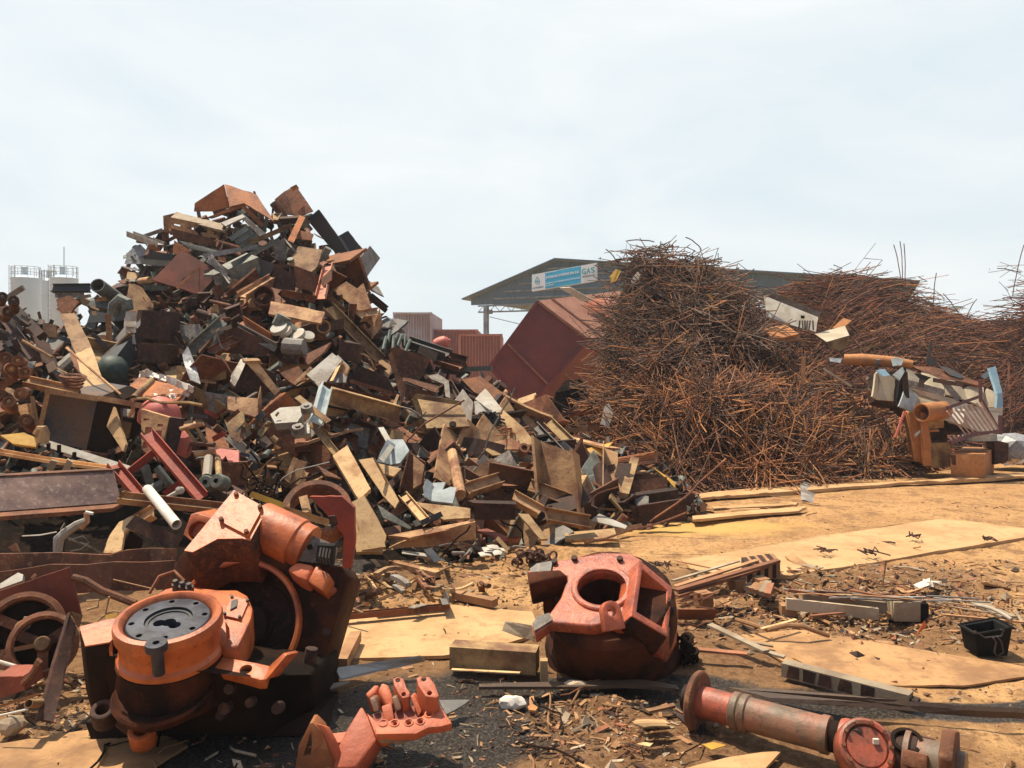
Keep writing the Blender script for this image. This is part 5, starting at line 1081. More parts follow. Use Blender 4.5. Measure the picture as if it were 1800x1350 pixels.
build('cable_tangle',mb,'oil',label='thin dark cables looping above the yellow painted bar',cat='hose',group=GL)
# lower left corner: wheels, leaning bar, litter
for i,(u,v,r,lab,dd) in enumerate(((200,480,.19,'larger rusty cable drum wheel at the left edge',4.25),(345,600,.16,'smaller rusty drum wheel with a dark hub right of the larger one',4.1))):
    c=P(*A8(u,v),dd); rt=root('drum_wheel',c,lab,'wheel',GL); ax=V(.35,-.8,.35)
    mb=MB(); lathe(mb,c,ax,[(r*.78,-.04),(r*.78,.05),(r*.86,.06),(r,.05),(r*1.02,0),(r,-.04),(r*.78,-.04)],40); build('rim',mb,'rust',rt)
    mb=MB(); lathe(mb,c,ax,[(0,.0),(r*.8,-.01),(r*.8,-.03),(0,-.03)],24); build('web',mb,'oil',rt)
    for k in range(3):
        a=k*2.1+.5; s_=ax.normalized().cross(V(0,0,1)).normalized(); t_=s_.cross(ax.normalized()); mb=MB(); extr(mb,'B',c+ax.normalized()*.02,c+ax.normalized()*.02+(s_*math.cos(a)+t_*math.sin(a))*r*.8,.05); build('spoke',mb,'rust',rt)
    mb=MB(); lathe(mb,c,ax,[(0,.08),(r*.2,.08),(r*.25,.05),(r*.25,0)],16); build('hub',mb,'olive',rt)
mark(parse(A8,'0,350 480,700'))
rt=root('leaning_bar',P(*A8(480,760),3.75),'dark scarred flat steel bar leaning upright left of the gear housing','flat bar',GL)
mb=MB(); plate(mb,[P(*A8(*q),d) for q,d in(((550,340),3.95),((612,470),3.95),((420,1215),3.6),((308,1185),3.6))],.02,jag=.012,bend=.004); build('web',mb,'rustdark',rt)
mb=MB(); plate(mb,[P(*A8(*q),d) for q,d in(((552,340),3.96),((640,368),4.05),((615,465),4.0))],.01); build('flange',mb,'tan',rt)
lb(A8,(230,380),(140,610),70,'F','woodgrey','dusty board leaning on the larger drum wheel',d=4.1,roll=20)
lb(A8,(0,660),(262,608),34,'U','wood','tan channel lying before the smaller drum wheel',d=4.0)
lb(A8,(-20,730),(240,805),30,'R','white','pale round rod lying in the lower left corner',d=3.95)
lb(A8,(0,900),(170,860),30,'L','rustorange','orange edged flange above the dark box in lower left',d=3.8)
lp(A8,'-40,850 180,850 195,960 -40,1040','redbrown','dark red box face in the lower left corner',k=0,d=3.8,th=.15)
lp(A8,'-40,690 240,640 260,790 0,800','rust','rust plate behind the pale round rod',k=.3,d=4.1)
mb=MB(); tube(mb,[P(*A8(u,v),3.8) for u,v in((185,905),(240,850),(285,790),(305,735),(290,730))],.018,7); build('bent_rod',mb,'rust',label='bent rust rod curving up in the lower left corner',cat='rod',group=GL)
mb=MB(); c=G(*A8(100,1270),.04); 
def rock(mb,c,r,sx=1,sy=1,sz=.8,seed=0):
    bmx=bmesh.new(); bmesh.ops.create_icosphere(bmx,subdivisions=2,radius=1); vs=[]
    for v in bmx.verts:
        q=v.co*(1+.35*mnoise.noise(v.co*1.5+V(seed,seed*.7,0))+.12*mnoise.noise(v.co*5+V(seed,0,0))); vs.append(c+V(q.x*sx,q.y*sy,q.z*sz)*r)
    fs=[tuple(v.index for v in f.verts) for f in bmx.faces]; bmx.free(); mb.add(vs,fs); return mb
rock(mb,c+V(0,0,.02),.055,seed=3); build('rock',mb,'stone',label='pale round rock in the lower left corner',cat='rock')
lb(A8,(225,1065),(320,1060),66,'P','tan','short tan pipe stub lying in the lower left corner',d=3.6,da=-.05,db=.05)
lb(A8,(-20,1165),(225,1110),18,'R','white','shiny white rod lying under the short tan pipe stub',d=3.55)
lb(A8,(-20,1095),(300,990),20,'L','wood','tan lath above the short tan pipe stub',d=3.65)
for i in range(46):
    u,v=R.uniform(150,760),R.uniform(780,1240); p=A8(u,v); lb(A8,(u,v),(u+R.uniform(-90,90),v+R.uniform(-40,50)),R.uniform(6,26),R.choice('RFLFB'),R.choice(('tan','pale','wood','olive','rust','grey')),'small dusty strip or chip in the litter left of the gear housing',d=float(np.interp(p[1],[1170,1280],[4.05,3.6])),bend=R.uniform(-.15,.15),group='dusty litter left of the gear housing')
bm(A8,(560,420),(760,700),0.1,'R','tan','fine loose wire left of the gear housing',d=4.0,bend=.3) if False else None
lp(Z4,'520,790 580,780 580,830 530,835','yellow','small bright yellow scrap left of the gear housing',k=.6,d=4.2)
for pts in(((430,720),(490,715),(485,750),(430,765)),((470,830),(520,790),(540,700)),((500,800),(560,770),(600,775))):
    mb=MB(); tube(mb,[P(*Z4(u,v),4.3) for u,v in pts],.006,5); build('wire_loop',mb,'pale',label='thin pale wire loop in the litter left of the gear housing',cat='wire',group='pale wire loops')
# ------------------------------------------------------------------ orange gear housing (foreground left)
def PZ(Z,s,d,k=0,kx=0): return pplane(parse(Z,s),d,k,kx)
GC=P(380,1290,3.85); GC.z=0
gh=root('gear_housing',GC,'large oily orange gear housing with a round steel drive flange, foreground left','machine housing'); 
HB.append((150,880,600,1290))
# standing back plate with the round recess
pp=pplane(parse(Z0,'262,1080 318,972 350,958 440,948 520,985 602,995 614,1015 548,1240 300,1255'),4.1,.34,.0)
nrm=(pp[1]-pp[0]).cross(pp[6]-pp[0]).normalized(); nrm=nrm if nrm.y<0 else -nrm
mb=MB(); prism(mb,pp,-nrm*.34)
def onplane(px,py):
    dr=P(px,py,1)-V(0,0,CH); t=(pp[0]-V(0,0,CH)).dot(nrm)/dr.dot(nrm); return V(0,0,CH)+dr*t
rc=onplane(418,1098); cu=MB(); lathe(cu,rc+nrm*.2,-nrm,[(0,0),(.3,0),(.3,.44),(0,.44)],48)
q=cutobj(mb,[cu],.012); build('back_plate',q,'redoilshade',gh,smooth=35)  # dark colour carries the shade of the camera-facing front, with oil
mb=MB(); lathe(mb,rc,nrm,[(.295,-.2),(.295,.02),(.302,.035),(.318,.035),(.326,.02),(.326,-.02)],56); build('recess_rim',mb,'orange',gh)
mb=MB(); lathe(mb,rc-nrm*.2,nrm,[(0,.05),(.1,.05),(.13,.0),(.22,.0),(.24,.03),(.29,.03)],40); build('inner_hub',mb,'rustdark',gh)
for (u,v) in ((285,1085),(345,955),(560,1000),(575,1110),(540,1210)):
    mb=MB(); lathe(mb,onplane(u,v),nrm,[(0,.025),(.02,.025),(.02,0)],6); build('bolt',mb,'rustdark',gh)
# hub
hc=P(296,1086,3.55); hax=V(.02,-.24,.97).normalized()
mb=MB(); lathe(mb,hc,hax,[(.178,-.30),(.178,-.03),(.186,.0),(.2,.012),(.222,.006),(.228,-.012),(.226,-.05),(.212,-.07),(.21,-.14),(.225,-.155),(.226,-.175),(.2,-.2),(.17,-.3),(0,-.3)],56); build('hub_ring',mb,'orange',gh)
disc=MB(); lathe(disc,hc-hax*.005,hax,[(0,0),(.170,0),(.176,-.008),(.176,-.1),(0,-.1)],56); cs=[]
s0=hax.cross(V(0,1,0)).normalized(); s1=hax.cross(s0).normalized()
for i in range(8):
    a=2*math.pi*i/8+.3; c=MB(); lathe(c,hc+(s0*math.cos(a)+s1*math.sin(a))*.15,hax,[(0,-.05),(.013,-.05),(.013,.05),(0,.05)],14); cs.append(c)
c=MB(); lathe(c,hc,hax,[(0,-.022),(.1,-.022),(.1,.05),(0,.05)],40); cs.append(c)
c=MB(); lathe(c,hc,hax,[(0,-.075),(.03,-.075),(.03,.05),(0,.05)],24); cs.append(c)
for a in(.2,2.6):
    c=MB(); lathe(c,hc+(s0*math.cos(a)+s1*math.sin(a))*.04,hax,[(0,-.06),(.026,-.06),(.026,.05),(0,.05)],20); cs.append(c)
df=build('drive_flange',cutobj(disc,cs,.003,1),'discsteel',gh,smooth=30)
mb=MB(); lathe(mb,hc-hax*.02,hax,[(.085,-.004),(.097,-.004),(.097,.004),(.085,.004),(.085,-.004)],44); build('snap_ring',mb,'steel',df)
mb=MB(); lathe(mb,hc-hax*.2,hax,[(.25,-.16),(.245,-.12),(.225,-.02),(.23,.02),(.2,.02)],48); build('skirt',mb,'redoilshade',gh)  # shade and oil under the hub put into the dark colour
# lugs and bolt on the rim
lc=P(214,1131,3.42); m0=MB(); ang=[P(*A1(u,v),3.43) for u,v in((268,850),(278,812),(320,770),(345,765),(395,835),(375,855),(300,858))]; prism(m0,ang,-hax*.035)
c=MB(); lathe(c,P(*A1(316,827),3.43),hax,[(0,-.1),(.026,-.1),(.026,.1),(0,.1)],18); build('lug',cutobj(m0,[c],.004),'orange',gh)
mb=MB(); bcn=P(*A1(514,848),3.3); lathe(mb,bcn,hax,[(0,.012),(.012,.012),(.014,.025),(.042,.025),(.045,.015),(.045,-.005),(.025,-.008),(.025,-.12),(0,-.12)],20); build('rim_bolt',mb,'discsteel',gh)
m0=MB(); prism(m0,[P(*A1(u,v),3.62) for u,v in((790,745),(830,712),(870,712),(890,745),(860,760),(850,800),(800,810))],-hax*.05); c=MB(); lathe(c,P(*A1(852,765),3.62),hax,[(0,-.1),(.018,-.1),(.018,.1),(0,.1)],14); build('lug',cutobj(m0,[c],.004),'orange',gh)
# arm (gear case top)
k_=2.6
ap=PZ(A1,'480,590 560,540 640,520 720,530 830,545 930,545 985,575 1012,640 1005,690 975,760 935,840 860,850 800,800 620,760',3.82,k_)
mb=MB(); prism(mb,ap,V(0,.03,-.17)); build('gear_case',cutobj(mb,[],.014),'orange',gh,smooth=40)
def onarm(u,v,h=0): 
    q=PZ(A1,'480,590 560,540 640,520 720,530 830,545 930,545 985,575 1012,640 1005,690 975,760 935,840 860,850 800,800 620,760',3.82,k_); n=(q[2]-q[0]).cross(q[8]-q[0]).normalized(); n=n if n.z>0 else -n
    px,py=A1(u,v); dr=P(px,py,1)-V(0,0,CH); t=(q[0]-V(0,0,CH)).dot(n)/dr.dot(n); return V(0,0,CH)+dr*t+n*h,n
c0,an=onarm(0+930,650)
mb=MB(); prism(mb,[onarm(u,v,.012)[0] for u,v in((905,590),(992,612),(950,710),(862,690))],-an*.012); cp=build('inspection_cover',mb,'orange',gh)
mb=MB(); prism(mb,[onarm(u,v,.02)[0] for u,v in((903,622),(934,612),(930,650),(897,668))],-an*.008); build('name_plate',mb,'steel',cp)
for u,v in((905,598),(985,618),(945,702),(868,685)):
    mb=MB(); lathe(mb,onarm(u,v,.012)[0],an,[(0,.01),(.008,.01),(.008,0)],6); build('screw',mb,'steel',cp)
mb=MB(); prism(mb,[onarm(u,v,.015)[0] for u,v in((610,550),(735,575),(720,600),(590,570))],-an*.015); fp=build('fitting_plate',mb,'orange',gh)
for u,v in((620,556),(655,565),(690,572)):
    mb=MB(); lathe(mb,onarm(u,v,.015)[0],an,[(0,.05),(.012,.05),(.012,.03),(.02,.03),(.02,0)],8); build('hose_nipple',mb,'steel',fp)
mb=MB(); tube(mb,[onarm(480,585,.02)[0],onarm(540,540,.07)[0],onarm(620,530,.09)[0],onarm(665,555,.06)[0]],.008,6); build('pipe',mb,'rust',gh)
# top block with cover
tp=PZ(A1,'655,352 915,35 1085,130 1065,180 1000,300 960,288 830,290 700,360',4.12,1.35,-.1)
mb=MB(); prism(mb,tp,V(.03,.1,-.25)); build('top_block',cutobj(mb,[],.018),'orangeoilshade',gh,smooth=40)  # sides coloured dark for shade as well as oil
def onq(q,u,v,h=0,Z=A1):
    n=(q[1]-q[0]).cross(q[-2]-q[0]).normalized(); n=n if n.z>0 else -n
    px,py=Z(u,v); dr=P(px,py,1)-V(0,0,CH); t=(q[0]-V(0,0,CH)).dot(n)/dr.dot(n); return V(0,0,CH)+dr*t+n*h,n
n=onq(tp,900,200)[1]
mb=MB(); tc_=sum(tp,V(0,0,0))/len(tp); prism(mb,[tc_+(p-tc_)*.985+n*.007 for p in tp],-n*.006); build('top_face',mb,'orange',gh)  # lighter sheet puts the sunlit top into the colour
mb=MB(); prism(mb,[onq(tp,u,v,.022)[0] for u,v in((924,62),(1068,138),(990,282),(842,205))],-n*.014); cv=build('cover_plate',mb,'orange',gh)
for u,v in((932,75),(1055,142),(985,268),(856,205)):
    mb=MB(); lathe(mb,onq(tp,u,v,.022)[0],n,[(0,.018),(.012,.018),(.014,0)],6); build('bolt',mb,'rust',cv)
# side lug block left of top block
m0=MB(); lq=PZ(A1,'652,262 690,160 715,150 800,178 775,225 722,300 690,295',4.22,.5); prism(m0,lq,V(.02,.22,-.02)); c=MB(); cc=P(*A1(712,235),4.17); lathe(c,cc,V(0,-1,.4),[(0,-.1),(.05,-.1),(.05,.1),(0,.1)],20); build('side_lug',cutobj(m0,[c],.015),'orange',gh,smooth=40)
# motor barrel running right
m0,m1=P(*A1(1040,215),4.28),P(*A1(1300,335),4.22); ax=(m1-m0).normalized(); Lg=(m1-m0).length
mb=MB(); lathe(mb,m0,ax,[(0,0),(.125,0),(.13,.01),(.13,Lg*.78),(.12,Lg*.8),(.12,Lg),(0,Lg)],40); build('motor_barrel',mb,'orange',gh)
mp_=PZ(A1,'1035,270 1090,262 1195,320 1215,395 1180,425 1060,400 1010,330',4.2,.2); mb=MB(); prism(mb,mp_,V(.02,.12,-.05)); build('terminal_opening',cutobj(mb,[],.012),'oil',gh)
mb=MB(); fr=[P(*A1(u,v),4.17) for u,v in((1030,262),(1085,255),(1195,315),(1205,345),(1195,352),(1180,330),(1082,272),(1035,280))]; prism(mb,fr,V(0,.04,0)); build('opening_frame',mb,'orange',gh)
mb=MB(); tube(mb,[P(*A1(u,v),4.15) for u,v in((1020,335),(1035,290),(1080,285),(1120,310))],.005,5); tube(mb,[P(*A1(u,v),4.15) for u,v in((1015,345),(1035,370),(1045,385))],.005,5); build('wire',mb,'grey',gh)
gp=PZ(A1,'1282,252 1440,318 1420,400 1330,410 1225,398 1210,392',4.16,.6,.1); mb=MB(); prism(mb,gp,V(0,.06,-.03)); gpl=build('grey_plate',cutobj(mb,[],.006),'grey',gh)
mb=MB(); prism(mb,PZ(A1,'1345,318 1430,322 1420,430 1335,400',4.1,.4,.1),V(0,.06,0)); build('connector_block',mb,'black',gpl)
for i in range(4):
    mb=MB(); a=(1362+i*16,330+i*3); tube(mb,[P(*A1(*a),4.09),P(*A1(a[0]-8,a[1]+45),4.06),P(*A1(a[0]-2,a[1]+80),4.08)],.005,5); build('wire',mb,'steel',gpl)
mb=MB(); lathe(mb,P(*A1(1306,330),4.14),V(0,-.6,.6),[(0,.01),(.014,.01),(.014,0)],12); build('painted_hole',mb,'oil',gpl)  # dark disc painted as a shaded hole in the grey plate
mb=MB(); prism(mb,PZ(A1,'1180,440 1240,398 1330,418 1290,500 1235,480',4.08,1.0),V(.02,.1,-.12)); build('side_block',cutobj(mb,[],.02),'salmon',gh,smooth=40)
mb=MB(); prism(mb,PZ(A1,'1335,418 1412,470 1372,558 1290,505',4.05,.7),V(.02,.12,-.1)); build('side_block',cutobj(mb,[],.014),'orange',gh,smooth=40)
mb=MB(); prism(mb,PZ(A1,'1400,495 1445,545 1410,570 1375,560',4.1,.7),V(.02,.1,-.1)); build('side_block',cutobj(mb,[],.01),'orange',gh)
# left box and under frame: lit lid orange, shade and oil painted dark
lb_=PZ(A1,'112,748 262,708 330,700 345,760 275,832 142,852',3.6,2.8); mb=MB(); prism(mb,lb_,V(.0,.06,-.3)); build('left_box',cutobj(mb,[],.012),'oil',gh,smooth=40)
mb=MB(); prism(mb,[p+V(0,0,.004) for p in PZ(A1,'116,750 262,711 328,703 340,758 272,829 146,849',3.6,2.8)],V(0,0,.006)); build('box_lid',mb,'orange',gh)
mb=MB(); prism(mb,[P(px,py,d) for px,py,d in((140,1138,3.55),(300,1178,3.42),(430,1190,3.45),(548,1185,3.7),(552,1250,3.85),(470,1288,3.66),(300,1292,3.64),(170,1262,3.6))],V(.02,.5,-.06)); build('base_frame',cutobj(mb,[],.02),'oil',gh,smooth=40)
mb=MB(); lathe(mb,P(290,1218,3.5),V(0,-.35,.93),[(0,-.06),(.16,-.05),(.2,-.02),(.215,.02),(.205,.03),(.18,.01),(.14,.0)],44); build('lower_pan',mb,'redoilshade',gh)
mb=MB(); prism(mb,[P(px,py,d) for px,py,d in((150,1270,3.62),(560,1255,3.8),(580,1292,3.7),(160,1300,3.6))],V(0,.5,-.08)); build('skid',mb,'oil',gh)
# bracket lower right
b1=PZ(A1,'790,882 1030,925 1098,940 1078,1010 1045,1012 950,985 800,950',3.52,2.2); m0=MB(); prism(m0,b1,V(0,.02,-.05)); q_,bn=onq(b1,975,958); c=MB(); lathe(c,q_,bn,[(0,-.1),(.026,-.1),(.026,.1),(0,.1)],18); br=build('lower_bracket',cutobj(m0,[c],.006),'orange',gh)
mb=MB(); prism(mb,[P(*A1(u,v),d) for u,v,d in((1098,938,3.55),(1168,873,3.5),(1186,884,3.48),(1080,1012,3.44),(1062,1012,3.46))],V(.03,.09,-.02)); build('lip',cutobj(mb,[],.006),'orange',br)
# feet
for u,v,r in((240,1185,.05),(440,1290,.055)):
    m0=MB(); c_=P(*A1(u,v),3.45); c_.z=max(c_.z,.07); ax=V(.1,-.5,.85); lathe(m0,c_,ax,[(0,-.06),(r,-.06),(r,.03),(0,.03)],24); c=MB(); lathe(c,c_,ax,[(0,-.2),(r*.55,-.2),(r*.55,.2),(0,.2)],18); build('foot_eye',cutobj(m0,[c],.006),'rustdark' if u<300 else 'orange',gh)
mb=MB(); extr(mb,'R',P(*A1(300,1190),3.5),P(*A1(390,1260),3.5),.07); build('foot_pin',mb,'rustdark',gh)
for (u,v,s) in((905,1050,.022),(880,1150,.026),(860,1185,.02),(1150,1150,.024),(1010,1120,.02)):
    mb=MB(); lathe(mb,P(*A1(u,v),3.55),V(0,-1,.2),[(0,.05),(s,.05),(s*1.1,.02),(s*1.1,0)],12); build('bolt',mb,'rustdark',gh)
mb=MB(); tube(mb,[P(*A1(u,v),3.85) for u,v in((1290,1030),(1295,960),(1310,880),(1315,850))],.03,8); build('side_stud',mb,'rustdark',gh)
mat('castface',(.52,.12,.048),(.27,.06,.03),(.1,.035,.022),rough=.3,spec=.6,bump=.7,fine=.53,var=.03,scale=6)
# ------------------------------------------------------------------ orange casting (centre)
CC=P(1070,1185,4.65); CC.z=0; cs_=root('gear_casting',CC,'orange cast gear carrier with one round opening and side windows, foreground centre','machine casting'); HB.append((920,970,1220,1190))
fc=P(1058,1034,4.42); fa=V(-.12,-.47,.87).normalized()
def onface(px,py,h=0):
    dr=P(px,py,1)-V(0,0,CH); t=(fc-V(0,0,CH)).dot(fa)/dr.dot(fa); return V(0,0,CH)+dr*t+fa*h
outl=((926,1004),(940,991),(1000,981),(1060,970),(1108,971),(1130,984),(1125,1010),(1117,1050),(1106,1078),(1078,1093),(1040,1101),(1000,1097),(968,1094),(941,1116),(934,1098),(945,1084),(965,1078),(985,1050),(998,1012),(962,1019),(930,1028))  # outline of the sunlit part, coloured lighter than the shaded barrel
body=MB(); prism(body,[onface(*p,-.0) for p in outl],-fa*.075)
c=MB(); lathe(c,fc,fa,[(0,-.5),(.135,-.5),(.135,.2),(0,.2)],48); cut=[c]
build('face_plate',cutobj(body,cut,.016,3),'castface',cs_,smooth=40)
barrel=MB(); lathe(barrel,fc+V(.03,.03,0),fa,[(0,-.05),(.34,-.05),(.372,-.09),(.38,-.2),(.37,-.4),(.388,-.42),(.388,-.52),(.34,-.58),(0,-.58)],22)
sx=fa.cross(V(0,1,0)).normalized(); sx=sx if sx.x>0 else -sx
sy=fa.cross(sx).normalized(); sy=sy if sy.z>0 else -sy
dirL=(-sx*.96-sy*.05).normalized(); tL=fa.cross(dirL).normalized(); cut2=[]
c=MB(); lathe(c,fc+dirL*.40-fa*.2,tL,[(0,-.13),(.19,-.13),(.19,.13),(0,.13)],32); cut2.append(c)
c=MB(); lathe(c,fc,fa,[(0,-.5),(.15,-.5),(.15,.2),(0,.2)],40); cut2.append(c)
build('barrel',cutobj(barrel,cut2,.02),'redoilshade',cs_,smooth=30)  # oil and painted shade, dark from the shadow edge downwards
mb=MB(); lathe(mb,fc,fa,[(.135,.0),(.135,.012),(.142,.016),(.16,.016),(.168,.010),(.17,.0)],48); build('opening_rim',mb,'castface',cs_)
# side window frame on the right shoulder
wf=((1124,984,4.47),(1182,1032,4.46),(1174,1120,4.2),(1110,1082,4.12)); wq=[P(*q) for q in wf]; wc=sum(wq,V(0,0,0))/4; wn=(wq[1]-wq[0]).cross(wq[3]-wq[0]).normalized(); wn=wn if wn.y<0 else -wn
fr=MB(); prism(fr,wq,-wn*.16); ci=MB(); prism(ci,[wc+(q-wc)*.76+wn*.1 for q in wq],-wn*.22); build('side_window',cutobj(fr,[ci],.01),'castface',cs_,smooth=40)
mb=MB(); prism(mb,[wc+(q-wc)*.8-wn*.115 for q in wq],-wn*.01); build('window_back',mb,'oil',cs_)  # near-black panel painting the dark inside of the window
mb=MB(); prism(mb,[P(*q) for q in((1180,1030,4.47),(1194,1075,4.5),(1192,1130,4.42),(1172,1168,4.34),(1150,1152,4.22),(1174,1120,4.2))],V(-.05,.12,-.02)); build('side_rim',cutobj(mb,[],.02),'castface',cs_,smooth=40)  # barrel's lit right edge, painted in the lighter face colour
mb=MB(); prism(mb,[P(*q) for q in((1110,1082,4.12),(1174,1120,4.2),(1150,1152,4.22),(1096,1100,4.12))],V(-.02,.1,-.05)); build('window_sill',cutobj(mb,[],.012),'redoilshade',cs_,smooth=40)
mb=MB(); prism(mb,[P(*q) for q in((926,1004,4.5),(930,1028,4.42),(962,1019,4.45),(998,1012,4.5),(985,1000,4.52))],V(.02,.05,-.13)); build('upper_arm',cutobj(mb,[],.012),'redoilshade',cs_,smooth=40)
mb=MB(); prism(mb,[onface(932,1003,.004),onface(944,994,.004),onface(972,989,.004),onface(968,1008,.004),onface(936,1016,.004)],fa*.012); build('left_pad',mb,'grey',cs_)
mb=MB(); prism(mb,[onface(940,1112,.003),onface(936,1099,.003),onface(946,1086,.003),onface(966,1080,.003),onface(972,1092,.003)],fa*.01); build('left_pad',mb,'grey',cs_)
m0=MB(); ec=P(1073,1076,4.12); eax=V(.35,-.75,.35).normalized(); es=eax.cross(V(0,0,1)).normalized(); et=es.cross(eax); 
pts=[]; 
for i in range(13):
    a=math.pi*i/12; pts.append(ec+es*math.cos(a)*.055+et*(math.sin(a)*.055))
pts+= [ec-es*.06-et*.09,ec+es*.06-et*.09]; prism(m0,[p+eax*.02 for p in pts],-eax*.045); c=MB(); lathe(c,ec,eax,[(0,-.1),(.024,-.1),(.024,.1),(0,.1)],16); build('lifting_eye',cutobj(m0,[c],.005),'castface',cs_)
for px,py in((975,990),(1010,984),(1090,985)):
    mb=MB(); lathe(mb,onface(px,py,.002),fa,[(0,.02),(.018,.02),(.018,0)],8); build('bolt',mb,'rustdark',cs_)
m0=MB(); hp=[P(px,py,4.66) for px,py in((1066,990),(1072,982),(1090,985),(1100,980),(1106,990),(1098,996),(1075,996))]; prism(m0,hp,V(0,.05,-.02)); build('broken_lug',cutobj(m0,[],.006),'rust',cs_)
for k,(u,v) in enumerate(((1055,395),(1072,440),(1070,460))):
    mb=MB(); lathe(mb,P(*Z8(u-5,v),4.35),V(.6,-.6,.4),[(0,.02),(.013,.02),(.013,0)],8); build('bolt',mb,'rustdark',cs_)
mb=MB()
for i in range(40):
    a=R.uniform(0,1); p=P(1200+12*math.sin(a*3.1)+R.uniform(-8,8),1115+70*a,4.6+R.uniform(-.08,.08)); p.z=max(p.z,.03); lathe(mb,p,randdir(),[(.02,-.007),(.034,-.007),(.034,.007),(.02,.007),(.02,-.007)],9)
build('chain_pile',mb,'oil',label='oily dark chain slumped against the right side of the orange casting',cat='chain')
# ------------------------------------------------------------------ bracket (foreground middle)
BC=G(690,1320); br=root('hinge_bracket',BC,'salmon painted hinge bracket with bolt holes and knuckles, front middle','bracket'); HB.append((520,1190,800,1350))
# flange strip with holes
def holes(m0,q,hs,r,Z=A2):
    cs=[]
    for u,v in hs:
        p,n=onq(q,u,v,0,Z); c=MB(); lathe(c,p,n,[(0,-.15),(r,-.15),(r,.15),(0,.15)],14); cs.append(c)
    return cs
fl=PZ(A2,'842,562 1215,538 1350,420 1400,440 1490,575 1400,600 1290,610 1190,660 860,665',3.42,2.4); m0=MB(); prism(m0,fl,V(0,.015,-.035)); hs=((917,575),(1012,575),(1130,570),(1227,560),(1300,500),(1350,452))
f_=build('flange',cutobj(m0,holes(m0,fl,hs,.011),.005),'salmon',br,smooth=40)
for u,v in hs:
    p,n=onq(fl,u,v,.001,A2); mb=MB(); lathe(mb,p,n,[(.0145,.0),(.0155,.003),(.02,.003),(.021,0)],18); build('spot_face',mb,'salmon',f_)
mb=MB(); prism(mb,[P(*A2(u,v),d) for u,v,d in((860,662,3.38),(1010,640,3.38),(1160,645,3.38),(1175,720,3.38),(1060,750,3.37),(890,745,3.37))],V(0,.05,0)); build('edge_block',cutobj(mb,[],.006),'olive',br)
mb=MB(); prism(mb,[P(*A2(u,v),d) for u,v,d in((1180,655,3.4),(1290,605,3.42),(1480,578,3.45),(1440,600,3.45),(1290,660,3.42),(1190,720,3.4))],V(0,.05,0)); build('edge_block',cutobj(mb,[],.006),'olive',br)
# slanted arm
ar=PZ(A2,'735,420 775,490 840,575 870,700 690,947 480,947 540,760 600,640',3.4,1.3,-.2); m0=MB(); prism(m0,ar,V(.01,.05,-.08)); build('arm',cutobj(m0,[],.012),'salmon',br,smooth=40)
mb=MB(); prism(mb,[P(*A2(u,v),3.33) for u,v in((330,570),(420,590),(500,740),(560,947),(480,947),(440,760))],V(.02,.03,-.02)); build('left_rib',cutobj(mb,[],.006),'salmon',br)
wd=PZ(A2,'305,575 330,572 400,640 500,947 185,947 215,760',3.3,.25,.3); m0=MB(); prism(m0,wd,V(.0,.08,0)); c=MB(); prism(c,[P(*A2(u,v),3.2) for u,v in((258,755),(272,830),(268,930),(205,930))],V(0,.3,0)); build('rusted_end',cutobj(m0,[c],.005),'rustorange',br)
mb=MB(); prism(mb,PZ(A2,'490,660 580,650 640,640 560,735 500,735',3.42,1.5),V(0,.02,-.04)); build('web',mb,'salmon',br)
mb=MB(); prism(mb,PZ(A2,'770,470 850,545 1010,560 990,640 900,690 850,680',3.40,1.6),V(.01,.05,-.07)); build('gusset',cutobj(mb,[],.012),'salmon',br,smooth=40)
# knuckles
def knuckle(s,d,k,vec,m,hs=(),r=.011):
    q=PZ(A2,s,d,k); m0=MB(); prism(m0,q,vec); return build('knuckle',cutobj(m0,holes(m0,q,hs,r),.009),m,br,smooth=40)
knuckle('1195,200 1225,186 1300,190 1345,250 1380,345 1355,362 1270,350 1210,260',3.5,1.6,V(0,.02,-.14),'salmon',((1255,207),(1303,323)))
knuckle('1000,205 1040,190 1085,205 1110,280 1140,320 1130,355 1080,365 1050,330 1010,260',3.55,1.6,V(0,.02,-.12),'salmon',((1040,215),(1087,332)))
knuckle('870,300 905,232 960,250 990,330 1005,420 940,420',3.55,1.0,V(.01,.05,-.14),'salmon')
knuckle('765,330 845,250 885,255 860,320 800,370',3.6,1.2,V(.01,.06,-.1),'salmon')
for s,m_ in (('800,365 850,360 885,460 865,485 835,480','mottle'),('985,360 1030,345 1070,450 1050,475 1020,470','mottle'),('1140,350 1170,340 1240,470 1210,525','salmon')):
    mb=MB(); prism(mb,PZ(A2,s,3.5,.7),V(0,.08,-.02)); build('rib',cutobj(mb,[],.006),m_,br)
mb=MB(); prism(mb,PZ(A2,'900,430 985,400 1010,545 930,560',3.47,1.0),V(0,.05,-.05)); build('rib',cutobj(mb,[],.006),'salmon',br)
mb=MB(); prism(mb,PZ(A2,'830,500 1215,420 1250,540 840,570',3.5,2.4),V(0,.03,-.06)); build('pocket_floor',mb,'redbrown',br)
mb=MB(); plate(mb,[G(*A2(1380,380),.1),G(*A2(1640,378),.07),G(*A2(1560,440),.06),G(*A2(1440,500),.06)],.015); build('grey_tongue',mb,'grey',br)
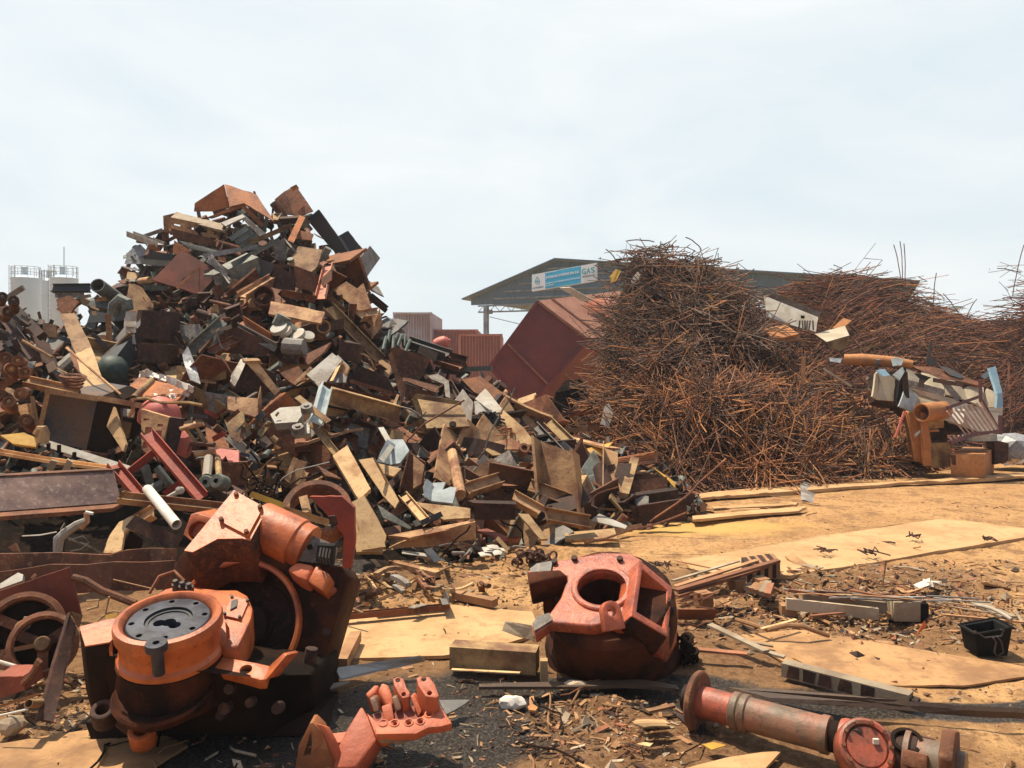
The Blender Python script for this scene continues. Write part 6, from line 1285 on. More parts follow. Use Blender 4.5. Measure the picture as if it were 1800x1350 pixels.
# ------------------------------------------------------------------ strut (foreground right)
s0_,s1_=P(*A3(245,290),3.78),P(*A3(1420,545),3.265); s0_.z=.118; 
s1_.z=.115
ax=(s1_-s0_).normalized(); T=lambda f:(s1_-s0_).length*f
st=root('shaft_strut',G(1430,1330),'oily red and grey tubular drive shaft with a round end flange lying in front right','drive shaft'); HB.append((1185,1190,1670,1350))
mb=MB(); lathe(mb,s0_,ax,[(0,-.012),(.05,-.012),(.06,-.06),(.0,-.07)][::-1],24); build('end_pin',mb,'rustdark',st)
mb=MB(); lathe(mb,s0_,ax,[(0,-.012),(.128,-.012),(.136,-.004),(.136,.014),(.128,.02),(0,.02)],56); build('end_flange',mb,'rust',st)
L_=T(1)
mb=MB(); lathe(mb,s0_,ax,[(0.0714,.02),(0.0714,.17),(0.0688,.18)],44); build('red_tube',mb,'worn',st)
mb=MB(); lathe(mb,s0_,ax,[(0.0722,.17),(0.0826,.178),(0.0826,.205),(0.0757,.212),(0.0826,.22),(0.0826,.245),(0.0740,.252)],44); build('collar',mb,'mottle',st)
mb=MB(); lathe(mb,s0_,ax,[(0.0740,.25),(0.0731,.56),(0.0791,.57),(0.0791,.6),(0.0602,.605)],44); build('grey_tube',mb,'mottle',st)
mb=MB(); lathe(mb,s0_,ax,[(0.0645,.6),(0.0645,.64),(0.0774,.645)],40); build('neck',mb,'oil',st)
mb=MB(); lathe(mb,s0_,ax,[(0.0516,.64),(0.0808,.645),(0.0860,.66),(0.0860,.78),(0.0808,.79),(0.0602,.79)],44); cl=build('red_collar',mb,'worn',st)
for i in range(14):
    a=2*math.pi*i/14; u_=ax.cross(V(0,0,1)).normalized(); w_=u_.cross(ax); p=s0_+ax*.79+(u_*math.cos(a)+w_*math.sin(a))*.074; mb=MB(); lathe(mb,p,ax,[(0,.02),(.01,.02),(.01,-.005)],6); build('bolt',mb,'oil',cl)
p=s0_+ax*.69+V(-.02,-.085,.055); mb=MB(); box(mb,p,.045,.02,.07,-.5); build('clip',mb,'steel',cl)
mb=MB(); lathe(mb,s0_,ax,[(.075,.79),(.075,.9),(.085,.91),(.085,.94),(0,.94)],36); build('joint',mb,'rustdark',st)
mb=MB(); lathe(mb,s0_+ax*.9+V(0,0,.02),V(-.2,-.4,.9),[(.045,-.03),(.06,-.03),(.06,.065),(.045,.065),(.045,-.03)],24); build('seal_ring',mb,'oil',st)
dc=P(*A3(1215,505),3.27); dc.z=max(dc.z,.135); da_=V(-.12,-.8,.58).normalized()
mb=MB(); lathe(mb,dc,da_,[(0,.028),(.075,.028),(.082,.02),(.085,.034),(.098,.036),(.108,.028),(.113,.01),(.113,-.06),(.1,-.13),(0,-.13)],48); dcap=build('dome_cap',mb,'worn',st)
for i in range(10):
    a=2*math.pi*i/10; u_=da_.cross(V(0,0,1)).normalized(); w_=u_.cross(da_); mb=MB(); lathe(mb,dc+(u_*math.cos(a)+w_*math.sin(a))*.092+da_*.034,da_,[(0,.012),(.009,.012),(.009,0)],6); build('bolt',mb,'rust',dcap)
mb=MB(); box(mb,dc+da_*.03+V(.035,0,.02),.022,.012,.02); build('tag',mb,'palegrey',dcap)
mb=MB(); lathe(mb,s0_+ax*.86,ax,[(0,0),(.07,0),(.075,.03),(.1,.035),(.1,.055),(.08,.06),(.085,.16),(.105,.165),(.105,.185),(.07,.19),(.07,.25),(0,.25)],36); build('yoke',mb,'mottle',st)
for sg in(-1,1):
    c=s0_+ax*.9+V(0,0,.03)+ax.cross(V(0,0,1)).normalized()*sg*.085; mb=MB(); extr(mb,'B',c,c+ax*.09,.06); build('yoke_ear',cutobj(mb,[],.01),'rust',st)
c=s0_+ax*1.03; c.z=.125; u_=ax.cross(V(0,0,1)).normalized(); w_=u_.cross(ax); mb=MB(); prism(mb,[c+u_*x*.13+w_*y*.15 for x,y in((-1,-.85),(.9,-.9),(1,.5),(.3,1.0),(-.55,.75))],ax*.05); build('end_plate',cutobj(mb,[],.01),'rust',st)
c=s0_+ax*.97; mb=MB(); extr(mb,'R',c,c+ax*.12,.14); build('end_stub',mb,'rustorange',st)
# ------------------------------------------------------------------ things lying on the ground
def gpl(Z,s,z,th,m,label,name='steel_plate',cat='steel plate',bend=0,jag=.004,group=None,zs=None):
    pts=parse(Z,s); zz=zs or [z]*len(pts); mb=MB(); plate(mb,[G(*p,q) for p,q in zip(pts,zz)][::-1],th,jag=jag,bend=bend,sub=8); 
    return build(name,mb,m,label=label,cat=cat,group=group)
mat('platedust',(.52,.32,.15),(.41,.24,.105),(.27,.15,.065),fine=.53,scale=2.6,amt=.515,fs=9,var=.04)
mat('plateearth',(.42,.235,.1),(.24,.125,.055),(.2,.105,.05),fine=.52,scale=3,fs=10,var=.04)
mat('platedark',(.06,.04,.03),(.1,.06,.035),(.15,.1,.06),fine=.56,scale=2,var=.04,rough=.6)
gpl(A4,'130,397 700,300 1385,200 1620,222 1900,252 1900,275 1300,370 660,475 210,462',.018,.03,'platedust','big sand coloured steel plate lying flat across the yard on the right')
gpl(A4,'190,92 460,66 720,44 1300,22 1850,-18 1850,2 1250,32 800,68 380,98 195,112',.03,.03,'platedust','long narrow dusty plate along the foot of the rebar heap')
gpl(A4,'280,140 500,128 700,118 690,130 500,140 290,150',.03,.02,'platedust','thin plate strip just before the long narrow dusty plate')
gpl(A4,'185,196 470,170 740,152 700,172 450,190 190,214',.04,.025,'platedust','slim plate strip behind the yellow sand patch, with a dark edge')
gpl(A4,'420,765 700,738 1100,800 1500,870 1900,930 1900,955 1500,1010 1100,1010 860,965 640,900',.006,.01,'plateearth','earth covered plate lying right of the orange casting')
gpl(Z0,'545,1092 700,1070 780,1062 935,1075 955,1112 860,1140 780,1152 545,1160',.01,.02,'platedust','sand coloured plate between the gear housing and the orange casting')
gpl(A4,'360,1040 620,1048 900,1070 1200,1104 1500,1130 1900,1150 1900,1178 1500,1160 1100,1122 800,1102 560,1092',.05,.02,'platedark','long dark warped plate behind the drive shaft',bend=0,zs=[.02,.05,.07,.08,.08,.08,.05,.05,.06,.07,.05])
gpl(Z8,'-60,872 300,862 620,856 900,848 1100,880 1110,902 800,880 500,890 -60,890',.04,.015,'platedark','thin dark plate strip lying in front of the orange casting')
gpl(A3,'180,622 420,560 620,530 730,525 640,622',.02,.012,'platedust','corner of a sandy plate at the bottom edge under the drive shaft')
gpl(Z0,'-20,1310 100,1290 240,1270 330,1310 250,1360 -20,1370',.02,.012,'plateearth','brown plate corner at the bottom left edge')
def gb(Z,a,b,size,kind,m,label,z=.05,name=None,cat=None,group=None,roll=0,za=None,zb=None,bend=0,dep=1):
    A,B=Z(*a),Z(*b); p0,p1=G(*A,za if za is not None else z),G(*B,zb if zb is not None else z); sz=size/Z.s*(p0.y+p1.y)/2/F; mb=MB(); a_=(p1-p0).normalized(); n=V(0,0,1)-a_*a_.z; n.normalize(); s=a_.cross(n); c_,q_=math.cos(math.radians(roll)),math.sin(math.radians(roll))
    extr(mb,kind,p0,p1,sz,0,4,bend,(R.uniform(-.3,.3),R.uniform(-.3,.3)),frm=(a_,s*c_+n*q_,n*c_-s*q_),dep=dep)
    nm={'B':'wood_plank','F':'metal_strip','R':'thin_rod','S':'timber','U':'steel_channel','L':'angle_iron','P':'steel_pipe','I':'beam_offcut'}[kind]
    return build(name or nm,mb,m,label=label,cat=cat or nm.replace('_',' '),group=group)
# plank fan and broken pallet right of the casting
for i,(a,b,s,m_,lab,za,zb) in enumerate((((105,548),(605,402),34,'woodred','uppermost red brown plank of the fan right of the casting',.1,.2),((100,530),(500,402),26,'wood','tan plank of the fan beside the uppermost red one',.1,.17),((110,575),(560,425),30,'woodred','lower red brown plank of the fan, under the uppermost one',.07,.15),((90,500),(410,405),18,'woodgrey','thin grey lath at the back of the plank fan',.1,.14),((115,405),(340,450),16,'wood','narrow lath crossing behind the plank fan',.06,.08))):
    gb(A4,a,b,s,'B',m_,lab,za=za,zb=zb,dep=.5,group='fan of planks')
rt=root('broken_pallet',G(*A4(270,640),.05),'broken red brown wooden pallet under the plank fan','pallet')
for i,(a,b,s) in enumerate((((115,600),(440,565),30),((120,612),(300,640),28),((110,590),(250,560),24),((225,600),(300,562),30),((150,625),(230,590),26),((290,640),(440,575),26))):
    mb=MB(); p0,p1=G(*A4(*a),.1),G(*A4(*b),.1); p0.z+=i*.002;p1.z+=i*.002; extr(mb,'B',p0,p1,s/2.769*p0.y/F,90,dep=.35); build('slat',mb,'woodred',rt)
mb=MB(); prism(mb,[G(*A4(u,v),z) for u,v,z in((100,690,.01),(290,692,.01),(312,640,.1),(100,640,.1))],V(0,.02,0)); build('front_board',mb,'woodred',rt)
for u,v in((240,590),(400,525),(520,520)):
    mb=MB(); box(mb,G(*A4(u,v),.06),.1,.09,.1,.5); build('block',mb,'wood',rt)
rt=root('striped_beam',G(*A4(530,455),.1),'short stack of dark and tan striped board ends behind the plank fan','board stack')
for i in range(8):
    p=G(*A4(460+i*19,478-i*3),.05); mb=MB(); box(mb,p+V(0,.05,.04),.04,.25,.13,-.1); build('board',mb,'wood' if i%2 else 'rustdark',rt)
for i in range(5):
    gb(A4,(450+i*25,540+i*8),(520+i*12,480+i*10),30,'B',R.choice(('wood','woodgrey','woodred')),'short broken wood block beside the striped board ends',z=.05+.02*i,group='broken blocks beside the striped boards')
gb(A4,(270,715),(545,845),42,'B','woodgrey','grey tan plank pointing down right beside the oily chain',z=.1,zb=.07,dep=.4)
gb(A4,(500,835),(635,872),36,'B','woodgrey','short split grey board at the tip of the grey tan plank',z=.05,dep=.4)
gb(A4,(205,835),(455,858),40,'B','woodred','red brown plank lying level beside the oily chain',z=.06,dep=.4)
gb(A4,(420,790),(580,820),20,'B','woodgrey','thin grey board under the grey tan plank',z=.03,dep=.5)
gb(A4,(100,862),(200,850),24,'B','wood','small plank end between the casting and the red brown plank',z=.04,dep=.4)
rt=root('grey_pallet',G(*A4(840,640),.05),'weathered grey pallet half buried under a bundle of rods','pallet')
for a,b,s in(((620,592),(1060,640),30),((700,570),(1100,612),26),((760,560),(1250,590),22)):
    p,q=G(*A4(*a),.09),G(*A4(*b),.085); p.y-=.1;q.y-=.1; mb=MB(); prism(mb,[p-V(0,0,.04),q-V(0,0,.04),q+V(0,0,.035),p+V(0,0,.035)],V(0,.025,0)); build('slat',mb,'woodgrey',rt)
for u in(650,800,950):
    mb=MB(); box(mb,G(*A4(u,640+(u-650)*.09),.035),.1,.09,.07,-.1); build('block',mb,'wood',rt)
rt=root('wood_block',G(*A4(1240,640),.05),'square pale wooden block right of the grey pallet','block'); mb=MB(); box(mb,G(*A4(1215,640),.07),.17,.12,.13,-.1); build('left_block',cutobj(mb,[],.006),'woodgrey',rt); mb=MB(); box(mb,G(*A4(1280,640),.07),.1,.12,.11,-.1); build('dark_block',mb,'black',rt)
for i in range(13):
    u=640+R.uniform(-20,330); gb(A4,(u,555+R.uniform(-12,32)),(u+R.uniform(300,520),575+R.uniform(-14,34)),R.uniform(6,14),R.choice('RRFB'),R.choice(('wood','woodred','tan','rust','grey')),'long thin rod in the bundle lying over the grey pallet',za=R.uniform(.12,.19),zb=R.uniform(.1,.17),bend=R.uniform(-.015,.015),name='thin_rod',cat='rod',group='rods over the grey pallet')
for i in range(6):
    u=1300+R.uniform(0,150); gb(A4,(u,575+i*9),(u+R.uniform(250,420),590+i*16),R.uniform(5,9),'R',R.choice(('palegrey','tan','grey')),'pale long rod reaching the right picture edge over the rubble',z=R.uniform(.06,.12),bend=R.uniform(-.04,.04),name='thin_rod',cat='rod',group='pale rods at the right edge')
gb(A4,(1400,665),(1900,712),18,'B','wood','long lath lying over the rubble above the black bucket',z=.1,dep=.6)
gb(A4,(1570,620),(1740,690),18,'R','palegrey','curved pale tube over the rubble above the black bucket',z=.12,bend=.06,name='thin_rod',cat='rod')
gb(A4,(760,672),(980,650),16,'B','woodred','thin red lath in front of the grey pallet',z=.07,dep=.6)
mb=MB(); tube(mb,[G(*A4(u,v),z) for u,v,z in((400,690,.03),(480,715,.06),(560,740,.07),(640,718,.1),(720,722,.1),(790,748,.06),(850,768,.03))],.014,7); build('hose',mb,'wood',label='dusty brown hose snaking through the rubble before the grey pallet',cat='hose')
gb(A4,(520,735),(690,690),16,'B','pale','pale lath beside the dusty brown hose',z=.08,dep=.5)
# notched timber
rt=root('notched_timber',G(*A4(940,990),.05),'pale notched timber with dark cut outs lying before the earth covered plate','timber')
p0,p1=G(*A4(632,925),.05),G(*A4(1250,1085),.05); mb=MB(); extr(mb,'S',p0,p1,.075,0,6,frm=((p1-p0).normalized(),(p1-p0).normalized().cross(V(0,0,1)),V(0,0,1))); build('beam',mb,'woodgrey',rt)
a_=(p1-p0).normalized(); n_=a_.cross(V(0,0,1)); n_=n_ if n_.y<0 else -n_
for i,t in enumerate((.1,.24,.36,.52,.7)):
    c=p0.lerp(p1,t)+n_*.0385; w_=(p1-p0).length*.055; mb=MB(); prism(mb,[c-a_*w_-V(0,0,.03),c+a_*w_*R.uniform(.6,1.1)-V(0,0,.03),c+a_*w_+V(0,0,.03),c-a_*w_*R.uniform(.5,1)+V(0,0,.033)],-n_*.01); build('notch_patch',mb,'rustdark',rt)
mb=MB(); box(mb,p1+a_*.01,.05,.06,.03,math.atan2(a_.y,a_.x)); build('split_end',mb,'rustdark',rt)
# bucket
rt=root('black_bucket',G(*A4(1655,870),.0),'black plastic bucket with a wire handle standing at the right edge','bucket')
bc=G(*A4(1655,873)); d=bc.y; m0=MB(); wd=180/2.769*d/F/2; hh=128/2.769*d/F
vs=[];rb=.82
for z,s_ in((0,rb),(hh,1)):
    for x,y in((-1,-.8),(1,-.8),(1,.8),(-1,.8)): vs.append(bc+V(x*wd*s_,y*wd*s_+wd*.8,z+ (.02*x if z else 0)))
m0.add(vs,[(3,2,1,0),(4,5,6,7),(0,1,5,4),(1,2,6,5),(2,3,7,6),(3,0,4,7)]); c=MB(); box(c,bc+V(0,wd*.8,hh*.6+.02),wd*1.6,wd*1.2,hh*1.0); build('tub',cutobj(m0,[c],.006),'black',rt)
mb=MB(); tube(mb,[P(*A4(u,v),d-.03) for u,v in((1560,745),(1610,778),(1690,770),(1700,742),(1685,738))],.005,6); tube(mb,[P(*A4(u,v),d-.05) for u,v in((1650,778),(1665,800),(1655,850),(1670,868),(1700,850),(1690,800),(1670,772))],.005,6); build('handle',mb,'steel',rt)
mb=MB(); 
for i in range(4):
    x=bc+V(wd*(-1+.02)-.002,0,0)
build('rim',tube(mb,[bc+V(x*wd*1.02,y*wd*.82+wd*.8,hh+.02*x) for x,y in((-1,-1),(1,-1),(1,1),(-1,1),(-1,-1))],.008,6),'black',rt)
# papers and chips
gpl(A4,'1300,720 1318,695 1325,725 1275,765',.08,.003,'orange','bright orange torn scrap on the rubble',name='plastic_scrap',cat='scrap',zs=[.1,.2,.12,.06])
for i in range(5): gpl(Z0,' '.join('%.1f,%.1f'%A4(1320+i*13+dx+R.uniform(-25,10),510+R.uniform(-15,18)+dy) for dx,dy in((-35,-6),(20,-12),(38,6),(-10,14))),.1,.003,'white','crumpled white paper scrap on the rubble right of the plate edge',name='paper_scrap',cat='paper',zs=[.08,.13,.1,.07],group='white paper scraps')
gpl(A4,'710,30 805,12 818,112 715,112',.1,.006,'grey','crumpled grey sheet lying on the long narrow dusty plate',name='metal_sheet',cat='sheet metal',bend=.04,zs=[.05,.07,.03,.035])
gpl(A3,'278,485 340,472 418,490 330,516',.03,.003,'yellow','small bright yellow card lying before the drive shaft',name='card_scrap',cat='card')
gpl(Z8,'860,1225 900,1215 962,1218 940,1240',.03,.003,'pale','pale chip lying between the bracket and the drive shaft',name='card_scrap',cat='card')
gpl(Z8,'225,1005 255,990 285,1010 270,1030 235,1025',.04,.01,'orangeblock','small orange chip on the brown soil behind the bracket',name='chip',cat='chip')
mb=MB(); rock(mb,G(*Z8(130,985),.03),.06,1.1,.7,.6,seed=8); build('rock',mb,'white',label='white lump on the brown soil right of the bracket',cat='rock')
mb=MB(); rock(mb,G(*Z8(505,880),.03),.05,1.4,.7,.5,seed=9); build('rock',mb,'stone',label='pale stone lying on the dark warped plate near the drive shaft flange',cat='rock') 
gb(Z8,(925,1035),(1085,1000),36,'B','tan','tan bar end lying left of the drive shaft flange',z=.04,dep=.6)
for i in range(4): gpl(Z0,' '.join('%.1f,%.1f'%Z8(950+dx+R.uniform(-20,20),1085+i*10+dy) for dx,dy in((-100,-8),(90,-20),(100,5),(-60,18))),.03+.02*i,.006,R.choice(('rust','olive','tan')),'curled thin metal leaf in the small pile left of the drive shaft',name='metal_leaf',cat='sheet metal',bend=.06,group='curled metal leaves left of the shaft')
# planks and plates between the housing and the casting
gpl(A2,'520,132 880,78 1225,28 1262,62 900,140 560,222',.09,.012,'palegrey','pale grey channel plate lying right of the gear housing',zs=[.09,.09,.09,.05,.05,.05])
gpl(A2,'300,262 420,250 640,222 600,240 410,300',.04,.01,'palegrey','pointed pale plate at the left end of the pale grey channel plate')
gb(A2,(320,130),(540,120),70,'U','rustdark','dark channel end against the gear housing',z=.06,roll=30)
gb(A2,(570,85),(690,-150),90,'S','wood','square wooden block end lying on the sand coloured plate',z=.06)
rt=root('box_beam',G(870,1165,.06),'olive brown box beam lying left of the orange casting','box section')
mb=MB(); prism(mb,[G(*Z8(u,v),z) for u,v,z in((-215,775,.02),(262,780,.02),(275,640,.02),(-215,612,.02))],V(0,0,.001)); 
p0,p1=G(795,1150,.07),G(945,1160,.07); mb=MB(); extr(mb,'Q',p0,p1,.125,0,3,frm=((p1-p0).normalized(),(p1-p0).normalized().cross(V(0,0,1)),V(0,0,1))); build('tube',mb,'olive',rt)
mb=MB(); box(mb,G(*Z8(320,790),.05),.04,.05,.11); build('end_tab',mb,'pale',rt)
gpl(Z8,'75,560 95,505 250,530 262,620 180,600',.1,.01,'woodgrey','grey tan board wedged under the left side of the casting',name='wood_plank',cat='plank',zs=[.12,.16,.13,.05,.07])
gb(Z8,(-220,790),(180,810),26,'B','pale','pale splintered lath in front of the olive brown box beam',z=.03,dep=.4)
for (a,b,s,kd,m_,lab) in (((690,990),(770,1010),14,'B','tan','short tan strip on the ground left of the casting'),((800,1045),(870,1060),18,'B','wood','brown batten on the soil behind the sand coloured plate'),((660,1075),(790,1062),14,'F','rust','rust strip at the rear edge of the sand coloured plate')):
    gb(Z0,a,b,s,kd,m_,lab,z=.05)
for i in range(52):
    px,py=R.uniform(575,860),R.uniform(995,1072); gb(Z0,(px,py),(px+R.uniform(-45,45),py+R.uniform(-18,18)),R.uniform(3,12),R.choice('BFRLU'),R.choice(('tan','wood','olive','grey','rust','pale')),'short strip in the slat litter between housing and casting',za=R.uniform(.02,.13),zb=R.uniform(.02,.13),bend=R.uniform(-.1,.1),name='litter_strip',cat='metal strip',group='slat litter between housing and casting')
gb(Z0,(590,1085),(790,1066),12,'I','rust','rust edge beam lying behind the sand coloured plate',z=.06)
gb(Z0,(990,940),(1085,942),16,'F','pale','pale plate strip lying before the dusty heap foot',z=.05)
for i in range(30):
    px,py=R.uniform(1180,1420),R.uniform(860,905); gb(Z0,(px,py),(px+R.uniform(-60,60),py+R.uniform(-6,6)),R.uniform(2,5),'F',R.choice(('tan','pale','wood','rust')),'thin flat strip on the ground at the foot of the rebar heap',z=.03,name='litter_strip',cat='metal strip',group='flat strips at the rebar heap foot')
for i,(px,py) in enumerate(((1165,995),(1530,972),(1735,948),(1448,968),(1600,943))):
    mb=MB(); 
    for j in range(9): 
        c=G(px+R.uniform(-9,9),py+R.uniform(-2,2),.06); tube(mb,[c,c+V(R.gauss(0,.03),R.gauss(0,.03),R.uniform(0,.04)),c+V(R.gauss(0,.05),R.gauss(0,.05),.0)],.006,5)
    build('debris_tuft',mb,'rustdark',label=['dark twisted scrap tuft behind the casting','twisted scrap tuft on the front edge of the big sand plate','dark curled scrap on the right end of the big sand plate','small dark scrap on the middle of the big sand plate','tiny dark scrap at the far side of the big sand plate'][i],cat='scrap')
mb=MB(); tube(mb,[G(*A4(u,v),z) for u,v,z in((1110,525,.03),(1120,470,.12),(1130,400,.25))],.006,5); build('upright_twig',mb,'wood',label='thin twig standing before the front edge of the big sand plate',cat='twig')
# wires on the ground
for i in range(26):
    px,py=R.choice(((R.uniform(60,520),R.uniform(1290,1345)),(R.uniform(1100,1800),R.uniform(1010,1120)),(R.uniform(860,1200),R.uniform(1180,1340)),(R.uniform(640,900),R.uniform(930,1060)))); c=G(px,py,.02); q=[c]; a=R.uniform(0,6.28)
    for j in range(6): a+=R.gauss(0,.5); q.append(q[-1]+V(math.cos(a)*.06,math.sin(a)*.06,0)); q[-1].z=max(.012,.02+R.gauss(0,.012))
    mb=MB(); tube(mb,q,R.uniform(.003,.006),5); build('loose_wire',mb,R.choice(('oil','rust','wood')),label='thin loose wire curling on the yard ground',cat='wire',group='loose wires on the yard ground')
# fine litter: stones, chips, flakes as stuff
def litter(n,fn,mats,label,name):
    mbs=[MB() for _ in mats]
    for i in range(n):
        px,py,s=fn(); 
        if py<HZ+20: continue
        c=G(px,py); z=gz(c.x,c.y) if False else 0; c.z=0; LC.append((R.randrange(len(mats)),c,s))
    xs=np.array([q[1].x for q in LC]); ys=np.array([q[1].y for q in LC]); zz=gheight(xs,ys)
    for (mi,c,s),z in zip(LC,zz):
        c.z=z; mb=mbs[mi]; t=R.random()
        if t<.4:
            a=R.uniform(0,3.14); u=V(math.cos(a),math.sin(a),R.gauss(0,.25)); w_=V(-math.sin(a),math.cos(a),R.gauss(0,.25)); o=c+V(0,0,s*.25); L2=R.uniform(.6,2.2)
            prism(mb,[o-u*s*L2-w_*s*.4,o+u*s*L2*R.uniform(.6,1)-w_*s*.5,o+u*s*L2+w_*s*.3,o-u*s*L2*.7+w_*s*.5],V(0,0,-s*.15))
        elif t<.65:
            a=R.uniform(0,3.14); u=V(math.cos(a),math.sin(a),R.gauss(0,.2)); o=c+V(0,0,s*.2); tube(mb,[o-u*s*2.2,o+V(R.gauss(0,.3),R.gauss(0,.3),.2)*s,o+u*s*2.2],s*.16,4)
        else:
            k=[V(R.gauss(0,1),R.gauss(0,1),R.gauss(0,.7)).normalized()*s*R.uniform(.5,.9) for _ in range(4)]
            v=[V(1,0,0),V(-.5,.8,0),V(-.5,-.8,0),V(0,0,.8),V(.2,.1,-.5)]; v=[c+V(p.x*s*R.uniform(.5,1),p.y*s*R.uniform(.5,1),p.z*s*R.uniform(.5,1)+s*.2) for p in v]
            mb.add(v,[(0,1,3),(1,2,3),(2,0,3),(1,0,4),(2,1,4),(0,2,4)])
    for mb,mn in zip(mbs,mats):
        if mb.v: build(name,mb,mn,label=label%mn_word[mn],kind='stuff',origin=(0,0,0))
mn_word={'stone':'pale stony','wood':'brown woody','rust':'rusty','rustdark':'dark','pale':'pale dusty','plateearth':'earthy','tan':'tan','oil':'oily black','olive':'olive'}
LC=[]
def f1():
    while True:
        py=640+R.uniform(190,720); px=R.uniform(0,1800); c=G(px,py)
        if mnoise.noise(V(c.x*1.1,c.y*1.1,5))+.5*mnoise.noise(V(c.x*3,c.y*3,2))>R.uniform(-.2,.5): break
    return px,py,R.lognormvariate(-5.0,.7)
litter(3000,f1,['stone','wood','plateearth','rustdark','rust'],'small %s chips strewn over the whole yard ground','ground_litter')
LC=[]
def f2():
    t=R.random()
    if t<.45: return R.gauss(1520,150),R.gauss(1062,36),R.lognormvariate(-4.1,.5)
    if t<.65: return R.uniform(1200,1800),R.uniform(985,1130),R.lognormvariate(-4.4,.5)
    if t<.8: return R.gauss(1020,120),R.gauss(1260,40),R.lognormvariate(-4.5,.5)
    if t<.92: return R.uniform(560,1000),R.uniform(985,1070),R.lognormvariate(-4.3,.5)
    return R.uniform(0,220),R.uniform(1180,1340),R.lognormvariate(-4.2,.5)
litter(5200,f2,['plateearth','rustdark','stone','rust','wood'],'%s rubble and chips churned up with the soil patches','soil_rubble')
# ------------------------------------------------------------------ right hand things: wreck, grille, blocks
mat('railbar',(.45,.33,.3),(.3,.2,.18),(.5,.4,.36),var=0)
GR='things on the right heap'
def rp(Z,polys,m,label,k,d,name,cat,kx=0,th=.02,bend=.015,jag=.006): return pl(Z,polys,m,label,k=k,kx=kx,d=d,name=name,cat=cat,th=th,bend=bend,jag=jag,group=None)
rt=root('leaning_sheet',P(*Z7(280,400),14.2),'pale grey green metal panel with a dark top rail lying on the near rebar heap','panel')
mb=MB(); plate(mb,pplane(parse(Z7,'135,300 425,410 412,500 330,480 150,420'),14.2,.7,.2),.03,jag=.004); build('sheet',mb,'palegrey',rt)
mb=MB(); extr(mb,'B',P(*Z7(130,288),14.2),P(*Z7(432,408),14.0),.1); build('top_rail',mb,'grey',rt)
mb=MB(); prism(mb,PZ(Z7,'333,412 352,414 350,430 332,428',14.05,.7,.2),V(0,.02,0)); build('dark_slot',mb,'oil',rt)
for i in range(6):
    mb=MB(); u=325+i*14; extr(mb,'R',P(*Z7(u,440),14.05),P(*Z7(u+R.uniform(-8,8),492),14.05),.03); build('dent_rib',mb,'grey',rt)
rt=root('beige_box',P(*Z7(510,530),13.7),'beige steel box jutting right out of the near rebar heap','box')
mb=MB(); prism(mb,[P(*Z7(u,v),d) for u,v,d in((405,512,13.9),(568,468,14.2),(592,520,13.6),(470,555,13.4))],V(.05,.15,-.03)); build('lid',mb,'beige',rt)
mb=MB(); prism(mb,[P(*Z7(u,v),13.4+dd) for u,v,dd in((470,556,0),(592,521,.2),(588,570,.2),(540,608,.1),(480,580,0))],V(.1,.5,.05)); build('front',mb,'olive',rt)
rp(Z7,'125,485 250,462 320,510 190,545','orangeblock','orange brown plywood sheet lying on the near heap below the pale panel',1.6,13.6,'plywood_sheet','plywood',th=.04)
rp(Z7,'190,545 320,512 335,545 215,560','wood','brown board edge just under the orange brown plywood sheet',.2,13.55,'plywood_sheet','plywood')
rp(Z7,'500,480 560,425 605,438 560,480','orangeblock','orange plank tip above the beige steel box',1,14.3,'wood_plank','plank')
rp(Z6,'1275,670 1350,640 1470,680 1380,740','pale','bright tan cardboard sheet caught in the middle of the near heap',1.3,13.0,'cardboard_sheet','cardboard',bend=.05)
rp(Z6,'905,310 945,262 978,275 950,335 910,352','yellow','crumpled orange plastic caught on the left shoulder of near heap',.5,14.2,'plastic_scrap','plastic',bend=.1,th=.005)
rp(Z6,'1040,330 1090,270 1130,250 1100,320 1050,360','sack','dusty rag caught near the top left of the near heap',.6,14.2,'cloth_rag','rag',bend=.1,th=.005)
rp(Z6,'845,1245 875,1130 900,1110 930,1180 900,1260','sack','white torn sack at the dark gap under the tipped container',.4,12.3,'cloth_rag','sack',bend=.06,th=.006)
bm(Z6,(1530,490),(1590,535),16,'F','yellow','yellow strip on the upper right of the near rebar heap',d=13.2,group=None)
bm(Z6,(1530,420),(1560,460),14,'F','yellow','small yellow sliver above the yellow strip on near heap',d=13.3,group=None)
bm(Z7,(65,920),(122,1015),24,'F','yellow','bright yellow flat bar low in the middle of the near heap',d=11.5,group=None)
bm(Z7,(100,870),(175,790),14,'F','yellow','thin yellow strip above the bright yellow flat bar',d=11.9,group=None)
bm(Z7,(590,610),(780,565),14,'F','olive','yellowish wooden lath above the long orange log',d=15,group=None)
bm(Z7,(860,475),(915,445),16,'F','olive','yellow green sliver on the far heap right of the beige box',d=16.5,group=None)
bm(Z7,(345,630),(340,780),22,'B','wood','upright tan timber stuck in the near heap, right side',d=12.4,group=None)
bm(Z7,(455,700),(605,795),12,'F','palegrey','pale lath sloping down right in the near heap',d=12.2,group=None)
bm(Z7,(840,1070),(890,930),14,'R','pink','pinkish rod standing up in the anchor rod litter',d=11.4,group=None)
bm(Z7,(495,840),(495,985),10,'R','redbrown','red brown rod standing upright over the anchor rods',d=12,group=None)
bm(Z7,(1300,760),(1302,890),14,'R','purple','short dark purple post above the purple railing',d=12.8,group=None)
rt=root('orange_log',P(*A7(330,190),13.5),'long orange brown log with grey bands lying over the crushed car body','log')
mb=MB(); tube(mb,[P(*A7(u,v),d_) for u,v,d_ in((20,178,13.0),(200,182,12.9),(360,190,12.8),(530,206,12.7),(700,226,12.6))],[.085,.1,.09,.085,.06],14); build('trunk',mb,'orangeblock',rt)
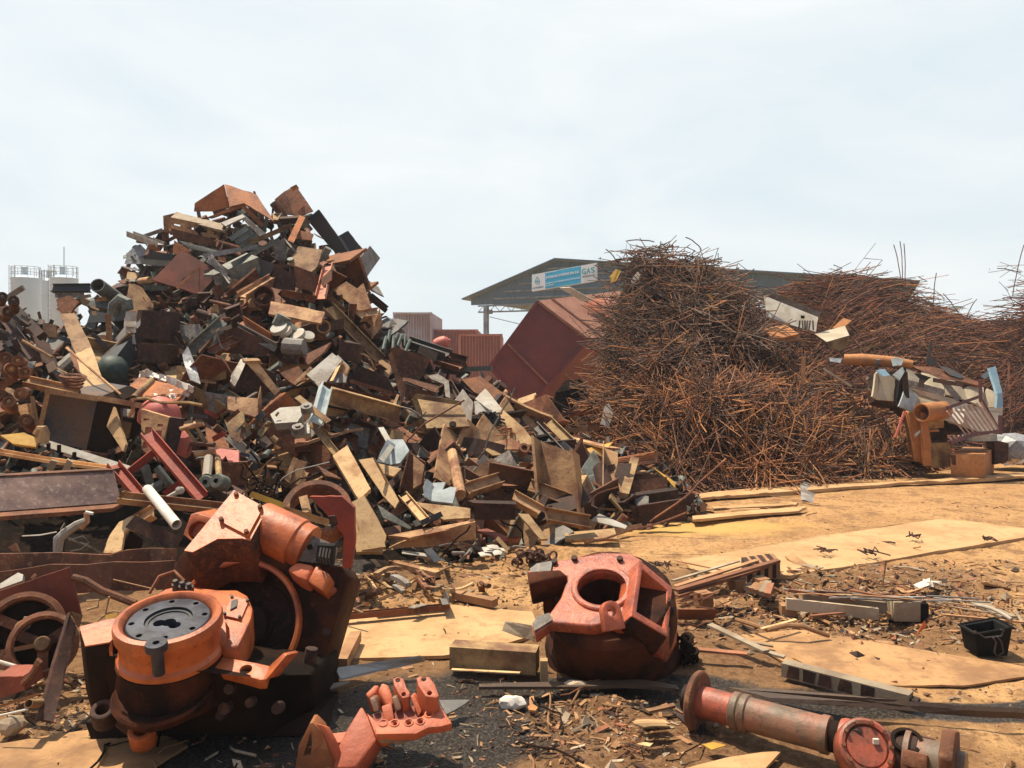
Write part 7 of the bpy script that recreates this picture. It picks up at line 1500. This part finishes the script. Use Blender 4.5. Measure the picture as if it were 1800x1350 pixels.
for u,s in((362,.19),(530,.19)):
    mb=MB(); t=(u-20)/680; a,b=P(*A7(20,180),13.0),P(*A7(700,222),12.6); extr(mb,'R',a.lerp(b,t-.03),a.lerp(b,t+.03),s); build('band',mb,'grey',rt)
rp(A7,'490,175 620,165 590,235 505,245','bluewhite','blue and white rag wrapped over the orange brown log',.5,12.5,'cloth_rag','rag',bend=.08)
rp(Z7,'485,640 555,642 545,668 490,662','bluewhite','pale blue rag at the left end of the orange log',.5,13.3,'cloth_rag','rag',bend=.08)
# crushed car body
rt=root('crushed_car',P(*A7(950,480),12.9),'crushed cream car body with a pale blue pillar in front of the far rebar heap','car')
def carp(name,s,m_,k,kx,d,th=.03,bend=.03,label=None):
    mb=MB(); plate(mb,pplane(parse(A7,s),d-.55,k,kx),th,bend=bend,jag=.01,sub=6); return build(name,mb,m_,rt,label=label)
carp('rear_panel','350,290 470,330 525,370 510,590 345,575 375,390','beige',.35,.1,12.8)
carp('rear_panel','300,545 340,320 365,300 350,575','beige',.2,.6,12.75)
carp('pillar','540,590 600,250 635,270 625,420 575,580','black',.2,.4,12.7)
carp('pillar','500,330 600,250 620,300 570,385','bluewhite',.5,.1,12.6)
for s_,k_,kx_,b_ in(('630,270 780,320 800,450 650,400',.6,.3,.05),('780,320 1010,385 1020,525 800,450',1.1,-.2,.08),('1010,385 1160,400 1250,590 1020,525',.8,.35,.05),('1160,400 1400,455 1400,655 1250,590',1.0,0,.06),('1400,455 1540,520 1590,655 1400,655',.7,-.3,.05)): carp('roof_panel',s_,'beige',k_,kx_,13.0,bend=b_)
carp('side_panel','640,420 760,450 1000,540 1250,620 1380,660 1590,660 1590,700 1200,690 1000,600 780,530 640,440','palegrey',.1,.1,12.8)
carp('door','560,640 640,430 760,530 700,700','bluewhite',.3,.2,12.6,label='pale blue door')
carp('underbody','330,300 640,290 1100,420 1590,470 1590,900 1060,890 640,720 540,640 330,590','rustdark',.3,.1,12.95,th=.2)
carp('crumpled_side','560,560 800,480 1060,560 1040,740',  'beige',.5,.15,12.72,bend=.09)
carp('crumpled_side','800,560 1240,640 1200,820 900,760','palegrey',.8,.1,12.66,bend=.09)
carp('lower_body','1040,680 1380,690 1590,700 1580,880 1380,890 1060,800','palegrey',.4,.1,12.7)
carp('roof','690,240 900,250 1100,300 1350,400 1360,440 1130,390 900,370 790,300','rust',1.2,0,13.2)
for a,b,s in(((640,410),(1010,510),.08),((1010,400),(1160,580),.07),((790,380),(780,450),.06),((900,380),(1200,430),.05),((620,300),(640,560),.06)):
    mb=MB(); extr(mb,'F',P(*A7(*a),12.10),P(*A7(*b),12.05),s*1.3,20,4,R.uniform(-.03,.03)); build('crease_rib',mb,'grey' if s>.06 else 'rustdark',rt)
bp_=[]; mb=MB(); plate(mb,[P(*A7(u,v),d) for u,v,d in((1455,262,12.25),(1520,245,12.30),(1590,520,12.05),(1535,520,12.00))],.04); build('blue_pillar',mb,'bluepaint',rt)
mb=MB(); plate(mb,[P(*A7(u,v),d) for u,v,d in((1540,515,12.00),(1588,510,12.05),(1592,655,11.95),(1530,655,11.95))],.04); build('blue_pillar',mb,'bluepaint',rt)
mb=MB(); extr(mb,'B',P(*A7(1400,355),12.35),P(*A7(1470,300),12.25),.07); build('blue_brace',mb,'bluepaint',rt)
rp(A7,'830,200 870,0 890,0 880,150 960,230 860,230','steel','dark blue torn cloth hanging on the rods above the car',.3,13.05,'cloth_rag','rag',bend=.08,th=.006)
rp(A7,'960,240 1060,260 1200,340 1180,370 1060,330','steel','dark blue sheet lying on the crushed car roof',.9,12.65,'cloth_rag','rag',bend=.06,th=.006)
rp(A7,'330,290 420,270 480,330 410,350','bluepaint','blue cloth scrap on the rear of crushed car',.7,12.05,'cloth_rag','rag',bend=.06,th=.006)
for i in range(16):
    a=(R.uniform(260,340),R.uniform(300,520)); bm(A7,a,(a[0]+R.uniform(-30,40),a[1]+R.uniform(20,60)),R.uniform(14,30),R.choice('FLB'),R.choice(('greygreen','steel','beige','rust')),'torn metal shred at the left end of crushed car',d=12.35,group='torn shreds at the rear of the crushed car')
# purple grille railing
rt=root('railing_panel',P(*A7(1320,760),12.1),'purple brown balcony railing panel leaning before the crushed car','railing')
def rr(a,b,s,nm='rail',m_='purple'):
    mb=MB(); extr(mb,'S',P(*A7(*a),11.75),P(*A7(*b),11.75),s); build(nm,mb,m_,rt)
rr((1035,660),(1365,545),.045); rr((1365,545),(1560,880),.03); rr((1365,380),(1375,600),.05); rr((1075,1005),(1280,930),.05); rr((1280,930),(1560,885),.045); rr((1565,730),(1565,920),.055); rr((1280,905),(1560,905),.03)
for i in range(9):
    t=i/8; a=(1040+330*t,690-90*t); rr(a,(a[0]+230*(1-.15*t)-20,a[1]+260+10*t),.026,'bar','railbar')
for i in range(4): rr((1060+i*0+i*45,940-i*4),(1100+i*45,1000-i*15),.026,'bar','railbar')
for i in range(10):
    a=(R.uniform(1060,1400),R.uniform(840,890)); bm(A7,a,(a[0]+R.uniform(20,60),a[1]+R.uniform(-25,25)),R.uniform(12,30),'F','white' if i%2 else 'pale','pale broken chip behind the purple railing panel',d=12.4,group='pale chips behind the railing')
# orange blocks
rt=root('orange_moulding',P(*A7(870,800),11.9),'orange hollow moulded block with a round tube on top left of the railing','block')
mb=MB(); a,b=P(*A7(785,705),11.8),P(*A7(1010,680),12.1); extr(mb,'P',a,b,.27); build('top_tube',mb,'orangeblock',rt)
mb=MB(); prism(mb,[P(*A7(u,v),11.9) for u,v in((775,690),(850,712),(862,860),(890,1010),(905,1235),(815,1235),(790,900))],V(.15,.5,0)); build('front_post',cutobj(mb,[],.02),'orangeblock',rt)
mb=MB(); prism(mb,[P(*A7(u,v),12.0) for u,v in((850,735),(1005,715),(1010,850),(850,880))],V(.1,.4,0)); build('upper_panel',mb,'olive',rt)
mb=MB(); prism(mb,[P(*A7(u,v),11.95) for u,v in((845,878),(960,872),(960,892),(845,900))],V(0,.3,0)); build('shelf',mb,'orangeblock',rt)
mb=MB(); prism(mb,[P(*A7(u,v),12.3) for u,v in((860,890),(1040,870),(1040,1000),(870,1000))],V(0,.3,0)); build('dark_cavity',mb,'rustdark',rt)
mb=MB(); prism(mb,[P(*A7(u,v),11.9) for u,v in((880,1010),(1070,1000),(1075,1240),(890,1250))],V(.05,.5,0)); build('lower_panel',mb,'olive',rt)
mb=MB(); prism(mb,[P(*A7(u,v),12.1) for u,v in((650,700),(700,685),(770,690),(785,900),(800,1200),(720,1190),(690,900))],V(.1,.4,0)); build('side_post',cutobj(mb,[],.02),'orangeblock',rt)
mb=MB(); prism(mb,[P(*A7(u,v),11.75) for u,v in((715,920),(765,880),(775,900),(725,950))],V(.03,.05,0)); build('plug',mb,'bluewhite',rt)
rt=root('orange_box',P(*A7(1290,1130),11.8),'plain orange box standing on the ground under the purple railing','box')
q=[G(*A7(1090,1250)),G(*A7(1405,1260)),G(*A7(1505,1225))]; h=(1260-1000)/5.625*11.9/F
bb=MB(); f0=P(*A7(1075,1245),11.75); f0.z=0; f1_=P(*A7(1405,1260),11.6); f1_.z=0; f2_=P(*A7(1505,1225),12.6); f2_.z=0; f3_=f0+(f2_-f1_); pr_=[f0,f1_,f2_,f3_]; prism(bb,pr_,V(0,0,h)); build('shell',cutobj(bb,[],.015),'orangeblock',rt)
mb=MB(); plate(mb,[f0+V(-.01,-.02,h*.95),f0+V(.22,-.03,h*.98),f0+V(.12,-.03,h*.55),f0+V(.02,-.02,h*.6)],.012); build('torn_corner',mb,'rustdark',rt)
mb=MB(); prism(mb,[P(*A7(u,v),11.9) for u,v in((1280,925),(1535,915),(1535,985),(1280,990))],V(0,.3,0)); build('grey_tray',mb,'bluewhite',label='grey blue tray lying on the plain orange box',cat='tray')
rp(A7,'1510,1000 1580,990 1650,1010 1640,1190 1510,1220','rustdark','dark drum side standing right of the plain orange box',0,12.3,'steel_drum','drum',th=.3)
mb=MB(); rock(mb,P(*A7(1720,1060),13.0),.5,1.1,.6,.55,seed=4); build('grey_bundle',mb,'plastic',label='grey covered bundle at the right edge behind the orange box',cat='bundle')
for i in range(9):
    px=R.uniform(1770,1800); bm(A7,(R.uniform(1600,1780),1190+R.uniform(-20,30)),(R.uniform(1650,1800),1195+R.uniform(-20,20)),R.uniform(10,30),'F',R.choice(('pale','white','tan')),'pale flat scrap on the ground right of the orange box',d=11.9,group='pale scraps right of the orange box')
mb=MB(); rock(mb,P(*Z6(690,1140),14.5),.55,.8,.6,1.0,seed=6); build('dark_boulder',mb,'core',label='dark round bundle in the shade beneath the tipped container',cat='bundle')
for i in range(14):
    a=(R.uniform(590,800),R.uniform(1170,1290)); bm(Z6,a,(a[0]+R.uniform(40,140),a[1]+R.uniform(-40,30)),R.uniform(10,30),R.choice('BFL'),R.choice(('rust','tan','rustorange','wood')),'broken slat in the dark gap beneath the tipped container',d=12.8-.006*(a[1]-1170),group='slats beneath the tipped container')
for i in range(130):
    px=R.uniform(1070,1620) if i<46 else R.uniform(1370,1640); ys=float(np.interp(px,RBA.rx,RBA.ry)); py=ys+15+R.random()*(835-ys-15); d=RBA.surf(px,py)-.22; a=R.uniform(0,6.28); l=R.uniform(8,26)
    bm(Z0,(px,py),(px+math.cos(a)*l,py+math.sin(a)*l),R.uniform(3,9),R.choice('FFBLU'),R.choice(('tan','olive','rust','rustorange','grey','pale','redbrown')),'small scrap strip caught among the rods of the near rebar heap',d=d,group='strips caught in the near rebar heap')
# ------------------------------------------------------------------ remaining pieces of the heap
KN={'I':'beam_offcut','U':'channel_offcut','L':'angle_iron','P':'steel_pipe','R':'round_bar','Q':'box_section','F':'flat_bar','B':'steel_block','T':'tee_section','G':'steel_plate'}
KC={'I':'beam stub','U':'channel','L':'angle iron','P':'pipe','R':'round bar','Q':'square tube','F':'flat bar','B':'steel block','T':'tee section','G':'plate'}
CW={'rust':'rust brown','rustdark':'dark rust','rustorange':'orange rust','tan':'dusty tan','pale':'pale dusty','olive':'olive tan','steel':'dark steel','greygreen':'grey green','grey':'grey','redbrown':'red brown'}
USED={}
def describe(px,py,kind,m_,size,tilt):
    ls=sorted(LM,key=lambda q:(q[0]-px)**2+(q[1]-py)**2)[:6]
    for deg in range(3):
        for (lx,ly,nm) in ls:
            dx,dy=px-lx,py-ly; rel=('right of' if dx>0 else 'left of') if abs(dx)>abs(dy)*1.2 else ('below' if dy>0 else 'above')
            adj={0:'',1:size+' ',2:size+' '+tilt+' '}[deg]
            s=f'{adj}{CW[m_]} {KC[kind]} {rel} {nm}'
            if len(s.split())<=16 and len(s.split())>=4 and s not in USED: USED[s]=1; return s
    return None
def inbox(px,py,sh=.0):
    for x0,y0,x1,y1 in HB:
        w_,h_=(x1-x0)*sh,(y1-y0)*sh
        if x0+w_<px<x1-w_ and y0+h_<py<y1-h_: return True
    return False
def filler(n,off,sh,smin,smax,yr=(0,1)):
    made=0; tries=0
    while made<n and tries<n*30:
        tries+=1; px=R.uniform(-40,1190); ys=float(np.interp(px,HEAP.rx,HEAP.ry)); yf=float(np.interp(px,HEAP.fx,HEAP.fy)); py=ys+4+(yf-ys)*R.uniform(*yr)**.9
        if px<330 and py>800: continue
        if inbox(px,py,sh): continue
        d=HEAP.surf(px,py)-off; sc=d/F
        ln=R.uniform(smin,smax)*(1.1 if px>600 else 1)*(.6 if px>1080 else 1); wd_=R.uniform(18,44)*(ln/80)**.4
        if py<640: m_=R.choices(('rust','rustdark','tan','steel','greygreen','grey','rustorange','redbrown'),(5,3,3.5,1.6,1.6,2,1.3,1))[0]
        elif px<260: m_=R.choices(('rust','rustdark','tan','olive','grey','steel'),(3,3,3,1.5,1,1.5))[0]
        else: m_=R.choices(('rust','rustdark','tan','pale','olive','grey','rustorange','greygreen'),(4,2.2,4.5,2.5,2,1,1,.6))[0]
        kind=R.choices('IULPRQFBTG',(5,6,6,.6,.5,1,1,.2,1,7))[0]
        th=R.uniform(0,2*math.pi); el=math.atan2(.6,1); t1=V(1,0,0); t2=V(0,math.cos(el),math.sin(el)); nn=V(0,-math.sin(el),math.cos(el))
        v=(t1*math.cos(th)+t2*math.sin(th)+nn*R.gauss(0,.35)).normalized(); c=P(px,py,d); hl=ln*sc/2
        if c.z-abs(v.z)*hl<.02: c.z=.03+abs(v.z)*hl
        mb=MB()
        if kind=='G':
            w2=R.uniform(.5,1.0)*hl; b=(nn+randdir()*.75).normalized(); a=v; s=a.cross(b).normalized(); pts=[c+a*hl*x*R.uniform(.8,1.1)+s*w2*y*R.uniform(.75,1.1) for x,y in((-1,-1),(1,-1),(1,1),(-1,1))]; plate(mb,pts,R.uniform(.012,.03),bend=R.choice((.01,.04,.1)),jag=.02)
            if R.random()<.45: 
                e=(pts[1]-pts[0]); q=b*w2*R.uniform(.3,.8); plate(mb,[pts[0]+b*.002,pts[1]+b*.002,pts[1]+q,pts[0]+q],.02,jag=.01)
        else: extr(mb,kind,c-v*hl,c+v*hl,wd_*sc*(1.5 if kind in'IU' else .8 if kind in 'PRQ' else 1),R.uniform(0,180),4,R.choice((0,0,R.uniform(-.06,.06))),(R.uniform(-.6,.6),R.uniform(-.6,.6)),twist=R.choice((0,0,R.uniform(-.4,.4))))
        size='short' if ln<60 else ('long' if ln>95 else 'mid sized'); tilt='upright' if abs(v.z)>.75 else ('level' if abs(v.z)<.25 else 'slanting')
        lab=describe(px,py,kind,m_,size,tilt); g=GRP
        if not lab: lab='%s %s wedged among the other pieces of the big scrap heap'%(CW[m_],KC[kind]); g='%s %s pieces of the big scrap heap'%(CW[m_],KC[kind])
        build(KN[kind],mb,m_,label=lab,cat=KC[kind],group=g); made+=1
filler(110,-.2,-.08,85,155)
filler(100,-.12,-.02,50,100)
filler(40,-.02,.05,24,48)
filler(14,-.12,.0,80,125,(.62,1))
for i in range(34):
    px=R.uniform(60,1150); ys=float(np.interp(px,HEAP.rx,HEAP.ry)); py=R.uniform(ys+90,975); c=P(px,py,HEAP.surf(px,py)-.45); q=[c]; v=randdir()*.07
    for j in range(7): v=(v+randdir()*.04); v.y*=.5; q.append(q[-1]+v)
    mb=MB(); tube(mb,q,R.uniform(.005,.011),5); build('loose_wire',mb,R.choice(('rust','grey','oil','tan')),label='loose bent wire curling out of the big scrap heap',cat='wire',group='loose wires on the big heap')
# small bits in the gaps, one mass
mb={m_:MB() for m_ in('rust','rustdark','greygreen')}
for i in range(3200):
    px=R.uniform(-60,1232); ys=float(np.interp(px,HEAP.rx,HEAP.ry)); yf=float(np.interp(px,HEAP.fx,HEAP.fy)); py=ys+3+(yf-ys)*R.random()
    if px<340 and py>870: continue
    d=HEAP.surf(px,py)+R.uniform(.02,.32); c=P(px,py,d); v=randdir(); hl=R.uniform(8,26)*d/F
    if c.z<.03: c.z=.03
    m_=R.choice(list(mb)); k=R.choice('FFLBUR'); extr(mb[m_],k,c-v*hl,c+v*hl,R.uniform(5,16)*d/F,R.uniform(0,180))
for m_,b_ in mb.items(): b_.smooth=False; build('scrap_bits',b_,m_,label='small %s scrap bits filling the gaps of the big heap'%CW[m_],kind='stuff',origin=(0,0,0))
for o in bpy.data.objects:
    if '_o' in o: del o['_o']
